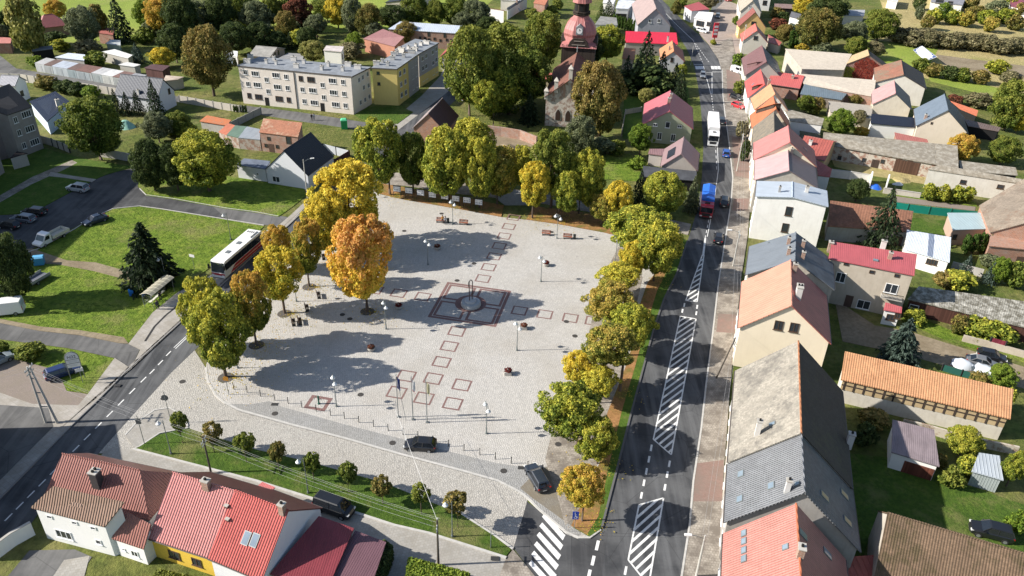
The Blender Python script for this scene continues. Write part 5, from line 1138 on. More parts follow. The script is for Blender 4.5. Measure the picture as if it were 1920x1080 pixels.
tree('round', 1245, 319, 400, 82, 'LY', 'rounded yellow green lime by the slate lean-to', 2.0)
tree('round', 1200, 388, 466, 124, 'LY', 'wide lime crown at the far right corner of the square', 2.2)
tree('round', 1234, 412, 514, 92, 'GY', 'large lime on the verge beside the hatched triangle on the road', base=(1225, 528))
tree('round', 1187, 450, 518, 52, 'Y', 'yellow lime squeezed between two larger ones on the right edge', 2.0)
tree('round', 1160, 488, 550, 82, 'GY', 'yellow green lime at the right edge near the tall lamp', 2.2)
tree('round', 1145, 525, 604, 96, 'BR', 'bronze lime at the right edge level with the monument', 2.2)
tree('round', 1182, 568, 654, 88, 'LY', 'fresh green lime on the road side of the bronze ones', 2.2)
tree('round', 1146, 602, 690, 104, 'BR', 'rusty bronze lime leaning over the verge above the yellow pair', 2.2, base=(1162, 734))
tree('round', 1086, 655, 722, 66, 'Y', 'brilliant yellow lime, upper one of the yellow pair', 2.0)
tree('round', 1120, 682, 746, 76, 'GY', 'yellow green lime, lower one of the yellow pair', 2.0)
tree('round', 1070, 712, 822, 120, 'LY', 'spreading green lime at the lower right of the square', base=(1081, 839))
tree('round', 1118, 778, 864, 78, 'LY', 'green lime on the grass verge above the orange one', base=(1119, 870))
tree('round', 1093, 870, 950, 84, 'OY', 'orange yellow lime by the parking sign at the junction', base=(1091, 978))
# --- young clipped limes in the front strip
yl = [(336, 791, 343, 832), (397, 810, 402, 849), (458, 829, 463, 868), (519, 848, 524, 886), (584, 866, 589, 904), (652, 886, 654, 924), (715, 911, 718, 946), (788, 925, 790, 965), (855, 944, 858, 990)]
yn = ['at the left end of the strip by the corner lamps', 'behind the dark wooden pole', 'third from the left end of the strip', 'fourth from the left end of the strip', 'beside the white globe lamp', 'behind the parked black van', 'with thin crown right of the van', 'with thin crown crossed by the white cable', 'at the right end of the strip by the lamp']
for (x, y, bx, by), s in zip(yl, yn):
    wd = 46 if x == 855 else 33 + (x * 7) % 8
    tree('ball', x, y - 21 - (4 if x == 855 else 0), y + 20, wd, 'OL' if x % 2 else 'G', 'small clipped lime ' + s, base=(bx, by), group='young clipped limes in the front strip', hmin=.85)
# --- church yard
tree('broad', 880, 52, 190, 100, 'G', 'great lime at the left of the church yard beside the yellow block', 4)
tree('broad', 950, 45, 170, 118, 'G', 'great lime in the middle of the church yard clump', 4)
tree('broad', 1020, 22, 120, 74, 'G', 'tall green tree touching the church tower on its left', 4)
tree('broad', 930, 118, 215, 116, 'YG', 'yellow flecked lime at the front of the church yard clump', base=(954, 214))
tree('broad', 992, 92, 185, 84, 'G', 'green lime between the clump and the church roof', 4)
tree('egg', 912, 150, 212, 56, 'YG', 'slender yellow tinted tree with a bare trunk on the church lawn', base=(925, 238))
tree('round', 1122, 114, 250, 98, 'OL', 'olive brown chestnut in front of the church gable', base=(1124, 262))
tree('broad', 1090, 216, 290, 58, 'SG', 'grey green bushy tree at the foot of the chestnut', 1.2)
tree('round', 1140, 48, 110, 62, 'YG', 'autumn tinted tree just right of the church tower', 3)
tree('round', 1113, 60, 118, 40, 'DG', 'dark green tree tucked against the church tower', 3)
conif(992, 176, 236, 46, 'CON', 'black green yew on the lawn left of the church', 'pine', 'yew_tree')
conif(1206, 58, 160, 66, 'CON', 'tallest dark spruce right of the church')
conif(1172, 104, 172, 44, 'CON', 'dark spruce left of the tallest one by the church')
conif(1236, 96, 172, 48, 'CON', 'dark spruce right of the tallest one by the church')
conif(1262, 118, 178, 40, 'CON', 'low dark spruce nearest the white cottage')
conif(1190, 112, 176, 50, 'CON', 'broad dark spruce in front of the tallest one')
conif(1272, 128, 196, 36, 'CON', 'slim spruce at the road side of the dark spruce group')
shrub(1213, 128, 172, 90, 'DG', 'long dense dark bush below the spruces', name='bush')
shrub(1278, 120, 142, 22, 'YG', 'yellow green bush beside the white cottage')
tree('round', 1212, 165, 192, 32, 'PL', 'small pale fruit tree on the shaded lawn', 1.2, name='fruit_tree')
tree('round', 1203, 230, 282, 46, 'FG', 'light green tree at the corner of the pale green house', 1.5)
shrub(1195, 292, 318, 38, 'FG', 'bright green bush left of the slate lean-to')
shrub(1130, 258, 292, 54, 'SG', 'grey green shrub under the brick chimney stack')
shrub(1156, 262, 290, 36, 'G', 'green shrub left of the light green tree')
conif(1195, 318, 396, 44, 'CON', 'dark spruce at the end of the bright garden lawn')
conif(1294, 330, 400, 36, 'SG', 'grey green conifer between the rounded lime and the road', 'pine')
# --- left: trees by the car park
conif(290, 418, 545, 116, 'CON', 'dark spruce on the lawn beside the bus shelter', 'pine', 'spruce_tree')
tree('broad', 280, 260, 356, 66, 'DG', 'dark bushy tree at the corner of the car park', .6)
tree('broad', 382, 245, 352, 118, 'YG', 'wide yellow green tree beside the white annex', 1.5)
tree('broad', 325, 268, 352, 62, 'DG', 'dark green tree left of the wide yellow green tree', 1.2)
tree('broad', 173, 180, 290, 108, 'G', 'big round green tree beside the blue bungalow', 1.8)
conif(296, 146, 224, 40, 'CON', 'tall spruce in front of the blue grey roofed house')
for i, (x, ty, by) in enumerate(((204, 178, 214), (222, 166, 218), (242, 172, 218), (262, 168, 218))):
    conif(x, ty, by, 30, 'CON', 'dark spruce, %s in the screen before the blue grey roof' % ('leftmost', 'second from left', 'second from right', 'rightmost')[i], group='spruce screen before the blue grey roof')
tree('broad', 293, 210, 262, 58, 'SG', 'grey leaved fruit tree by the green tarpaulin', 1.0, name='fruit_tree')
tree('round', 334, 208, 252, 50, 'G', 'green garden tree behind the wide yellow green tree', 1.0)
shrub(318, 230, 256, 44, 'G', 'bush beside the grey leaved fruit tree')
shrub(352, 232, 262, 40, 'YG', 'yellowish bush behind the wide yellow green tree')
for x, y, w_, s, l in ((88, 155, 40, 'OL', 'olive bush inside the panel wall behind the bungalow'), (120, 162, 38, 'DG', 'dark bush behind the bungalow roof'), (146, 166, 40, 'DG', 'dark bush left of the round green tree top'), (170, 172, 34, 'FG', 'light bush above the round green tree'), (75, 152, 22, 'OL', 'small brownish bush by the white cottage')): shrub(x, y - 12, y + 12, w_, s, l)
for i in range(5): conif(440 + i * 5.5, 197, 211, 5, 'THU', 'narrow clipped thuja beside the panel fence corner', 'thuja', group='thujas beside the panel fence corner')
shrub(55, 641, 676, 52, 'G', 'round green shrub on the lawn by the parked cars')
shrub(2, 640, 664, 28, 'G', 'green shrub cut by the left edge above the silver car')
tree('broad', 12, 436, 560, 86, 'DG', 'dark tree at the left edge over the flatbed trailer', 1.5)
conif(-34, 500, 570, 60, 'DG', 'dark conifer at the left edge behind the white van', 'pine')
tree('broad', 388, 50, 165, 88, 'OL', 'tall bronze chestnut at the end of the beige block', base=(402, 180))
tree('column', 46, -6, 95, 64, 'PL', 'tall pale birch at the top left', 2, bark=BARKB)
tree('round', 103, 0, 34, 38, 'OY', 'orange garden tree behind the dark red farmhouse', 1.5)
tree('broad', 155, 12, 82, 62, 'SG', 'grey green willow beside the dark red farmhouse', 2, name='willow_tree')
tree('column', 182, 10, 62, 34, 'OL', 'slim brownish birch right of the grey green willow', 2, bark=BARKB)
conif(230, -8, 82, 58, 'CON', 'very tall spruce above the garages')
conif(204, 24, 62, 24, 'CON', 'short dark spruce left of the very tall one')
tree('round', 8, 20, 70, 36, 'DG', 'dark tree in the top left corner', 1.5)
tree('round', 4, 45, 78, 30, 'SG', 'pale tree at the left edge under the dark one', 1.5)
shrub(100, 62, 84, 46, 'DG', 'dark hedge mass in front of the dark red farmhouse', name='bush')
shrub(112, 76, 92, 34, 'YG', 'yellowish bush beside the carport')
shrub(165, 74, 108, 52, 'GRY', 'tangled brown bush behind the pale blue shed')
shrub(178, 96, 126, 46, 'G', 'green bush between the garages and the white sheet roof')
conif(260, 80, 120, 34, 'BLU', 'bluish spruce beside the golden shrub')
tree('round', 303, 88, 124, 48, 'Y', 'golden yellow garden tree behind the garages', .8)
shrub(70, 108, 122, 34, 'FG', 'bright bush at the lane end left of the garages')
# dense wood behind, top left to centre
wood = [(272, 0, 50, 44, 'FG', 'round', 'light green tree at the meadow edge right of the very tall spruce'), (300, -4, 58, 60, 'OY', 'broad', 'gold and green tree in front of the wood near the spruce'),
 (338, -10, 72, 66, 'DG', 'broad', 'dark tree in the wood above the golden garden tree'), (325, 45, 110, 56, 'DG', 'broad', 'dark bushy tree left of the tall bronze chestnut'), (372, 0, 60, 60, 'SG', 'broad', 'pale silvery tree in the wood above the chestnut'),
 (412, -12, 60, 56, 'DG', 'broad', 'dark tree behind the silvery one'), (440, 42, 95, 60, 'DG', 'broad', 'dark rounded tree behind the white roofed hut'), (450, -10, 48, 66, 'G', 'broad', 'green tree in the upper wood left of the red tipped tree'),
 (480, 2, 60, 62, 'SG', 'broad', 'blue green tree at the middle of the upper wood'), (510, -6, 44, 44, 'G', 'round', 'rounded green tree at the top of the wood'), (485, 42, 92, 56, 'DG', 'broad', 'dark tree behind the weathered grey workshop'),
 (560, -8, 50, 52, 'RB', 'round', 'dark tree with red tips beside the open garden'), (535, 20, 70, 40, 'OL', 'broad', 'olive tree left of the red tipped tree'), (592, 26, 62, 42, 'SG', 'broad', 'grey green tree on the open garden slope'),
 (612, 0, 30, 60, 'G', 'broad', 'low green tree at the top behind the open garden'), (632, -6, 46, 48, 'Y', 'round', 'bright yellow tree in the garden behind the blocks'), (660, -4, 60, 44, 'SG', 'broad', 'silver green tree right of the bright yellow tree'),
 (692, 8, 66, 52, 'OL', 'broad', 'tall olive tree left of the black hall'), (735, 10, 50, 58, 'DG', 'broad', 'dark tree in front of the black hall'), (777, -10, 44, 54, 'G', 'broad', 'green tree right of the black hall'),
 (816, 0, 46, 42, 'G', 'broad', 'green tree above the pale metal stable roof'), (856, -6, 46, 56, 'G', 'broad', 'light green tree above the right end of the stable'), (893, 0, 52, 60, 'SG', 'broad', 'grey green tree left of the slate roofed house'),
 (870, 22, 54, 44, 'SG', 'broad', 'low pale tree behind the scarlet roofed barn'), (665, 60, 96, 34, 'FG', 'round', 'lime green tree beside the dusty maroon barn'), (762, 40, 78, 44, 'OL', 'round', 'yellowish tree in front of the stable'),
 (586, 76, 112, 52, 'PL', 'round', 'pale willow behind the beige block'), (575, 50, 88, 40, 'DG', 'broad', 'dark tree behind the pale willow'), (520, 58, 92, 40, 'DG', 'broad', 'dark tree right of the weathered grey workshop'),
 (700, 40, 70, 34, 'SG', 'broad', 'grey green tree left of the dusty maroon barn'), (660, 80, 104, 50, 'GRY', 'shrub', 'scrubby bush at the corner of the yellow block'), (915, 30, 62, 46, 'DG', 'broad', 'dark tree at the foot of the slate roofed house')]
for x, a, b_, w_, s, k, l in wood:
    if k == 'shrub': shrub(x, a, b_, w_, s, l)
    else: tree(k, x, a, b_, w_, s, l, 1.4)
conif(505, 44, 96, 34, 'CON', 'dark spruce at the right end of the wood by the workshop'); conif(545, 60, 94, 22, 'CON', 'small cypress like conifer by the open garden')
conif(1140, -4, 32, 26, 'CON', 'dark spruce at the top behind the grey roofed bungalow')
conif(1126, 6, 40, 24, 'DG', 'small dark conifer beside the top white house')
for x, y, w_ in ((1018, 14, 26), (1034, 20, 24), (1000, 26, 30), (1046, 8, 22)): shrub(x, y - 10, y + 10, w_, 'G', 'green bush beside the distant side street', 'bushes beside the distant side street')
for i in range(9): conif(1150 + i * 5.4, 26 + i * 1.6, 50 + i * 1.6, 6.5, 'THU', 'dark thuja in the tall hedge row left of the grey gable', 'thuja', group='thujas of the tall hedge row')
shrub(1268, 2, 26, 20, 'OL', 'olive bush by the road opposite the grey gable'); shrub(1278, -4, 14, 22, 'G', 'bush behind the petrol station shop')
tree('broad', 1330, -14, 14, 40, 'GRY', 'bare looking tree behind the petrol station', 1.5)
shrub(1385, 100, 128, 26, 'FG', 'flowering bush beside the white van on the pavement'); shrub(1388, 150, 178, 28, 'G', 'bushy front garden above the dark parked car'); shrub(1338, 74, 84, 12, 'YG', 'small bush at the foot of the price pylon')
shrub(1392, 225, 262, 26, 'GRY', 'thin brown bush in front of the slab roofed house'); shrub(1398, 262, 302, 20, 'DG', 'dark climbing bush on the front of the red roofed house')
shrub(1380, 30, 46, 12, 'FG', 'pale bush by the yellow gabled house')
# --- right side gardens
for x, a, b_, w_, s, k, l in ((1508, -8, 26, 44, 'Y', 'round', 'bright yellow tree at the top behind the open shed'), (1556, -14, 36, 76, 'DG', 'broad', 'large dark tree at the top right of the yellow one'), (1535, 16, 88, 84, 'OL', 'broad', 'big olive bronze tree behind the long pale barn'),
    (1602, 40, 80, 56, 'SG', 'broad', 'grey green tree left of the field, by the flat white shed'), (1652, 18, 72, 68, 'G', 'broad', 'large green tree at the edge of the dry field'), (1606, 68, 104, 42, 'G', 'broad', 'green tree behind the end of the pale barn'),
    (1472, 46, 78, 36, 'OL', 'broad', 'brownish tree behind the salmon roofed house'), (1640, 78, 104, 42, 'GRY', 'broad', 'bare brown bush tree beside the ivy barn')): tree(k, x, a, b_, w_, s, l, 1.2)
shrub(1460, 34, 56, 34, 'RB', 'dark red shrub behind the yellow gabled house'); shrub(1484, 44, 64, 22, 'BLU', 'bluish shrub right of the dark red shrub'); conif(1485, 56, 92, 18, 'THU', 'green columnar thuja behind the long pale barn', 'thuja')
shrub(1456, 14, 32, 26, 'OL', 'olive shrub beside the brown open shed'); shrub(1470, 22, 40, 26, 'DG', 'dark shrub in front of the white shed with slate roof'); shrub(1505, 84, 96, 26, 'OY', 'reddish low bush behind the pale barn'); shrub(1545, 86, 100, 40, 'SG', 'grey bush line behind the pale barn')
for i in range(24):
    x = 1690 + i * 10.2 + trng.uniform(-3, 3); y = 68 + i * .9 + trng.uniform(-5, 5)
    shrub(x, y - 13, y + 14, 44, 'GRY', 'brown bramble bush in the long thicket across the dry field', 'brambles of the long thicket')
for i, (x, y, w_, s) in enumerate(((1752, 30, 30, 'YG'), (1772, 20, 28, 'FG'), (1790, 32, 30, 'YG'), (1740, 42, 26, 'OL'), (1812, 36, 32, 'BR'), (1830, 24, 34, 'OL'), (1852, 32, 36, 'YG'), (1870, 14, 36, 'SG'), (1888, 30, 34, 'YG'), (1905, 42, 32, 'OL'), (1860, 46, 30, 'BR'), (1725, 4, 26, 'DG'), (1822, 6, 28, 'OL'), (1895, 10, 26, 'YG'), (1915, 20, 28, 'OL'), (1726, 22, 16, 'SG'))):
    shrub(x, y - 14, y + 14, w_, s, ('yellow green', 'fresh green', 'yellowish', 'small olive', 'bronze', 'broad olive', 'large yellow green', 'grey green', 'large yellowish', 'dusky olive', 'dark bronze', 'dark green', 'top olive', 'yellow tinted', 'corner olive', 'lone grey')[i] + ' shrub among the scrub at the top right beyond the thicket')
for i, (x, y, w_, s) in enumerate(((1728, 122, 34, 'G'), (1752, 132, 36, 'OL'), (1780, 136, 40, 'DG'), (1806, 140, 36, 'G'), (1872, 126, 44, 'YG'), (1840, 144, 34, 'OL'), (1895, 146, 36, 'GRY'))):
    shrub(x, y - 13, y + 13, w_, s, ('green', 'olive', 'dark green', 'leafy green', 'tall yellow green', 'brownish olive', 'bare brown')[i] + ' bush in the garden row below the solar panels')
for x, a, b_, w_, s, k, l in ((1900, 150, 240, 76, 'G', 'broad', 'large green tree at the right edge below the vegetable garden'), (1915, 195, 245, 40, 'Y', 'round', 'bright yellow tree at the right edge'), (1806, 250, 300, 56, 'OY', 'round', 'golden tree in front of the cream gable'),
    (1885, 255, 305, 62, 'G', 'broad', 'dark green bush tree right of the golden tree'), (1578, 205, 252, 54, 'FG', 'broad', 'bright green tree left of the navy tiled building'), (1512, 178, 208, 34, 'G', 'round', 'rounded green tree by the slate blue canopy'),
    (1534, 182, 208, 28, 'OL', 'round', 'olive tree right of the rounded green one'), (1606, 174, 196, 30, 'OL', 'round', 'brownish tree at the end of the slate blue canopy'), (1612, 206, 232, 26, 'GRY', 'round', 'bare grey tree left of the red vine')): tree(k, x, a, b_, w_, s, l, 1.0)
shrub(1616, 238, 254, 28, 'OY', 'orange tinted shrub behind the lichen roofed barn'); shrub(1526, 200, 214, 22, 'G', 'low bush under the olive tree'); shrub(1880, 175, 200, 44, 'G', 'green bush by the orange shelter'); shrub(1792, 178, 196, 30, 'RB', 'red brown bush beyond the blue grey roof'); shrub(1835, 178, 196, 46, 'GRY', 'grey bush row above the orange shelter')
conif(1642, 352, 470, 84, 'CON', 'tall spruce between the old red roof and the metal workshop')
tree('broad', 1610, 335, 374, 44, 'DG', 'dark shaded tree behind the old red roof', .8)
for x, w_ in ((1745, 32), (1768, 34), (1795, 34), (1816, 26)): shrub(x, 344 - (x - 1745) * -.08, 376 + (x - 1745) * .06, w_, 'YG', 'yellowing vine bush along the white barn wall', 'vine bushes along the white barn wall')
for i, (x, ty) in enumerate(((1806, 440), (1820, 438), (1833, 436), (1844, 440))): conif(x, ty, 477, 17, 'THU', 'clipped green thuja beside the orange brick shed', 'thuja', group='clipped thujas beside the brick shed')
shrub(1800, 505, 545, 60, 'YG', 'golden green shrub behind the speckled roof'); shrub(1775, 510, 540, 46, 'OL', 'olive shrub left of the golden green one'); conif(1802, 478, 530, 40, 'BLU', 'bluish spruce right of the metal workshop'); conif(1850, 492, 535, 32, 'BLU', 'dark blue green juniper near the right edge')
tree('round', 1876, 480, 530, 38, 'FG', 'light green garden tree near the right edge', .6); shrub(1905, 490, 540, 44, 'G', 'green bush at the right edge above the speckled roof'); shrub(1858, 478, 500, 40, 'SG', 'pale grasses bush below the brick shed')
conif(1678, 598, 690, 84, 'BLU', 'grey green spruce in the yard in front of the porch', 'pine', 'spruce_tree')
shrub(1716, 582, 606, 42, 'YG', 'yellow green vine at the corner of the speckled roof shed'); 
for x, y, w_ in ((1835, 614, 60), (1875, 622, 62), (1800, 606, 30)): shrub(x, y - 18, y + 22, w_, 'YG' if x > 1810 else 'OL', ('wide yellowing vine hanging over the long shed', 'yellow vine at the right of the long shed', 'small olive vine left of the yellowing vines')[0 if x == 1835 else 1 if x == 1875 else 2])
tree('round', 1880, 680, 726, 52, 'FG', 'light green bush tree beside the covered boat', .4); shrub(1838, 700, 720, 36, 'OL', 'low olive bush in front of the covered boat'); shrub(1890, 725, 770, 26, 'YG', 'yellow green bush at the end of the orange barn')
tree('round', 1810, 795, 856, 66, 'YG', 'yellow green fruit tree between the mauve shed and the metal shed', .8, name='fruit_tree'); shrub(1816, 852, 892, 40, 'YG', 'golden shrub beside the metal shed'); shrub(1785, 872, 915, 44, 'G', 'low green shrub by the mauve shed'); shrub(1765, 850, 880, 26, 'OL', 'olive shrub at the corner of the mauve shed')
tree('round', 1905, 842, 905, 40, 'YG', 'yellowing small tree at the right edge', 1.2, name='fruit_tree'); shrub(1908, 955, 1000, 40, 'FG', 'round bright green bush beside the black car'); shrub(1640, 770, 800, 60, 'OL', 'olive bush behind the mauve shed'); shrub(1622, 790, 838, 44, 'DG', 'dark bush left of the mauve shed')
shrub(1597, 705, 735, 22, 'YG', 'green vine on the end of the orange barn'); shrub(1600, 690, 705, 20, 'RED', 'red vine on the orange barn roof corner')
shrub(1653, 203, 217, 38, 'RED', 'crimson vine below the pink roofed outbuilding')
# ivy on the gable of the barn: leaves lying on the wall
def ivy(h, wl, u0, u1, z1, scheme, n, name='ivy'):
    o, u, v, nn, lu, lv = h.walls[wl]; rng = random.Random(5); vs = []; fs = []
    for _ in range(n):
        a = lu * (u0 + (u1 - u0) * rng.random()); z = rng.random() * (4.6 + (z1 - 4.8) * (1 - abs(2 * a / lu - 1)))
        p = o + u * a + Z * z + nn * rng.uniform(.05, .22) - parent_org(h.root); s = rng.uniform(.12, .26)
        d1 = (u * math.cos(a * 9 + z * 7) + Z * math.sin(a * 9 + z * 7) + nn * rng.gauss(0, .15)).normalized(); d2 = nn.cross(d1).normalized()
        k = len(vs); vs += [p + d1 * s, p + d2 * s * .8, p - d1 * s, p - d2 * s * .8]; fs.append((k, k + 1, k + 2, k + 3))
    me = bpy.data.meshes.new(name); me.from_pydata([tuple(x) for x in vs], [], fs); me.materials.append(LM[scheme]); ob = bpy.data.objects.new(name, me); COL.objects.link(ob); ob.parent = h.root
ivy(IVYBARN, 0, .22, .98, 8.2, 'RED', 2600); ivy(IVYBARN, 0, .0, .25, 5.0, 'G', 500)
def hedge(name, label, poly, h, scheme, n, size=.16):
    pts = px(poly, 0); rng = random.Random(3); vs = []; fs = []; ctr = sum(pts, V((0, 0, 0))) / len(pts)
    for _ in range(n):
        i = rng.randrange(len(pts)); f = rng.random(); a, b = pts[i], pts[(i + 1) % len(pts)]; e = a.lerp(b, f)
        if rng.random() < .5: p = ctr.lerp(e, math.sqrt(rng.random())); z = h + rng.gauss(0, .08)
        else: p = ctr.lerp(e, rng.uniform(.93, 1.02)); z = rng.random() * h
        n_ = V((rng.gauss(0, .7), rng.gauss(0, .7), 1)).normalized(); d1 = n_.cross(V((rng.gauss(0, 1), rng.gauss(0, 1), .1))).normalized(); d2 = n_.cross(d1); s = size * rng.uniform(.6, 1.3)
        q = V((p.x, p.y, z)) - V((ctr.x, ctr.y, 0)); k = len(vs); vs += [q + d1 * s, q + d2 * s * .7, q - d1 * s, q - d2 * s * .7]; fs.append((k, k + 1, k + 2, k + 3))
    me = bpy.data.meshes.new(name); me.from_pydata([tuple(x) for x in vs], [], fs); me.materials.append(LM[scheme]); ob = bpy.data.objects.new(name, me); COL.objects.link(ob); ob.location = (ctr.x, ctr.y, 0)
    return tag(ob, label, 'hedge')
hedge('hedge', 'bright green clipped hedge at the bottom of the picture', [(768, 1062), (880, 1092), (870, 1130), (760, 1110)], 1.5, 'FG', 7000)
hedge('hedge', 'dark green hedge beside the purple brown annex', [(692, 1100), (722, 1038), (738, 1050), (715, 1110)], 2.2, 'DG', 4000)
hedge('bush', 'front garden shrubs below the yellow house wall', [(300, 1075), (395, 1098), (380, 1120), (285, 1095)], .7, 'G', 3000)

# leaves blown across the paving under the limes
rng = random.Random(17); vs = []; fs = []; spots = [(424, 708), (481, 647), (534, 588), (580, 538), (618, 494), (689, 584), (664, 466), (731, 366), (842, 383), (998, 410), (1047, 416), (1142, 424), (1081, 839), (1119, 870), (1091, 978), (1162, 734), (1225, 528)]
for sp in spots:
    g = G(*sp, .15)
    for k in range(300 if sp[0] < 1060 else 110):
        r_ = abs(rng.gauss(0, 3.2 if sp[0] < 1060 else 1.7)); a = rng.uniform(0, 2 * PI); p = g + V((r_ * math.cos(a) + 1.2, r_ * math.sin(a), .02 + rng.random() * .02)); s = rng.uniform(.05, .12); b = rng.uniform(0, 6.28)
        d1 = V((math.cos(b), math.sin(b), rng.gauss(0, .2))) * s; d2 = V((-math.sin(b), math.cos(b), rng.gauss(0, .2))) * s * .7; k = len(vs); vs += [p + d1, p + d2, p - d1, p - d2]; fs.append((k, k + 1, k + 2, k + 3))
me = bpy.data.meshes.new('fallen_leaves'); me.from_pydata([tuple(v) for v in vs], [], fs); me.materials.append(LM['OY']); ob = bpy.data.objects.new('fallen_leaves', me); COL.objects.link(ob); struct(ob, 'stuff')

# undergrowth that closes the far wood
for i in range(34):
    x = 270 + i * 10.5 + trng.uniform(-6, 6); y = 52 + trng.uniform(-42, 34)
    if 570 < x < 640 and y > 40: continue
    shrub(x, y - 15, y + 15, 40, ('G', 'DG', 'SG', 'YG', 'G')[i % 5], 'bushy undergrowth between the trees of the far wood', 'undergrowth of the far wood')
# ================================================================ CHURCH
STN = old_plaster((.56, .51, .45), (.36, .22, .17)); WOODT = planks((.055, .042, .034), .3); REDT = seam((.37, .14, .13), .9, .5, .25)
ch = gable('church', 'old stone church with stepped gable and dark timber tower under a red roof', 'church', (1021, 182), (1068, 150), (1113, 190), (1081, 99), 7.4, STN, tiles((.22, .095, .07), .3, .3, .5, .35, .9, (.14, .07, .05)), gutter=False, go=.6)
c0, ax, le, hw, L, ze, zr = ch.info; RT = ch.root; pt = ch.pt
def pointed(c, u, n, w, h, name, m):
    """pointed arch panel standing proud of the gable wall"""
    prof_ = [(-w / 2, 0), (w / 2, 0), (w / 2, h * .62)] + [(w / 2 - w * .5 * t, h * (.62 + .38 * math.sin(t * PI / 2))) for t in (.35, .7)] + [(0, h)] + [(-w / 2 + w * .5 * t, h * (.62 + .38 * math.sin(t * PI / 2))) for t in (.7, .35)] + [(-w / 2, h * .62)]
    A = [c + u * x + Z * z for x, z in prof_]; mb = MB(); mb.prism([p - n * .05 for p in A], [p + n * .06 for p in A]); return mb.build(name, m, RT)
u = -le; n = -ax
if u.cross(Z).dot(n) < 0: u = -u
g0 = pt(.6, 0, 0)
for px_, py_ in ((1045.5, 226), (1064, 228)):
    q, pl = ch.pick([ch.walls[0]], (px_, py_))
    pointed(q - n * .0, u, n, 1.7, 3.2, 'window_surround', plaster((.5, .47, .43), .3)); f = pointed(q + n * .05 + Z * .15, u, n, 1.25, 2.7, 'window', plain((.05, .03, .025), .5))
for k in range(9):
    x = -5.2 + k * 1.3; hh = max(1.6, (zr - ze) * (1 - abs(x) / hw) - .2)
    pointed(g0 + u * x + Z * (ze + .2), u, n, .55, min(hh, 4.2), 'blind_niche', plaster((.42, .28, .22), .4) if k % 2 else plaster((.46, .42, .38), .4))
for k, (x, hh) in enumerate(((-hw + .4, 1.2), (-hw * .55, 2.0), (0, 2.6), (hw * .55, 2.0), (hw - .4, 1.2))):
    z0 = ze + (zr - ze) * (1 - abs(x) / hw) - .8; mb = MB(); c = g0 + u * x + Z * z0
    mb.box(c, .9, .9, hh + .8, 0, u, -n); mb.mesh([c + Z * (hh + .8) + u * a + n * b for a, b in ((-.6, -.6), (.6, -.6), (.6, .6), (-.6, .6))] + [c + Z * (hh + 1.8)], [(0, 1, 4), (1, 2, 4), (2, 3, 4), (3, 0, 4), (3, 2, 1, 0)], 0)
    mb.build('pinnacle', plaster((.58, .54, .48), .3), RT)
mb = MB(); mb.tube([pt(L, 0, zr), pt(L, 0, zr + 2.2)], .18, 6, r2=.05); mb.lathe(pt(L, 0, zr + 1.0), [(.1, 0), (.3, .25), (.1, .5)], 8); mb.build('finial', GREYM, ch.roof)
# tower
tb = G(1080, 170); a = math.atan2(ax.y, ax.x); ex = -le if (-le).x > 0 else le; ey = ax; hs = 4.5
mb = MB(); mb.box(tb, 9, 9, 13.7, 0, ex, ey); mb.build('tower_shaft', WOODT, RT)
def ring(r, z, k=8, ph=PI / 8): return [tb + ex * (r * math.cos(2 * PI * i / k + ph)) + ey * (r * math.sin(2 * PI * i / k + ph)) + Z * z for i in range(k)]
def sqring(r, z):  # square with chamfered corners, eight points
    c_ = r * .42; pts = [(r, -c_), (r, c_), (c_, r), (-c_, r), (-r, c_), (-r, -c_), (-c_, -r), (c_, -r)]; return [tb + ex * x + ey * y + Z * z for x, y in pts]
mb = MB(); prof_ = [(4.9, 13.3, 0), (4.7, 14.4, 0), (4.5, 15.6, 0), (4.75, 16.3, 0), (4.5, 17.4, 0), (3.9, 18.6, 0), (3.1, 19.6, 0), (2.3, 20.3, 0), (2.15, 20.8, 0)]
R8 = [[tb + ex * x * 4.9 / 4.9 + ey * y + Z * 13.2 for x, y in ((4.9, -4.9), (4.9, 4.9), (4.9, 4.9), (-4.9, 4.9), (-4.9, 4.9), (-4.9, -4.9), (-4.9, -4.9), (4.9, -4.9))]] + [ring(r, z) if z > 14 else ring(r, z) for r, z, _ in prof_[1:]]
vs = [p for r in R8 for p in r]; fs = [(i * 8 + k, i * 8 + (k + 1) % 8, i * 8 + 8 + (k + 1) % 8, i * 8 + 8 + k) for i in range(len(R8) - 1) for k in range(8)]
mb.mesh(vs, fs); mb.poly(R8[-1]); mb.poly(R8[0][::-1]); trf = mb.build('tower_roof', REDT, RT)
for sx2, sy2 in ((0, -1), (1, 0), (-1, 0), (0, 1)):
    d = ex * sx2 + ey * sy2; t_ = Z.cross(d); c = tb + d * 4.35
    mb = MB(); A = [c + t_ * x + Z * z for x, z in ((-2.9, 13.4), (2.9, 13.4), (2.4, 14.6), (1.5, 15.6), (-1.5, 15.6), (-2.4, 14.6))]
    mb.prism([p - d * 1.5 for p in A], [p + d * .5 for p in A]); mb.build('louvre', WOODT, RT)
    mb = MB()
    for z in (13.9, 14.9): mb.box(c + d * .55 + Z * z, 3.6 if z < 14.5 else 2.6, .12, .16, 0, t_, d)
    mb.build('louvre_rail', plain((.30, .26, .22), .8), RT)
d = -ey; c = tb + d * 4.3 + Z * 16.6; t_ = ex
mb = MB(); mb.mesh([c + t_ * x + Z * z + d * y for x, z, y in ((-.95, 0, .4), (.95, 0, .4), (.95, 1.9, .4), (0, 2.7, .4), (-.95, 1.9, .4), (-.95, 0, -2), (.95, 0, -2), (.95, 1.9, -2), (0, 2.7, -2), (-.95, 1.9, -2))], [(0, 1, 2, 3, 4), (1, 6, 7, 2), (2, 7, 8, 3), (3, 8, 9, 4), (4, 9, 5, 0)]); ck = mb.build('clock_dormer', plain((.22, .24, .25), .6), RT)
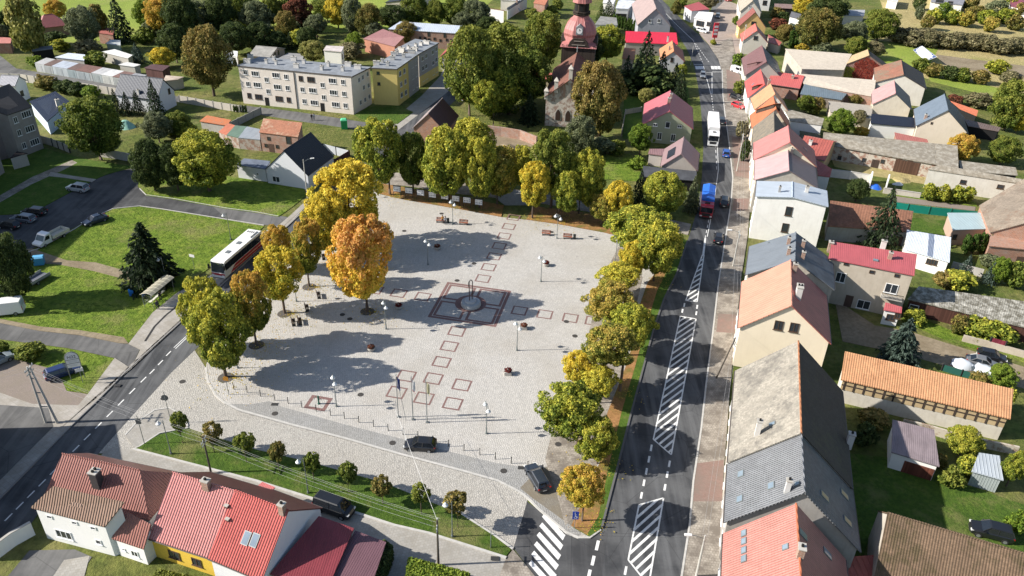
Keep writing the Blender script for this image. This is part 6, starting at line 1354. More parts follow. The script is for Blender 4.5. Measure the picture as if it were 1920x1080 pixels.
mb = MB(); A = [c + d * .44 + Z * 1.05 + t_ * .78 * math.cos(k * PI / 8) + Z * .78 * math.sin(k * PI / 8) for k in range(16)]; mb.poly(A); A2 = mb.build('clock_dial', WHITEP, ck, org=parent_org(RT))
mb = MB(); q = c + d * .46 + Z * 1.05
for hx, hz, l in ((.0, 1, .55), (.86, .5, .42)):
    v2 = t_ * hx + Z * hz; s_ = d.cross(v2).normalized() * .06; mb.poly([q - s_, q + s_, q + v2 * l + s_, q + v2 * l - s_])
mb.build('clock_hands', HOLE, ck, org=parent_org(RT))
mb = MB(); lo, hi = ring(2.1, 20.8), ring(2.05, 24.2); mb.prism(lo, hi)
for z in (21.2, 21.7): mb.prism(ring(2.55, z), ring(2.55, z + .14))
lan = mb.build('lantern', WOODT, RT)
mb = MB()
for k in range(8):
    a_, b_ = ring(2.14, 22.1)[k], ring(2.14, 22.1)[(k + 1) % 8]; m_ = (a_ + b_) / 2; v2 = (b_ - a_).normalized(); o_ = (m_ - tb); o_.z = 0; o_.normalize()
    mb.poly([m_ - v2 * .45 + o_ * .03, m_ + v2 * .45 + o_ * .03, m_ + v2 * .45 + Z * 1.7 + o_ * .03, m_ - v2 * .45 + Z * 1.7 + o_ * .03])
mb.build('lantern_opening', HOLE, RT)
mb = MB(); rs = [ring(r, z) for r, z in ((2.75, 24.2), (2.5, 25.2), (2.6, 26.2), (2.1, 27.4), (1.2, 28.4), (.5, 29.4), (.3, 31), (.05, 34))]
mb.mesh([p for r in rs for p in r], [(i * 8 + k, i * 8 + (k + 1) % 8, i * 8 + 8 + (k + 1) % 8, i * 8 + 8 + k) for i in range(len(rs) - 1) for k in range(8)]); mb.poly(rs[0][::-1]); mb.build('dome', REDT, RT)
# left windows of the street houses (their fronts face the road)
def street_front(h, n, floors=(1.0, 4.0), w=1.0, hh=1.4):
    c0, ax, le, hw, L, ze, zr = h.info
    for pl in h.walls:
        if abs(pl[3].dot(le)) > .9 and pl[3].x < 0:
            o, u, v, nn, lu, lv = pl
            for z in floors:
                if z + hh > lv: continue
                for k in range(n): h.winat(o + u * (lu * (k + .5) / n) + Z * (z + hh / 2), pl, w, hh, FRAMEW, 1, None, True)
for h, n in STREET: street_front(h, n)

# ================================================================ VEHICLES
TAIL = plain((.40, .015, .012), .3); HEAD = plain((.75, .76, .74), .2); TRIM = plain((.025, .025, .027), .6); PLATE = plain((.7, .7, .66), .5)
def wheel(parent, x, y, r, w, rim=True):
    mb = MB(); k = 14; s = 1 if y > 0 else -1
    A = [V((x + r * math.cos(2 * PI * i / k), y - w / 2, r + r * math.sin(2 * PI * i / k))) for i in range(k)]; B = [p + V((0, w, 0)) for p in A]
    mb.prism(A[::-1], B[::-1]); wh = mb.build('wheel', RUBBER, parent, org=V((0, 0, 0)))
    mb = MB(); yy = y + s * (w / 2 + .006); C = [V((x + r * .62 * math.cos(2 * PI * i / 10), yy, r + r * .62 * math.sin(2 * PI * i / 10))) for i in range(10)]
    mb.poly(C if s < 0 else C[::-1]); mb.build('rim', RIM, wh, org=V((0, 0, 0)))
def car_shape(kind):
    #   x stations (front +): (x, z_low, z_top, half width)  body ; cabin: belt z, (x0,x1) belt, (x0,x1) roof, roof z
    if kind == 'hatch': return 4.05, 1.75, [(2.02, .38, .62, .62), (1.92, .26, .74, .80), (1.2, .22, .92, .865), (.75, .22, .97, .875), (-1.3, .22, 1.0, .875), (-1.85, .28, .98, .82), (-2.02, .38, .80, .70)], .96, (1.0, -1.93), (.25, -1.45), 1.47
    if kind == 'estate': return 4.65, 1.8, [(2.32, .38, .60, .64), (2.2, .26, .72, .82), (1.4, .22, .88, .89), (.95, .22, .95, .90), (-1.7, .22, .98, .90), (-2.15, .28, .96, .84), (-2.32, .38, .80, .72)], .94, (1.15, -2.2), (.35, -1.85), 1.46
    if kind == 'suv': return 4.5, 1.86, [(2.25, .45, .75, .68), (2.12, .32, .92, .86), (1.35, .28, 1.05, .92), (.9, .28, 1.1, .93), (-1.6, .28, 1.14, .93), (-2.08, .34, 1.12, .88), (-2.25, .45, .95, .76)], 1.08, (1.12, -2.15), (.4, -1.8), 1.70
    if kind == 'sedan': return 4.6, 1.8, [(2.3, .38, .60, .64), (2.18, .26, .72, .82), (1.35, .22, .88, .89), (.9, .22, .94, .90), (-1.4, .22, .97, .90), (-2.12, .28, .95, .84), (-2.3, .38, .78, .72)], .93, (1.1, -1.75), (.3, -1.0), 1.43
    if kind == 'van': return 4.7, 1.85, [(2.35, .40, .72, .68), (2.2, .28, .95, .86), (1.6, .24, 1.12, .92), (1.3, .24, 1.15, .92), (-2.0, .24, 1.18, .92), (-2.28, .28, 1.16, .90), (-2.35, .38, 1.0, .84)], 1.12, (1.75, -2.3), (.95, -2.2), 1.88
_cars = {}
def car(kind, col, front, rear, label, group=None, name='parked_car', cat='car', metal=.0, bed=None):
    A, B = G(*front), G(*rear); d = A - B; d.z = 0; mid = (A + B) / 2
    rz = math.atan2(d.y, d.x); key = (kind, col)
    if key in _cars:
        return dup(_cars[key], mid, rz, label, group)
    L, W, st, belt, cb, cr, zr = car_shape(kind)
    t = thing(name, label, cat, (0, 0, 0), 0, group); paint = carpaint(col, metal); O = V((0, 0, 0))
    mb = MB(); rings = []
    for x, zl, zt, hw in st:
        rings.append([V((x, -hw + .05, zl)), V((x, -hw, zl + .18)), V((x, -hw, zt - .16)), V((x, -hw + .13, zt)), V((x, hw - .13, zt)), V((x, hw, zt - .16)), V((x, hw, zl + .18)), V((x, hw - .05, zl))])
    nv = 8; vs = [p for r in rings for p in r]; fs = []
    for i in range(len(rings) - 1):
        for k in range(nv): fs.append((i * nv + k, i * nv + (k + 1) % nv, (i + 1) * nv + (k + 1) % nv, (i + 1) * nv + k))
    fs += [tuple(range(nv))[::-1], tuple(range((len(rings) - 1) * nv, len(rings) * nv))]
    mb.mesh(vs, fs)
    hb, hr = W / 2 - .06, W / 2 - .27
    P4 = [V((cb[0], -hb, belt)), V((cb[0], hb, belt)), V((cb[1], hb, belt)), V((cb[1], -hb, belt))]; T4 = [V((cr[0], -hr, zr)), V((cr[0], hr, zr)), V((cr[1], hr, zr)), V((cr[1], -hr, zr))]
    mid4 = [(T4[i] + Z * .0) for i in range(4)]; g = .06
    mb.prism([T4[0] + V((.06, -.05, -.03)), T4[1] + V((.06, .05, -.03)), T4[2] + V((-.06, .05, -.03)), T4[3] + V((-.06, -.05, -.03))][::-1][::-1], [T4[0] + V((-.08, .06, g)), T4[1] + V((-.08, -.06, g)), T4[2] + V((.08, -.06, g)), T4[3] + V((.08, .06, g))])
    for i in range(4): mb.tube([P4[i], T4[i]], .055, 5)
    for s_ in (-1, 1):
        xm = (cb[0] + cb[1]) / 2 + .1; mb.tube([V((xm, s_ * (hb + .0), belt - .03)), V((xm - .05, s_ * (hr + .0), zr))], .05, 5)
        if kind == 'van': mb.prism([V((xm - .2, s_ * (hb + .01), belt - .05)), V((cb[1] - .02, s_ * (hb + .01), belt - .05)), V((cb[1] - .0, s_ * (hb - .1), belt - .05)), V((xm - .2, s_ * (hb - .1), belt - .05))], [V((xm - .2, s_ * (hr + .015), zr)), V((cr[1] - .05, s_ * (hr + .015), zr)), V((cr[1] - .05, s_ * (hr - .1), zr)), V((xm - .2, s_ * (hr - .1), zr))])
    mb.box(V((cb[0] - .25, -W / 2 - .06, belt + .0)), .16, .18, .13); mb.box(V((cb[0] - .25, W / 2 + .06, belt + .0)), .16, .18, .13)
    body = mb.build('body', paint, t, org=O, smooth=False)
    def glass(nm, q): m_ = MB(); m_.poly(q); return m_.build(nm, CARGLASS, t, org=O)
    glass('windscreen', [P4[0], P4[1], T4[1], T4[0]]); glass('rear_window', [P4[2], P4[3], T4[3], T4[2]]); glass('side_window', [P4[3], P4[0], T4[0], T4[3]]); glass('side_window', [P4[1], P4[2], T4[2], T4[1]])
    xf, xr = st[1][0], st[-2][0]
    for s_ in (-1, 1):
        m_ = MB(); m_.box(V((xf - .02, s_ * (st[1][3] - .2), st[1][2] - .2)), .3, .34, .15); m_.build('headlight', HEAD, t, org=O)
        m_ = MB(); m_.box(V((xr - .04, s_ * (st[-2][3] - .12), st[-2][2] - .24)), .2, .2, .2); m_.build('tail_light', TAIL, t, org=O)
    m_ = MB(); m_.box(V((st[-1][0] + .01, 0, .5)), .06, .5, .12); m_.build('number_plate', PLATE, t, org=O)
    m_ = MB(); m_.box(V((st[0][0] - .06, 0, .34)), .16, 1.1, .2); m_.build('grille', TRIM, t, org=O)
    r = .36 if kind in ('suv', 'van') else .32
    for x in (L * .31, -L * .295):
        for y in (-W / 2 + .08, W / 2 - .08): wheel(t, x, y, r, .24)
    _cars[key] = t; t.location = mid; t.rotation_euler = (0, 0, rz); return t
BLK, NAVY, GRY, SIL, WHT, RED = (.012, .013, .016), (.015, .03, .10), (.17, .19, .22), (.42, .43, .44), (.78, .78, .77), (.55, .02, .03)
DGR = (.035, .038, .042); BLU = (.03, .10, .38)
car('hatch', BLK, (760, 838), (817, 842), 'black hatchback driving along the cobbled lane in front of the bollards')
car('estate', (.025, .032, .045), (995, 881), (1019, 922), 'dark blue black estate car turning near the zebra crossing')
car('van', BLK, (656, 968), (600, 948), 'black van parked behind the red roofed terraced houses')
car('hatch', (.02, .02, .024), (1348, 442), (1345, 460), 'black car on the main road near the tip of the hatched triangle', name='car')
car('suv', DGR, (1359, 372), (1356, 394), 'dark grey car passing the lorry with the blue tarpaulin', name='car')
car('hatch', BLU, (1362, 283), (1361, 300), 'bright blue hatchback on the main road between the two lorries', name='car')
car('estate', DGR, (1352, 222), (1354, 238), 'dark car beside the white lorry', name='car')
car('hatch', GRY, (1317, 152), (1318, 137), 'grey car coming past the zebra crossing at the top of the street', name='car')
car('hatch', RED, (1397, 207), (1371, 197), 'bright red car parked on the pavement below the orange house')
car('hatch', BLK, (1390, 190), (1370, 182), 'black car parked next to the bright red one')
car('van', WHT, (1395, 141), (1370, 132), 'white van parked beside the plum roofed house')
car('estate', WHT, (1326, 63), (1308, 58), 'white car at the petrol station')
car('estate', GRY, (1345, 40), (1346, 26), 'grey car in the side street by the petrol station')
car('hatch', RED, (1362, 3), (1371, 1), 'small red car at the top edge of the side street')
car('suv', SIL, (127, 355), (168, 361), 'silver car standing alone in the shaded car park')
car('estate', BLK, (45, 399), (87, 404), 'black estate car, uppermost of the row parked at the lawn edge')
car('estate', GRY, (21, 411), (70, 418), 'grey estate car in the middle of the parked row')
car('hatch', BLK, (0, 424), (38, 430), 'black hatchback at the lower end of the parked row')
car('sedan', (.014, .022, .045), (158, 425), (201, 410), 'dark blue saloon parked on the grass beside the car park')
car('estate', NAVY, (144, 694), (94, 711), 'navy blue estate car parked by the arched sign board')
car('hatch', (.26, .30, .32), (17, 672), (-22, 690), 'grey green car cut by the left edge near the round shrub')
car('hatch', BLK, (1880, 678), (1834, 668), 'black hatchback on the earth track beside the covered boat')
car('sedan', (.16, .165, .17), (1858, 690), (1822, 681), 'grey car half hidden between the covered boat and the light green bush')
car('suv', BLK, (1812, 992), (1900, 1015), 'black off-road car on the lawn behind the corner barn')
car('hatch', WHT, (884, 186), (868, 190), 'white car behind the brick house with maroon roof'); car('hatch', GRY, (888, 180), (874, 176), 'light grey car by the church yard trees')
# big vehicles: built along +x
def vehicle(name, label, cat, front, rear, center_off=0):
    A, B = G(*front), G(*rear); d = A - B; d.z = 0; d.normalize(); t = thing(name, label, cat, (A.x, A.y, 0), math.atan2(d.y, d.x)); return t
O0 = V((0, 0, 0))
def bx(name, m, t, x0, x1, y0, y1, z0, z1, bev=0.0, taper=None):
    mb = MB(); A = [V((x0, y0, z0)), V((x1, y0, z0)), V((x1, y1, z0)), V((x0, y1, z0))]
    if bev:
        B = [p + V((0, 0, z1 - z0 - bev)) for p in A]; C = [V((x0 + bev, y0 + bev, z1)), V((x1 - bev, y0 + bev, z1)), V((x1 - bev, y1 - bev, z1)), V((x0 + bev, y1 - bev, z1))]
        mb.mesh(A + B + C, [(3, 2, 1, 0)] + [(i, (i + 1) % 4, 4 + (i + 1) % 4, 4 + i) for i in range(4)] + [(4 + i, 4 + (i + 1) % 4, 8 + (i + 1) % 4, 8 + i) for i in range(4)] + [(8, 9, 10, 11)])
    else: mb.prism(A, [p + V((0, 0, z1 - z0)) for p in A])
    return mb.build(name, m, t, org=O0)
def lorry(front, rear, label, cabc, kind, length):
    t = vehicle('lorry', label, 'lorry', front, rear); cp = carpaint(cabc); w = 1.25
    cab = MB(); sec = [(0, .45), (0, 1.5), (-.18, 2.7), (-.7, 3.25 if kind == 'semi' else 3.0), (-2.1, 3.45 if kind == 'semi' else 3.05), (-2.2, .6)]
    cab.prism([V((x, -w, z)) for x, z in sec], [V((x, w, z)) for x, z in sec]); cab.build('cab', cp, t, org=O0)
    m = MB(); m.poly([V((.012, -w + .1, 1.52)), V((.012, w - .1, 1.52)), V((-.165, w - .12, 2.62)), V((-.165, -w + .12, 2.62))]); m.build('windscreen', CARGLASS, t, org=O0)
    for s in (-1, 1):
        m = MB(); m.poly([V((-.3, s * (w + .012), 1.6)), V((-1.3, s * (w + .012), 1.6)), V((-1.3, s * (w + .012), 2.5)), V((-.42, s * (w + .012), 2.5))][::s]); m.build('side_window', CARGLASS, t, org=O0)
        bx('headlight', HEAD, t, -.1, .03, s * .95 - .2, s * .95 + .2, .65, .9); bx('mirror', TRIM, t, -.15, .05, s * 1.48 - .12, s * 1.48 + .12, 1.7, 2.4)
    bx('grille', TRIM, t, -.05, .025, -.8, .8, .75, 1.4); bx('bumper', cp if kind == 'semi' else TRIM, t, -.1, .05, -1.22, 1.22, .35, .62); bx('visor', TRIM if kind == 'semi' else cp, t, -.3, .1, -1.1, 1.1, 2.66, 2.78)
    bx('chassis', TRIM, t, -length + .4, -1.8, -.5, .5, .6, .95)
    if kind == 'semi':
        bx('trailer', plain((.80, .80, .79), .5), t, -length, -2.9, -1.27, 1.27, 1.05, 4.0); bx('roof_hatch', TRIM, t, -1.35, -.95, -.35, .35, 3.36, 3.5)
        axl = [-1.4, -4.6, -length + 1.2, -length + 2.5, -length + 3.8]
    else:
        bx('cargo_box', cp, t, -length, -2.5, -1.25, 1.25, 1.0, 2.3)
        m = MB(); A = [(-1.27, 2.25), (-1.27, 3.2), (0, 3.6), (1.27, 3.2), (1.27, 2.25)]; m.prism([V((-length, y, z)) for y, z in A], [V((-2.5, y, z)) for y, z in A]); m.build('tarpaulin', TARP, t, org=O0)
        m = MB(); m.box(V((-length * .55, 0, 3.56)), .12, 2.5, .1); m.build('tarpaulin_seam', plain((.02, .09, .35), .6), t, org=O0)
        bx('roof_light', TRIM, t, -1.5, -1.0, -.5, .5, 3.03, 3.2); axl = [-1.3, -length + 1.5, -length + 2.8]
    for x in axl:
        for y in (-1.05, 1.05): wheel(t, x, y, .5, .35)
    return t
def _tarp():
    n = N('blue_tarpaulin'); v = n.co('Object'); n.bump(n.noise(v, 1.4, 4, .6), .8, .12); return n.out(n.mix(n.noise(v, .8, 3), (.03, .16, .62), (.02, .11, .48)), .5, .4)
TARP = _tarp()
lorry((1335.5, 276), (1332.5, 215), 'white articulated lorry with white box trailer on the main road', (.74, .74, .73), 'semi', 14.5)
lorry((1322, 412), (1329, 345), 'red lorry with bright blue tarpaulin on the main road', (.36, .015, .03), 'tarp', 10.0)
t = vehicle('coach', 'white and red coach stopped at the roadside beside the lawn', 'coach', (411, 523), (489, 455)); CW = carpaint((.80, .79, .76)); Lc = 12.2; w = 1.26
m = MB(); sec = [(-.05, .35), (.0, 1.1), (-.28, 3.05), (-.5, 3.25), (-Lc, 3.25), (-Lc, .4)]
m.prism([V((x, -w, z)) for x, z in sec], [V((x, w, z)) for x, z in sec]); m.build('body', CW, t, org=O0)
m = MB(); m.poly([V((.005, -w + .08, 1.25)), V((.005, w - .08, 1.25)), V((-.25, w - .1, 2.95)), V((-.25, -w + .1, 2.95))]); m.build('windscreen', glassy('coach_glass', (.05, .06, .07), .05, .9), t, org=O0)
for s in (-1, 1):
    y = s * (w + .012)
    m = MB(); m.poly([V((x, y, z)) for x, z in ((-.45, 1.55), (-Lc + .2, 1.55), (-Lc + .2, 2.8), (-.3, 2.8))][::s]); m.build('side_window', CARGLASS, t, org=O0)
    m = MB()
    for k in range(1, 7): m.box(V((-.3 - k * 1.68, y + s * .008, 1.55)), .07, .02, 1.25)
    m.build('window_bar', TRIM, t, org=O0)
    m = MB(); m.poly([V((x, y, z)) for x, z in ((-1.6, .45), (-Lc, .45), (-Lc, 1.45), (-3.2, 1.45))][::s]); m.build('red_stripe', carpaint((.42, .02, .025)), t, org=O0)
    m = MB(); m.poly([V((x, y + s * .006, z)) for x, z in ((-2.6, .85), (-Lc, .85), (-Lc, .98), (-2.9, .98))][::s]); m.build('cream_stripe', plain((.7, .6, .42), .5), t, org=O0)
    bx('headlight', HEAD, t, -.08, .04, s * .95 - .2, s * .95 + .2, .62, .86); bx('mirror', TRIM, t, .0, .35, s * 1.42 - .1, s * 1.42 + .1, 2.0, 2.7)
bx('front_panel', carpaint((.42, .02, .025)), t, -.1, .03, -1.24, 1.24, .72, 1.1); bx('bumper', CW, t, -.1, .06, -1.24, 1.24, .32, .6)
for x in (-3.6, -7.0): bx('roof_hatch', GREYM, t, x - .45, x + .45, -.35, .35, 3.24, 3.33)
bx('air_conditioner', plain((.75, .75, .73), .5), t, -11.6, -9.2, -.95, .95, 3.24, 3.45, .08)
for y in (-.55, -.18, .18, .55): bx('roof_vent', TRIM, t, -11.2, -10.7, y - .1, y + .1, 3.44, 3.47)
for x in (-2.6, -8.9):
    for y in (-1.1, 1.1): wheel(t, x, y, .5, .3)
# flatbed truck
t = vehicle('flatbed_truck', 'white flatbed truck with empty dropside bed at the car park edge', 'truck', (70, 466), (136, 432)); cp = carpaint((.76, .76, .75)); w = .98
m = MB(); sec = [(.0, .4), (.02, .85), (-.75, 1.15), (-1.35, 1.95), (-1.6, 2.15), (-2.5, 2.2), (-2.5, .45)]; m.prism([V((x, -w, z)) for x, z in sec], [V((x, w, z)) for x, z in sec]); m.build('cab', cp, t, org=O0)
m = MB(); m.poly([V((-.74, -w + .1, 1.19)), V((-.74, w - .1, 1.19)), V((-1.33, w - .14, 1.97)), V((-1.33, -w + .14, 1.97))]); m.build('windscreen', glassy('truck_glass', (.16, .2, .22), .1), t, org=O0)
for s in (-1, 1):
    m = MB(); m.poly([V((x, s * (w + .012), z)) for x, z in ((-1.05, 1.2), (-2.15, 1.2), (-2.15, 1.9), (-1.45, 1.9))][::s]); m.build('side_window', CARGLASS, t, org=O0)
    bx('headlight', HEAD, t, -.12, .03, s * .72 - .18, s * .72 + .18, .62, .85); bx('dropside', plain((.66, .62, .52), .6), t, -6.3, -2.75, s * 1.03 - .03, s * 1.03 + .03, .85, 1.35)
bx('bed', plain((.48, .45, .38), .8), t, -6.3, -2.7, -1.05, 1.05, .75, .85); bx('headboard', plain((.66, .62, .52), .6), t, -2.75, -2.68, -1.05, 1.05, .85, 1.6); bx('tailboard', plain((.66, .62, .52), .6), t, -6.36, -6.3, -1.05, 1.05, .85, 1.35); bx('bumper', TRIM, t, -.1, .06, -.95, .95, .3, .5); bx('chassis', TRIM, t, -6.1, -2.4, -.4, .4, .5, .75)
for x in (-.95, -5.0):
    for y in (-.85, .85): wheel(t, x, y, .34, .26)
t = vehicle('white_van', 'white panel van cut by the left edge on the lawn', 'van', (-22, 592), (42, 585)); m = MB(); sec = [(0, .4), (.0, .95), (-.8, 1.2), (-1.6, 2.1), (-2.2, 2.4), (-5.0, 2.42), (-5.15, 1.2), (-5.15, .4)]
m.prism([V((x, -.98, z)) for x, z in sec], [V((x, .98, z)) for x, z in sec]); m.build('body', carpaint((.78, .78, .78)), t, org=O0)
m = MB(); m.poly([V((-5.06, .75, 1.35)), V((-5.06, -.75, 1.35)), V((-5.0, -.72, 2.2)), V((-5.0, .72, 2.2))][::-1]) ; m = MB(); m.box(V((-5.1, 0, 1.4)), .08, 1.5, .7); m.build('rear_window', plain((.45, .5, .5), .3), t, org=O0)
for s in (-1, 1): bx('tail_light', TAIL, t, -5.18, -5.05, s * .85 - .08, s * .85 + .08, .9, 1.5)
for x in (-.95, -4.1):
    for y in (-.88, .88): wheel(t, x, y, .34, .26)
t = vehicle('trailer', 'grey flatbed trailer with low mesh side at the left edge of the lawn', 'trailer', (88, 518), (36, 548)); bx('bed', plain((.12, .13, .16), .8), t, -5, 0, -1, 1, .5, .65); bx('side_panel', plain((.34, .35, .35), .6), t, -5, 0, -1.03, -.98, .65, 1.1); bx('side_panel', plain((.34, .35, .35), .6), t, -5, 0, .98, 1.03, .65, 1.1)
for y in (-.95, .95): wheel(t, -2.6, y, .32, .22)
# covered boat
t = vehicle('covered_boat', 'boat under a crumpled white blue tarpaulin on the earth track', 'boat', (1782, 682), (1836, 697)); m = MB(); rng = random.Random(4); rows = []
for i in range(15):
    x = -5.2 * i / 14; e = math.sin(PI * min(1, (i + .6) / 9)) ** .6 if i < 9 else 1; rows.append([V((x, y * 1.1 * e, (.5 + (.75 + rng.uniform(-.12, .16)) * (1 - (abs(y)) ** 2.2) * e) if abs(y) < .99 else .15)) for y in (-1, -.75, -.4, 0, .4, .75, 1)])
m.mesh([p for r in rows for p in r], [(i * 7 + k, i * 7 + k + 1, i * 7 + 8 + k, i * 7 + 7 + k) for i in range(14) for k in range(6)]); m.build('tarpaulin', plain((.60, .64, .68), .5), t, org=O0, smooth=True)
m = MB(); A = [V((-.2, -.2, .1)), V((-.2, .2, .1)), V((-5, .8, .1)), V((-5, -.8, .1))]; m.prism(A, [p + V((0, 0, .7)) for p in A]); m.build('hull', plain((.08, .1, .12), .5), t, org=O0)
# ================================================================ STREET FURNITURE
LAMPM = plain((.20, .23, .23), .45, .5); GLOBE = plain((.82, .83, .82), .25); SHADE = plain((.68, .70, .70), .4)
def lamp_mesh(t, h, heads=2, ang=1.9):
    m = MB(); m.tube([(0, 0, 0), (0, 0, .9), (0, 0, h - .4), (0, 0, h)], .065, 8, r2=.045); m.lathe((0, 0, 0), [(.16, 0), (.14, .25), (.09, .35), (.08, .9), (.07, 1.0)], 10); m.build('pole', LAMPM, t, org=O0)
    for k in range(heads):
        a = ang + k * PI; d = V((math.cos(a), math.sin(a), 0))
        m = MB(); m.tube([V((0, 0, h - .55)), d * .35 + Z * (h - .15), d * .62 + Z * (h - .1), d * .72 + Z * (h - .35)], .03, 6); m.build('arm', LAMPM, t, org=O0)
        m = MB(); c = d * .72 + Z * (h - .85); m.lathe(c, [(.03, .52), (.10, .46), (.12, .34), (.30, .16), (.32, .10), (.27, .0)][::-1], 12); s = m.build('lamp_shade', SHADE, t, org=O0)
        m = MB(); m.lathe(c, [(.02, -.16), (.16, -.11), (.22, .0), (.2, .04)], 10); m.build('globe', GLOBE, s, org=O0)
lamps = [((912, 813), 'in the open lower right part of the square'), ((631, 762), 'behind the bollards near the hand pump'), ((724, 617), 'right of the lone orange lime'), ((969, 657), 'beside the planter right of the monument'),
         ((1014, 528), 'beside the planter in the upper right of the square'), ((802.5, 496.5), 'left of the dark planter above the monument'), ((849, 420), 'between two benches below the notice boards'), ((1044, 447), 'between two benches at the far right'),
         ((1153, 495), 'under the limes at the right edge of the square'), ((556, 565), 'half hidden by the golden yellow lime'), ((446, 690), 'behind the front corner lime')]
L0 = thing('street_lamp', 'two armed globe lamp ' + lamps[0][1], 'street lamp', (0, 0, .12), 0, 'two armed lamps of the market square'); lamp_mesh(L0, 5.0)
for k, (p, s) in enumerate(lamps):
    g = G(*p, .12)
    if k == 0: L0.location = g
    else: dup(L0, g, .05 * k, 'two armed globe lamp ' + s)
ones = [((321, 851), 'at the left end of the planted strip'), ((578, 924), 'in the middle of the planted strip'), ((848, 1006), 'at the right end of the planted strip'), ((433, 449), 'beside the coach on the lawn edge'), ((314, 535), 'half hidden behind the bus shelter spruce')]
L1 = thing('street_lamp', 'single globe lamp ' + ones[0][1], 'street lamp', (0, 0, .15), 0, 'single armed lamps'); lamp_mesh(L1, 5.4, 1, 2.9)
for k, (p, s) in enumerate(ones):
    g = G(*p, .15)
    if k == 0: L1.location = g
    else: dup(L1, g, .0, 'single globe lamp ' + s)
# round and square plates seen from behind
for p, hgt, kind, lab in (((321, 792), 5.0, 'round', 'pole with a round sign seen from behind at the lane corner'), ((271, 832), 4.6, 'square', 'pole with two square signs seen from behind at the lane corner')):
    g = G(*p, .1); t = thing('road_sign', lab, 'sign', g); m = MB(); m.tube([(0, 0, 0), (0, 0, hgt)], .045, 8); m.build('pole', GREYM, t, org=O0)
    m = MB(); c = V((-.08, .05, hgt - 1.0))
    if kind == 'round': A = [c + V((.45 * math.cos(k * PI / 9), .06, .45 * math.sin(k * PI / 9))) for k in range(18)]; m.prism(A, [q + V((0, -.04, 0)) for q in A])
    else:
        for q, yy in ((c, .1), (c + V((.2, -.2, .2)), -.1)): m.box(q + V((0, yy, -.35)), .62, .04, .7)
    m.build('sign_plate', plain((.10, .11, .11), .6), t, org=O0)
def sign(name, label, p, hgt, fn, z=.12, rz=0, pole=GREYM, cat='sign'):
    g = G(*p, z); t = thing(name, label, cat, g, rz); m = MB(); m.tube([(0, 0, 0), (0, 0, hgt)], .04, 8); m.build('pole', pole, t, org=O0); fn(t, hgt); return t
BLUES = plain((.02, .06, .38), .4)
def parking(t, h):
    m = MB(); m.box((0, -.05, h - 1.25), .7, .04, 1.2); pl = m.build('sign_plate', BLUES, t, org=O0)
    m = MB(); y = -.078; c = V((.0, y, h - .95))
    A = [(c + V((.17 * math.cos(k * PI / 8), 0, .17 * math.sin(k * PI / 8))), c + V((.12 * math.cos(k * PI / 8), 0, .12 * math.sin(k * PI / 8)))) for k in range(17)]
    for k in range(16): m.poly([A[k][0], A[k + 1][0], A[k + 1][1], A[k][1]])
    for a, b in (((-.08, h - .3), (-.04, h - .75)), ((-.04, h - .75), (.15, h - .75)), ((.15, h - .75), (.2, h - 1.0)), ((-.06, h - .52), (.12, h - .52))):
        p0, p1 = V((a[0], y, a[1])), V((b[0], y, b[1])); d = (p1 - p0).normalized(); s_ = d.cross(V((0, 1, 0))) * .028; m.poly([p0 - s_, p1 - s_, p1 + s_, p0 + s_])
    m.box((-.08, y, h - .27), .1, .004, .1); m.build('wheelchair_symbol', WHITEP, pl, org=O0)
sign('parking_sign', 'blue disabled parking sign under the orange lime at the junction', (1077, 990), 2.7, parking, rz=.0)
def orange(t, h): m = MB(); m.prism([V((-.35, -.05, h - .5)), V((.35, -.05, h - .6)), V((.38, -.05, h)), V((-.1, -.05, h + .18)), V((-.35, -.05, h - .1))], [V((-.35, -.09, h - .5)), V((.35, -.09, h - .6)), V((.38, -.09, h)), V((-.1, -.09, h + .18)), V((-.35, -.09, h - .1))]); m.build('sign_plate', plain((.62, .27, .03), .5), t, org=O0)
sign('warning_sign', 'orange sign plate on a pole in front of the front corner lime', (429, 740), 3.0, orange)
def white(t, h): m = MB(); m.box((0, -.05, h - .6), 1.0, .04, .5); m.build('sign_plate', WHITEP, t, org=O0)
sign('small_sign', 'small white sign on a pole beside the navy estate car', (156, 718), 2.6, white, rz=.45)
sign('bus_stop_sign', 'grey bus stop sign on the lawn left of the coach', (365, 505), 3.0, white, rz=-.3)
# arched board with its sign face
t = thing('arched_sign', 'tall white arched sign board on two posts beside the navy estate car', 'sign', G(147, 711, .1), .42)
m = MB()
for x in (-.85, .85): m.tube([(x, 0, 0), (x, 0, 3.6)], .05, 8)
A = [V((-.85, 0, 3.6))] + [V((-.85 * math.cos(k * PI / 10), 0, 3.6 + 1.0 * math.sin(k * PI / 10))) for k in range(11)]; m.tube(A, .06, 6); m.build('frame', GREYM, t, org=O0)
m = MB(); A = [V((-.8, 0, 2.1)), V((.8, 0, 2.1)), V((.8, 0, 3.6))] + [V((.8 * math.cos(k * PI / 8), 0, 3.6 + .95 * math.sin(k * PI / 8))) for k in range(1, 8)] + [V((-.8, 0, 3.6))]
m.prism([q + V((0, .03, 0)) for q in A], [q + V((0, -.03, 0)) for q in A]); bd = m.build('board', plain((.76, .78, .78), .4), t, org=O0)
m = MB()
for z in (2.72, 3.35): m.box((0, -.04, z), 1.6, .02, .07)
m.build('divider', GREYM, bd, org=O0)
def text(s, size, parent, loc, rot, mat, name='lettering'):
    c = bpy.data.curves.new(name, 'FONT'); c.body = s; c.size = size; c.align_x = 'CENTER'; c.extrude = .004; c.materials.append(mat)
    tmp = bpy.data.objects.new(name, c); COL.objects.link(tmp); me = bpy.data.meshes.new_from_object(tmp.evaluated_get(bpy.context.evaluated_depsgraph_get())); bpy.data.objects.remove(tmp)
    o = bpy.data.objects.new(name, me); COL.objects.link(o); o.parent = parent; o.location = loc; o.rotation_euler = rot; return o
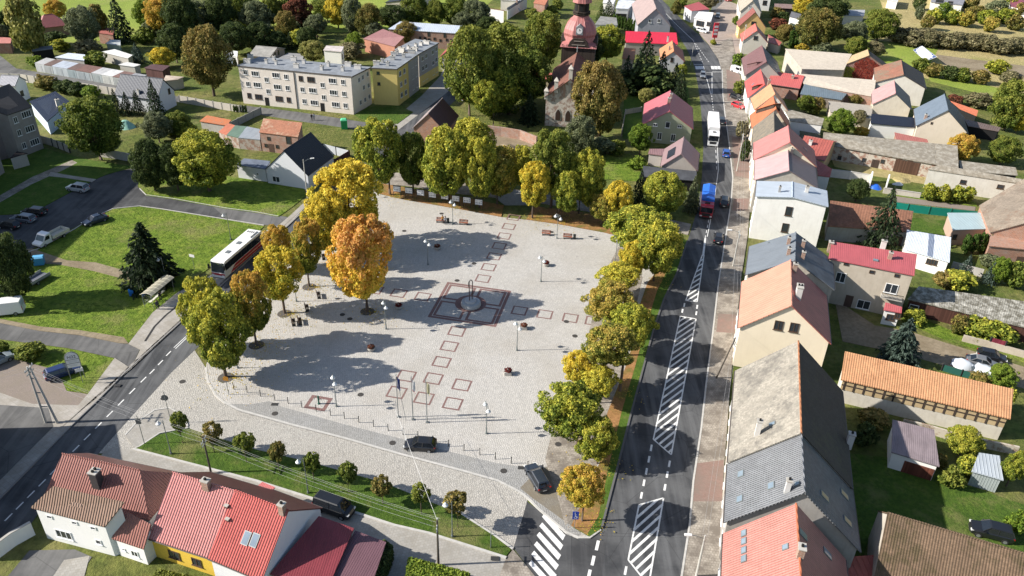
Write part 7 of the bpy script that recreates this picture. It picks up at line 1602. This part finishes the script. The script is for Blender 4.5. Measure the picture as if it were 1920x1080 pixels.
text('N22', .62, bd, (0, -.045, 3.6), (PI / 2, 0, 0), plain((.02, .025, .04), .5))
m = MB()
for z, w_ in ((3.12, 1.2), (2.95, 1.0), (2.5, 1.1), (2.32, .8)): m.box((0, -.04, z), w_, .012, .05)
m.build('text_line', plain((.45, .48, .5), .6), bd, org=O0)
# notice boards
def _sheet():
    n = N('printed_sheet'); br = n.n('TexBrick'); n.l(n.co('UV'), br.inputs[0]); br.offset = 0; br.inputs['Scale'].default_value = 1; br.inputs['Brick Width'].default_value = .33; br.inputs['Row Height'].default_value = .42; br.inputs['Mortar Size'].default_value = .06
    br.inputs['Color1'].default_value = (.15, .18, .24, 1); br.inputs['Color2'].default_value = (.55, .56, .58, 1); br.inputs['Mortar'].default_value = (.76, .78, .8, 1); return n.out(br.outputs[0], .4)
SHEET = _sheet()
nb = [(745, 368), (767, 371), (789, 375), (811, 379), (834, 382), (854.5, 386), (875.5, 389), (897.5, 393)]
ns = ('leftmost, with a blank bright sheet', 'second from the left end, bluish sheet', 'third from the left end', 'fourth from the left end, plain sheet', 'fourth from the right end', 'third from the right end', 'second from the right end', 'rightmost, in front of a pale trunk')
n0 = thing('notice_board', 'white notice board on dark legs, ' + ns[0], 'notice board', (0, 0, 0), 0, 'notice boards along the far edge of the square')
for x in (-.75, .75): m = MB(); m.tube([(x, 0, 0), (x, 0, 2.3)], .05, 6); m.build('leg', DARKM, n0, org=O0)
m = MB(); m.box((0, 0, 1.0), 1.55, .06, 1.25); m.box((0, 0, 2.27), 1.7, .12, .08); m.build('frame', DARKM, n0, org=O0)
m = MB(); m.box((0, -.04, 1.06), 1.42, .02, 1.12); m.build('panel', SHEET, n0, org=O0)
for k, p in enumerate(nb):
    g = G(*p, .15)
    if k == 0: n0.location = g; n0.rotation_euler = (0, 0, -.17)
    else: dup(n0, g, -.17, 'white notice board on dark legs, ' + ns[k])
# bollards
bp = [(438.7, 730), (463.7, 736), (488.7, 743), (515.5, 751), (540.5, 757), (566, 764), (593, 771), (620, 779), (646, 785), (673, 792.5), (700.7, 800), (728, 807.5), (756, 815), (783.7, 821), (812, 829), (841, 837), (870, 845), (899.6, 853), (928.7, 861), (958.7, 869), (989.6, 877), (1017, 884)]
m = MB(); m.tube([(0, 0, 0), (0, 0, 1.0)], .05, 8); m.lathe((0, 0, 1.0), [(.05, 0), (.075, .03), (.06, .09), (.0, .12)], 8); me = m.data('bollard', DARKM)
for p in bp:
    o = bpy.data.objects.new('bollard', me); COL.objects.link(o); o.location = G(*p, .12); tag(o, 'slim dark metal bollard in the row along the front of the square', 'bollard', 'bollards along the front of the square')
# benches
def bench(p, rz, label, mat, double=False):
    t = thing('park_bench', label, 'bench', G(*p, .12), rz, None)
    m = MB()
    for k in range(4): m.box((0, -.2 + k * .13, .43), 1.7, .1, .05)
    m.build('seat', mat, t, org=O0); m = MB()
    for k in range(3): m.box((0, .27 + k * .035, .55 + k * .14), 1.7, .05, .1)
    m.build('backrest', mat, t, org=O0)
    for x in (-.7, .7):
        m = MB(); m.box((x, 0, 0), .07, .5, .43); m.box((x, .27, .0), .07, .07, .95); m.build('leg', DARKM, t, org=O0)
    return t
RW = planks((.34, .12, .07), .1); DW = planks((.10, .07, .055), .1)
b0 = bench((826, 417), -.1, 'red brown bench with two people beside it', RW); 
for p, s in (((869, 421), 'red brown bench right of the lamp below the notice boards'), ((1024, 441), 'red brown bench left of the far right lamp'), ((1064, 447.5), 'red brown bench right of the far right lamp, next to a bin')): dup(b0, G(*p, .12), -.12, s)
b1 = bench((598, 556), 1.9, 'dark bench near the trunk of the lone orange lime', DW)
for p, s in (((576, 580), 'dark bench level with the golden yellow lime'), ((551, 607), 'dark bench nearest to the orange topped lime'), ((563, 605), 'dark bench seat close in front of the one nearest the orange topped lime'), ((607, 484), 'upper dark bench under the large golden limes'), ((620, 492), 'lower dark bench under the large golden limes')): dup(b1, G(*p, .12), 1.9, s)
for p, s in (((840, 417.5), 'dark litter bin beside the bench with people'), ((1077, 448), 'dark litter bin at the far right bench')):
    t = thing('litter_bin', s, 'bin', G(*p, .12)); m = MB(); m.lathe((0, 0, 0), [(.2, 0), (.24, .1), (.26, .85)], 12); m.build('body', DARKM, t, org=O0); m = MB(); m.lathe((0, 0, .85), [(.28, 0), (.28, .06), (.1, .14)], 12); m.build('lid', DARKM, t, org=O0)
# planters
pl = [((747.7, 578), 'RED', 'round planter of red flowers right of the lone orange lime'), ((696, 657), 'RB', 'round dark flower planter alone in the lower left shadow'), ((1023.7, 498), 'RED', 'round planter of pink red flowers beside the upper right lamp'), ((982, 616), 'RB', 'square planter of rusty flowers beside the lamp right of the monument'), ((952.5, 701), 'RED', 'square planter of dark red flowers in the open lower part'), ((820, 467), 'RB', 'round dark flower planter above the monument')]
for p, c, s in pl:
    t = thing('flower_planter', s, 'planter', G(*p, .12)); m = MB()
    if s.startswith('square'): m.box((0, 0, 0), 1.0, 1.0, .55)
    else: m.lathe((0, 0, 0), [(.38, 0), (.55, .2), (.58, .5), (.5, .52)], 14)
    m.build('pot', plaster((.42, .40, .37), .3), t, org=O0); inst('flowers', CR['ball'][0], t, (0, 0, .68), (.55, .55, .3), 0, LM[c])
# manhole covers
mh = [(642, 590), (656, 598), (758, 433), (857, 526), (889, 494), (828, 400.5), (1034, 435), (1078, 630), (1062, 603), (515.5, 775.5), (736, 830.5), (676, 740), (944.5, 883), (1046.7, 833), (342, 715.5), (307, 747)]
A = [V((.42 * math.cos(k * PI / 10), .42 * math.sin(k * PI / 10), 0)) for k in range(20)]; m = MB(); m.prism(A, [q + V((0, 0, .02)) for q in A]); me = m.data('manhole_cover', plain((.07, .065, .06), .7, .3))
for p in mh:
    o = bpy.data.objects.new('manhole_cover', me); COL.objects.link(o); o.location = G(*p, .12 if p[1] > 400 and p[0] > 400 else .03); tag(o, 'round dark iron manhole cover set in the paving', 'manhole cover', 'round manhole covers')
m = MB(); m.box((0, 0, 0), .9, .55, .02); me = m.data('drain_grate', plain((.05, .05, .05), .7, .3))
for p, s in (((220, 722.5), 'dark rectangular drain grate at the kerb of the side street'), ((978, 877), 'square drain grate beside the last bollards'), ((928, 1047), 'drain grate on the pavement at the bottom'), ((515, 758), 'square drain grate near the first bollards')):
    o = bpy.data.objects.new('drain_grate', me); COL.objects.link(o); o.location = G(*p, .14); tag(o, s, 'drain')
# tree grates
for p in ((424, 708), (481, 647), (534, 588), (580, 538), (689, 584), (566, 509)):
    A = [G(*p, .125) + V((1.15 * math.cos(k * PI / 12), 1.15 * math.sin(k * PI / 12), 0)) for k in range(24)]; m = MB(); m.poly(A); struct(m.build('tree_pit', plain((.10, .09, .08), .95)))
# flag poles
for p, cols, s in (((747, 782), ((.02, .04, .20), (.02, .04, .20)), 'flagpole with limp dark blue flag, leftmost of the three'), ((774.5, 787), ((.72, .72, .72), (.55, .02, .04)), 'flagpole with limp white and red flag, middle of the three'), ((801, 792), ((.66, .60, .36), (.70, .68, .60)), 'flagpole with limp pale yellow flag, rightmost of the three')):
    t = thing('flagpole', s, 'flagpole', G(*p, .12)); m = MB(); m.tube([(0, 0, 0), (0, 0, 7.0)], .07, 8, r2=.04); m.box((0, 0, 0), .35, .35, .12); m.lathe((0, 0, 7), [(.07, 0), (.09, .06), (.0, .14)], 8); m.build('pole', GREYM, t, org=O0)
    for k, c in enumerate(cols):
        m = MB(); rows = []
        for i in range(8):
            z = 6.7 - i * .24; rows.append([V((.08 + j * .075, .09 * math.sin(j * 1.7 + i * .35 + k) + (.1 if k else 0), z - j * .1 - (.22 if k else 0))) for j in range(6)])
        m.mesh([q for r in rows for q in r], [(i * 6 + j, i * 6 + j + 1, i * 6 + 7 + j, i * 6 + 6 + j) for i in range(7) for j in range(5)]); m.build('flag', plain(c, .8), t, org=O0, smooth=True)
    if 'blue' in s: m = MB(); m.tube([(.06, 0, 6.6), (1.1, -.6, .02)], .03, 6); m.build('stay', GREYM, t, org=O0)
# monument
t = thing('monument', 'round grey stone monument with a tall bent metal loop in the middle of the square', 'monument', G(883, 573, .12)); GS = plaster((.40, .42, .43), .3)
m = MB(); m.lathe((0, 0, 0), [(1.5, 0), (1.62, .25), (1.55, .75), (1.4, .85)], 28); m.build('base', GS, t, org=O0); m = MB(); m.lathe((-.05, 0, .85), [(.95, 0), (.92, .25), (.8, .3)], 24); m.build('upper_step', plaster((.47, .48, .48), .2), t, org=O0)
m = MB(); A = [V((-.22, -.25, 1.1)), V((-.28, -.25, 4.0))] + [V((-.28 + .25 - .25 * math.cos(k * PI / 8), -.25 + .05 * k, 4.3 + .55 * math.sin(k * PI / 8))) for k in range(9)] + [V((.22, .2, 4.0)), V((.18, .2, 1.1))]; m.tube(A, .075, 8); m.build('loop', plain((.16, .12, .11), .35, .7), t, org=O0)
m = MB(); m.box((-.3, -.25, 3.7), .2, .2, .9); m.build('plaque', plain((.03, .03, .03), .4), t, org=O0)
t = thing('hand_pump', 'dark green hand pump on the small red paving square', 'pump', G(598, 757, .13)); PG = plain((.02, .10, .07), .4)
m = MB(); m.lathe((0, 0, 0), [(.2, 0), (.16, .1), (.12, .2), (.11, 1.0), (.14, 1.05), (.12, 1.25), (.03, 1.4)], 12); m.build('body', PG, t, org=O0); m = MB(); m.tube([(0, 0, 1.2), (-.3, 0, 1.35), (-.55, 0, .75)], .03, 6); m.build('handle', PG, t, org=O0); m = MB(); m.tube([(.1, 0, .8), (.35, 0, .8), (.4, 0, .65)], .04, 6); m.build('spout', PG, t, org=O0)
# bus shelter
A0, B0 = G(284, 578, .13), G(322, 546, .13); d = B0 - A0; Ls = d.length; rz = math.atan2(d.y, d.x); t = thing('bus_shelter', 'glass bus shelter with a ribbed translucent roof beside the side street', 'bus shelter', A0, rz)
RF = plain((.33, .31, .24), .3); m = MB(); rows = []
for i in range(2): rows.append([V((Ls * i - .2 + .4 * i, 1.35 - .55 * j + .0, 2.35 + .45 * math.sin(j / 4 * PI * .85))) for j in range(5)])
m.mesh(rows[0] + rows[1] + [q + V((0, 0, .05)) for q in rows[0] + rows[1]], [(j, j + 1, 6 + j, 5 + j) for j in range(4)] + [(10 + j, 15 + j, 16 + j, 11 + j) for j in range(4)]); rf = m.build('roof', RF, t, org=O0)
m = MB()
for k in range(7): m.tube([q + (rows[1][j] - q) * (k / 6) + V((0, 0, .08)) for j, q in enumerate(rows[0])], .035, 5)
m.build('rib', plain((.65, .62, .5), .4), rf, org=O0)
m = MB()
for x in (0, Ls * .33, Ls * .66, Ls):
    m.tube([(x, 1.2, 0), (x, 1.2, 2.4)], .045, 6)
for x in (0, Ls): m.tube([(x, -.5, 0), (x, -.5, 2.45)], .045, 6)
m.tube([(0, 1.2, 2.35), (Ls, 1.2, 2.35)], .04, 6); m.tube([(0, 1.2, .35), (Ls, 1.2, .35)], .03, 6); m.build('frame', GREYM, t, org=O0)
GL = plain((.5, .55, .55), .1); GLT = N('clear_glazing'); GLT.b.inputs['Transmission Weight'].default_value = .9; GLT.out((.8, .85, .85), .03, .5)
m = MB(); m.poly([(0, 1.22, .4), (Ls, 1.22, .4), (Ls, 1.22, 2.3), (0, 1.22, 2.3)]); m.build('glass_panel', GLT.m, t, org=O0)
m = MB(); m.box((Ls / 2, .8, .42), Ls * .7, .4, .06); m.build('bench', plain((.6, .58, .5), .6), t, org=O0)
# people
SKIN = plain((.45, .28, .2), .6)
def person(p, rz, label, top, legs, hair, seated=False, z=.12, s=1.0):
    t = thing('person', label, 'person', G(*p, z), rz); me = bpy.data.meshes.new('body'); 
    if seated: J = [(0, 0, .55), (0, .02, .85), (0, .03, 1.15), (0, .0, 1.27), (0, -.02, 1.42), (.1, -.02, .55), (.12, -.42, .55), (.12, -.45, .08), (.12, -.58, .04), (-.1, -.02, .55), (-.12, -.42, .55), (-.12, -.45, .08), (-.12, -.58, .04), (.2, .03, 1.13), (.25, -.05, .85), (.18, -.3, .68), (-.2, .03, 1.13), (-.25, -.05, .85), (-.18, -.3, .68)]
    else: J = [(0, 0, .95), (0, 0, 1.2), (0, 0, 1.45), (0, 0, 1.56), (0, -.02, 1.68), (.1, 0, .9), (.11, -.1, .5), (.11, .03, .08), (.11, -.1, .03), (-.1, 0, .9), (-.11, .08, .5), (-.11, .16, .1), (-.11, .06, .03), (.2, 0, 1.42), (.25, .04, 1.15), (.24, -.08, .9), (-.2, 0, 1.42), (-.25, .02, 1.15), (-.24, -.1, .9)]
    E_ = [(0, 1), (1, 2), (2, 3), (3, 4), (0, 5), (5, 6), (6, 7), (7, 8), (0, 9), (9, 10), (10, 11), (11, 12), (2, 13), (13, 14), (14, 15), (2, 16), (16, 17), (17, 18)]
    Rr_ = [.15, .14, .15, .06, .105, .1, .075, .05, .045, .1, .075, .05, .045, .07, .05, .04, .07, .05, .04]
    me.from_pydata(J, E_, []); o = bpy.data.objects.new('body', me); COL.objects.link(o); o.parent = t
    sk = o.modifiers.new('Skin', 'SKIN'); o.modifiers.new('Sub', 'SUBSURF').levels = 1
    for v_, r_ in zip(me.skin_vertices[0].data if me.skin_vertices else [], Rr_): v_.radius = (r_, r_)
    n = N('clothes'); tc = n.n('TexCoord'); sx = n.n('SeparateXYZ'); n.l(tc.outputs['Object'], sx.inputs[0]); zt = .62 if seated else .95; zn = 1.22 if seated else 1.52
    st = n.ramp(n.math('DIVIDE', sx.outputs[2], 2.0), [(0, legs), (zt / 2, legs), (zt / 2 + .005, top), (zn / 2, top), (zn / 2 + .005, (.45, .28, .2)), (1, (.45, .28, .2))]); n.out(st, .8); me.materials.append(n.m)
    hz = 1.45 if seated else 1.71; m = MB(); m.lathe((0, .015, hz - .06), [(.1, 0), (.125, .06), (.115, .12), (.06, .165), (.0, .175)], 10); m.build('hair', plain(hair, .8), t, org=O0, smooth=True)
    return t
person((830, 419), .2, 'person in an ochre jacket standing at the bench below the notice boards', (.55, .28, .08), (.05, .05, .06), (.05, .03, .02))
person((835, 421), .4, 'person in a pale top standing beside the ochre jacket', (.5, .5, .5), (.04, .04, .05), (.02, .015, .01))
person((585, 226), .5, 'person in dark clothes walking on the lane before the beige block', (.04, .04, .05), (.03, .03, .04), (.03, .02, .02), z=.03)
person((589, 225), .3, 'person in light clothes walking on the lane before the beige block', (.45, .45, .48), (.10, .11, .14), (.05, .03, .02), z=.03)
person((302, 563), .7, 'person in black waiting under the bus shelter roof', (.02, .02, .025), (.02, .02, .025), (.02, .015, .01), z=.13)
person((297, 580), 1.0, 'person in dark clothes standing at the near end of the bus shelter', (.04, .045, .06), (.03, .03, .035), (.03, .02, .015), z=.13)
# bins, cabins
def boxthing(name, label, cat, p, sx, sy, sz, mat, lid, rz=0, z=.1, wh=True):
    t = thing(name, label, cat, G(*p, z), rz); m = MB(); A = [V((-sx / 2 * .9, -sy / 2 * .9, .12)), V((sx / 2 * .9, -sy / 2 * .9, .12)), V((sx / 2 * .9, sy / 2 * .9, .12)), V((-sx / 2 * .9, sy / 2 * .9, .12))]; B = [V((a.x / .9, a.y / .9, sz)) for a in A]; m.prism(A, B); m.build('body', mat, t, org=O0)
    m = MB(); C = [V((b.x * 1.05, b.y * 1.05, sz)) for b in B]; m.prism(C, [V((c.x * .92, c.y * .6, sz + .22)) for c in C]); m.build('lid', lid, t, org=O0)
    for x in (-sx * .38, sx * .38):
        m = MB(); m.box((x, -sy * .3, 0), .12, .1, .14); m.build('foot', TRIM, t, org=O0)
    return t
boxthing('waste_container', 'light blue waste container at the edge of the lawn by the car park', 'container', (75, 496), 1.7, 1.2, 1.45, plain((.05, .25, .50), .5), plain((.12, .38, .62), .5), .3)
boxthing('waste_bin', 'small bright blue bin on the lawn left of the bus shelter', 'bin', (247, 554), .7, .7, .9, plain((.02, .16, .55), .5), plain((.02, .2, .6), .5), .5)
boxthing('waste_container', 'dark brown waste container beside the light blue one', 'container', (53, 488), 1.2, 1.0, 1.2, plain((.06, .035, .03), .6), plain((.05, .03, .03), .6), .3)
t = thing('portable_toilet', 'green portable toilet on the weedy plot', 'toilet cabin', G(646, 241, .06), .2); GT = plain((.03, .42, .14), .5)
m = MB(); m.box((0, 0, 0), 1.5, 1.5, 2.2); m.build('cabin', GT, t, org=O0); m = MB(); m.prism([V((x, y, 2.2)) for x, y in ((-.8, -.8), (.8, -.8), (.8, .8), (-.8, .8))], [V((x, y, 2.5)) for x, y in ((-.5, -.6), (.5, -.6), (.5, .6), (-.5, .6))]); m.build('roof', plain((.10, .5, .25), .5), t, org=O0); m = MB(); m.box((0, -.76, .1), .9, .04, 1.9); m.build('door', plain((.03, .33, .12), .5), t, org=O0)
# poles and cables
WD = planks((.10, .085, .07), .3); CP = plaster((.46, .45, .42), .4)
def pole_h(p, ty): return zat(G(*p), ty)
def upole(label, p, ty, mat, r=.14, arms=True, dx=0.0, lampdir=None):
    g = G(*p); h = zat(g, ty); t = thing('utility_pole', label, 'utility pole', g); m = MB(); m.tube([(0, 0, -.1), (dx, 0, h)], r, 8, r2=r * .65); m.build('pole', mat, t, org=O0)
    if arms:
        m = MB(); m.box((dx, 0, h - .7), .1, 1.6, .1); m.box((dx, 0, h - 1.2), .1, 1.3, .1); ar = m.build('crossarm', GREYM, t, org=O0)
        for y in (-.7, -.25, .25, .7): m = MB(); m.lathe((dx, y, h - .6), [(.03, 0), (.05, .08), (.02, .18)], 6); m.build('insulator', WHITEP, ar, org=O0)
    if lampdir:
        dv = V((math.cos(lampdir), math.sin(lampdir), 0)); m = MB(); m.tube([V((dx, 0, h - .5)), V((dx, 0, h - .1)) + dv * .9, V((dx, 0, h)) + dv * 1.4], .035, 6); a_ = m.build('lamp_arm', GREYM, t, org=O0); m = MB(); m.box(V((dx, 0, h - .05)) + dv * 1.75, .75, .28, .12, 0, dv, Z.cross(dv)); m.build('lamp_head', WHITEP, a_, org=O0)
    return g + V((dx, 0, h))
T1 = upole('dark wooden pole with cable arms on the planted strip behind the red roofs', (396, 888), 818, WD)
T2 = upole('grey pole at the bottom carrying the white cable beside the bright hedge', (822, 1060), 975, WD)
T3 = upole('concrete lamp pole at the bottom of the right pavement', (1305, 1082), 1004, CP, .15, False, 0, PI)
T4 = upole('leaning strut pole on the right pavement before the mossy roof', (1342, 710), 632, WD, .13, True, 1.6, None)
T5 = upole('concrete pole with a lamp on the right pavement near the grey roof', (1374, 500), 432, CP, .14, True, 0, PI)
T6 = upole('concrete pole on the right pavement by the red roofed house', (1381, 322), 250, CP, .14, True)
T7 = upole('slim grey lamp pole beside the main road at the white cottage', (1295, 122), 86, CP, .1, False, 0, 0.0)
T8 = upole('concrete lamp pole at the corner of the white gabled house', (577, 374), 299, CP, .14, False, 0, .4)
T9 = upole('pole beside the petrol station forecourt', (1388, 110), 45, CP, .12, True)
T10 = upole('bent street lamp lying low at the end of the planted strip', (920, 1028), 996, LAMPM, .06, False)
g = G(97, 793); h = zat(g, 690); t = thing('utility_pole', 'twin legged concrete power pole beside the left pavement', 'utility pole', g); top = V((-.6, .2, h))
for s in (-1, 1): m = MB(); m.tube([(s * .75, 0, 0), top + V((s * .16, 0, 0))], .17, 8, r2=.11); m.build('leg', CP, t, org=O0)
m = MB()
for f in (.3, .55, .8): q = top * f; w_ = .75 * (1 - f) + .16 * f; m.tube([q - V((w_, 0, 0)), q + V((w_, 0, 0))], .07, 6)
m.build('brace', GREYM, t, org=O0); m = MB(); m.box(top + V((0, 0, -.3)), .12, 1.8, .1); m.box(top + V((0, 0, -.9)), .12, 1.5, .1); ar = m.build('crossarm', GREYM, t, org=O0)
for y in (-.8, -.3, .3, .8): m = MB(); m.lathe(top + V((0, y, -.2)), [(.03, 0), (.06, .1), (.03, .22)], 6); m.build('insulator', WHITEP, ar, org=O0)
T0 = g + top
def cable(a, b, sag, r, label, mat=None, offs=(0,)):
    m = MB(); d = b - a; s_ = V((-d.y, d.x, 0)).normalized()
    for o in offs:
        pts = [a + d * (k / 10) + s_ * o * .5 - Z * (sag * 4 * (k / 10) * (1 - k / 10) + abs(o) * .3) for k in range(11)]; m.tube(pts, r, 4)
    return tag(m.build('overhead_cable', mat or plain((.36, .36, .36), .6), None), label, 'cable')
cable(T0, T1, .6, .010, 'overhead wires between the twin legged pole and the dark wooden pole', None, (-1.2, -.4, .4, 1.2))
cable(T1, T2, .6, .010, 'overhead wires running above the planted strip', None, (-1.2, -.4, .4, 1.2))
cable(T2, G(742, 770, 5.5), .1, .014, 'single white cable crossing the lane in front of the hatchback', WHITEP)
cable(T2, T3, .6, .010, 'wires crossing the zebra crossing at the bottom', TRIM, (-.4, .4))
cable(T3, T4, .5, .010, 'wires along the right pavement, lowest span', None, (-.5, .5)); cable(T4, T5, .5, .010, 'wires along the right pavement beside the cream house', None, (-1, 0, 1)); cable(T5, T6, .5, .010, 'wires along the right pavement beside the white house', None, (-1, 0, 1)); cable(T6, T9, .7, .010, 'wires along the upper right pavement', None, (-1, 0, 1))
cable(T0, T0 + V((-30, -14, -.5)), .5, .010, 'overhead wires leaving the twin legged pole to the left', None, (-1, 1))
# ---------------------------------------------------------------- walls and fences
def wall(name, label, pts, h, mat, t=.22, cap=None, posts=None, z=0, cat='wall', post_mat=None):
    P_ = px(pts, z); c = sum(P_, V((0, 0, 0))) / len(P_); r = thing(name, label, cat, (c.x, c.y, 0)); m = strip(MB(), P_, t, z, h); m.build('wall' if cat == 'wall' else 'panel', mat, r)
    if cap: m = strip(MB(), P_, t + .12, z + h, .08); m.build('coping', cap, r)
    if posts:
        m0 = None
        for i in range(len(P_) - 1):
            a, b = P_[i], P_[i + 1]; n = max(1, int((b - a).length / posts))
            for k in range(n + (i == len(P_) - 2)):
                q = a.lerp(b, k / n); m = MB(); m.box(V((q.x, q.y, z)), t + .14, t + .14, h + .1); m.build('post', post_mat or mat, r)
    return r
PANW = plaster((.56, .52, .46), .3)
wall('panel_wall', 'long pale concrete panel wall along the lane below the garages', [(-20, 150), (40, 153), (110, 163), (170, 172), (222, 180)], 2.1, PANW, .12, None, 2.4, 0, 'wall', plaster((.44, .41, .37), .4))
wall('panel_wall', 'pale concrete panel wall between the lane and the garden by the beige block', [(338, 192), (385, 200), (450, 211)], 1.8, PANW, .12, None, 2.4, 0, 'wall')
wall('panel_fence', 'grey concrete panel fence along the weedy plot', [(434, 242), (462, 228), (490, 214)], 1.8, plaster((.36, .35, .33), .4), .12, None, 2.4, 0, 'fence')
wall('panel_fence', 'panel fence with dark posts beside the grey apartment block', [(78, 268), (100, 274), (132, 287)], 1.8, PANW, .1, None, 2.2, 0, 'fence', TRIM)
wall('garden_wall', 'pale garden wall behind the car park trees', [(190, 294), (225, 299), (258, 306)], 1.9, plaster((.5, .48, .45), .4), .2)
wall('tin_fence', 'shiny sheet metal fence behind the black roofed white house', [(607, 285), (655, 298)], 2.0, seam((.55, .58, .62), .25, .4, .15), .06, None, 3, 0, 'fence', TRIM)
wall('wooden_fence', 'dark red brown fence beside the black roofed white house', [(628, 315), (656, 298)], 2.0, planks((.12, .05, .04)), .08, None, 3, 0, 'fence')
wall('brick_wall', 'old red brick wall below the church lawn', [(905, 252), (940, 256), (975, 262), (1006, 274)], 2.4, brick((.40, .18, .11), .5), .4)
wall('brick_wall', 'fragment of brick wall beside the stones left of the limes', [(908, 290), (940, 296)], 1.0, brick((.36, .2, .15), .5), .4)
wall('picket_fence', 'weathered fence on the shaded lawn by the chestnut', [(1165, 255), (1172, 215), (1202, 210)], 1.4, plaster((.40, .38, .34), .4), .08, None, 2.5, 0, 'fence')
wall('yard_wall', 'white yard wall with pillars behind the pink roofed house', [(1557, 332), (1592, 336), (1628, 342)], 1.8, plaster((.62, .60, .56), .3), .2, CONCW, 6)
wall('yard_wall', 'low whitewashed yard wall behind the vine bushes', [(1655, 362), (1690, 367), (1724, 372)], 1.2, plaster((.6, .55, .48), .4), .25, CONCW)
wall('pillar_wall', 'short white wall stubs in the yard by the blue tarpaulin', [(1629, 352), (1631, 340)], 2.4, WHITE, .3); wall('pillar_wall', 'white wall stub right of the blue tarpaulin', [(1660, 356), (1663, 344)], 2.2, WHITE, .3)
wall('green_fence', 'teal green sheet fence across the yard', [(1668, 392), (1700, 397), (1740, 402), (1780, 406), (1830, 411)], 1.7, plain((.01, .22, .17), .5), .06, None, 2.6, 0, 'fence', plain((.02, .16, .12), .5))
wall('garden_wall', 'white garden wall at the bottom left house', [(-10, 1052), (30, 1022), (66, 1002)], 1.9, WHITE, .2, CONCW)
wall('yard_wall', 'rough stone wall below the hanging vines', [(1803, 640), (1850, 652), (1950, 680)], 1.2, plaster((.48, .42, .35), .5), .3)
wall('green_fence', 'dark green net fence in front of the covered boat', [(1765, 695), (1838, 716)], 1.1, plain((.02, .10, .08), .7), .04, None, 2.5, 0, 'fence', TRIM)
wall('yard_wall', 'grey wall between the metal workshop and the speckled roof', [(1782, 505), (1840, 520)], 1.6, CONCW, .2)
wall('garden_wall', 'patchy rendered wall below the orange roofed barn, right part', [(1690, 800), (1740, 812), (1800, 830), (1905, 852)], 1.3, old_plaster((.5, .45, .37), (.32, .2, .12)), .3)
gw = wall('gate', 'dark red wooden gate in the stone wall under the vines', [(1852, 652), (1880, 660)], 1.9, planks((.20, .03, .05)), .1, None, 2.6, 0, 'gate', TRIM)
# chimney stack, solar panels, tarpaulins, heaps
t = thing('brick_stack', 'free standing brick pillar at the foot of the chestnut', 'pillar', G(1119, 262)); m = MB(); m.box((0, 0, 0), .9, .9, 5.2); m.build('shaft', brick((.42, .22, .15), .3), t, org=O0); m = MB(); m.box((0, 0, 5.2), 1.1, 1.1, .2); m.build('cap', CONCW, t, org=O0)
zz = (.7, 2.6, 2.6, .7); q = [G(1735, 115, .8), G(1757, 107, 2.6), G(1729, 86, 2.6), G(1712, 94, .8)]; c = sum(q, V((0, 0, 0))) / 4; t = thing('solar_array', 'tilted blue solar panel array on the meadow', 'solar panels', (c.x, c.y, 0))
m = MB(); n = (q[1] - q[0]).cross(q[3] - q[0]).normalized(); n = n if n.z > 0 else -n; m.prism([p for p in q], [p + n * .08 for p in q]); m.build('frame', plain((.65, .66, .68), .4), t); m = MB()
for i in range(6):
    for j in range(3):
        f = lambda a, b: q[0].lerp(q[3], a).lerp(q[1].lerp(q[2], a), b) + n * .09
        m.poly([f((i + .05) / 6, (j + .05) / 3), f((i + .05) / 6, (j + .95) / 3), f((i + .95) / 6, (j + .95) / 3), f((i + .95) / 6, (j + .05) / 3)])
m.build('solar_cells', glassy('photovoltaic', (.07, .10, .22), .2), t)
m = MB()
for a, b in ((.1, .2), (.9, .2), (.1, .8), (.9, .8)): p = q[0].lerp(q[3], a).lerp(q[1].lerp(q[2], a), b); m.tube([V((p.x, p.y, 0)), p], .06, 6)
m.build('post', GREYM, t)
def heap(name, label, cat, p, r, h, mat, n=14, seed=1, sy=1.0):
    rng = random.Random(seed); t = thing(name, label, cat, G(*p)); m = MB(); rows = [[V((r * f * math.cos(2 * PI * k / n) * rng.uniform(.85, 1.15), sy * r * f * math.sin(2 * PI * k / n) * rng.uniform(.85, 1.15), h * (1 - f ** 1.6) * rng.uniform(.8, 1.15))) for k in range(n)] for f in (1, .8, .55, .28)]
    m.mesh([p_ for r_ in rows for p_ in r_] + [V((0, 0, h))], [(i * n + k, i * n + (k + 1) % n, i * n + n + (k + 1) % n, i * n + n + k) for i in range(3) for k in range(n)] + [(3 * n + k, 3 * n + (k + 1) % n, 4 * n) for k in range(n)]); m.build('cover', mat, t, org=O0, smooth=True); return t
heap('tarpaulin', 'pale green tarpaulin heap in the garden behind the round green tree', 'tarpaulin', (236, 238), 2.2, 1.8, plain((.28, .50, .40), .5), 14, 2)
heap('tarpaulin', 'crumpled bright blue tarpaulin between the white wall stubs', 'tarpaulin', (1641, 352), 1.3, .9, plain((.02, .12, .55), .5), 12, 3)
heap('tarpaulin', 'small white tarpaulin next to the covered boat', 'tarpaulin', (1846, 703), 1.0, .7, plain((.62, .62, .62), .5), 12, 5)
heap('rubble_heap', 'heap of pale stones below the church brick wall', 'rubble', (950, 280), 3.0, 1.2, DIRT, 16, 6)
heap('rubble_heap', 'straw coloured heap in the barn yard', 'heap', (1690, 338), 2.0, .5, DRY, 14, 7); heap('bathtub_cover', 'white tub in the barn yard beside the straw', 'tub', (1683, 346), 1.3, .6, WHITEP, 12, 8, .5)
struct(strip(MB(), [G(*p, .134) for p in ((272, 640), (290, 612), (312, 590), (340, 568))], .35, .136).build('dark_strip', plain((.03, .03, .03), .9)))  # thin near-black ribbon laid flat along the pavement
import os
if os.environ.get('DBG_SCENE'): print('\n'.join(DEBUG))
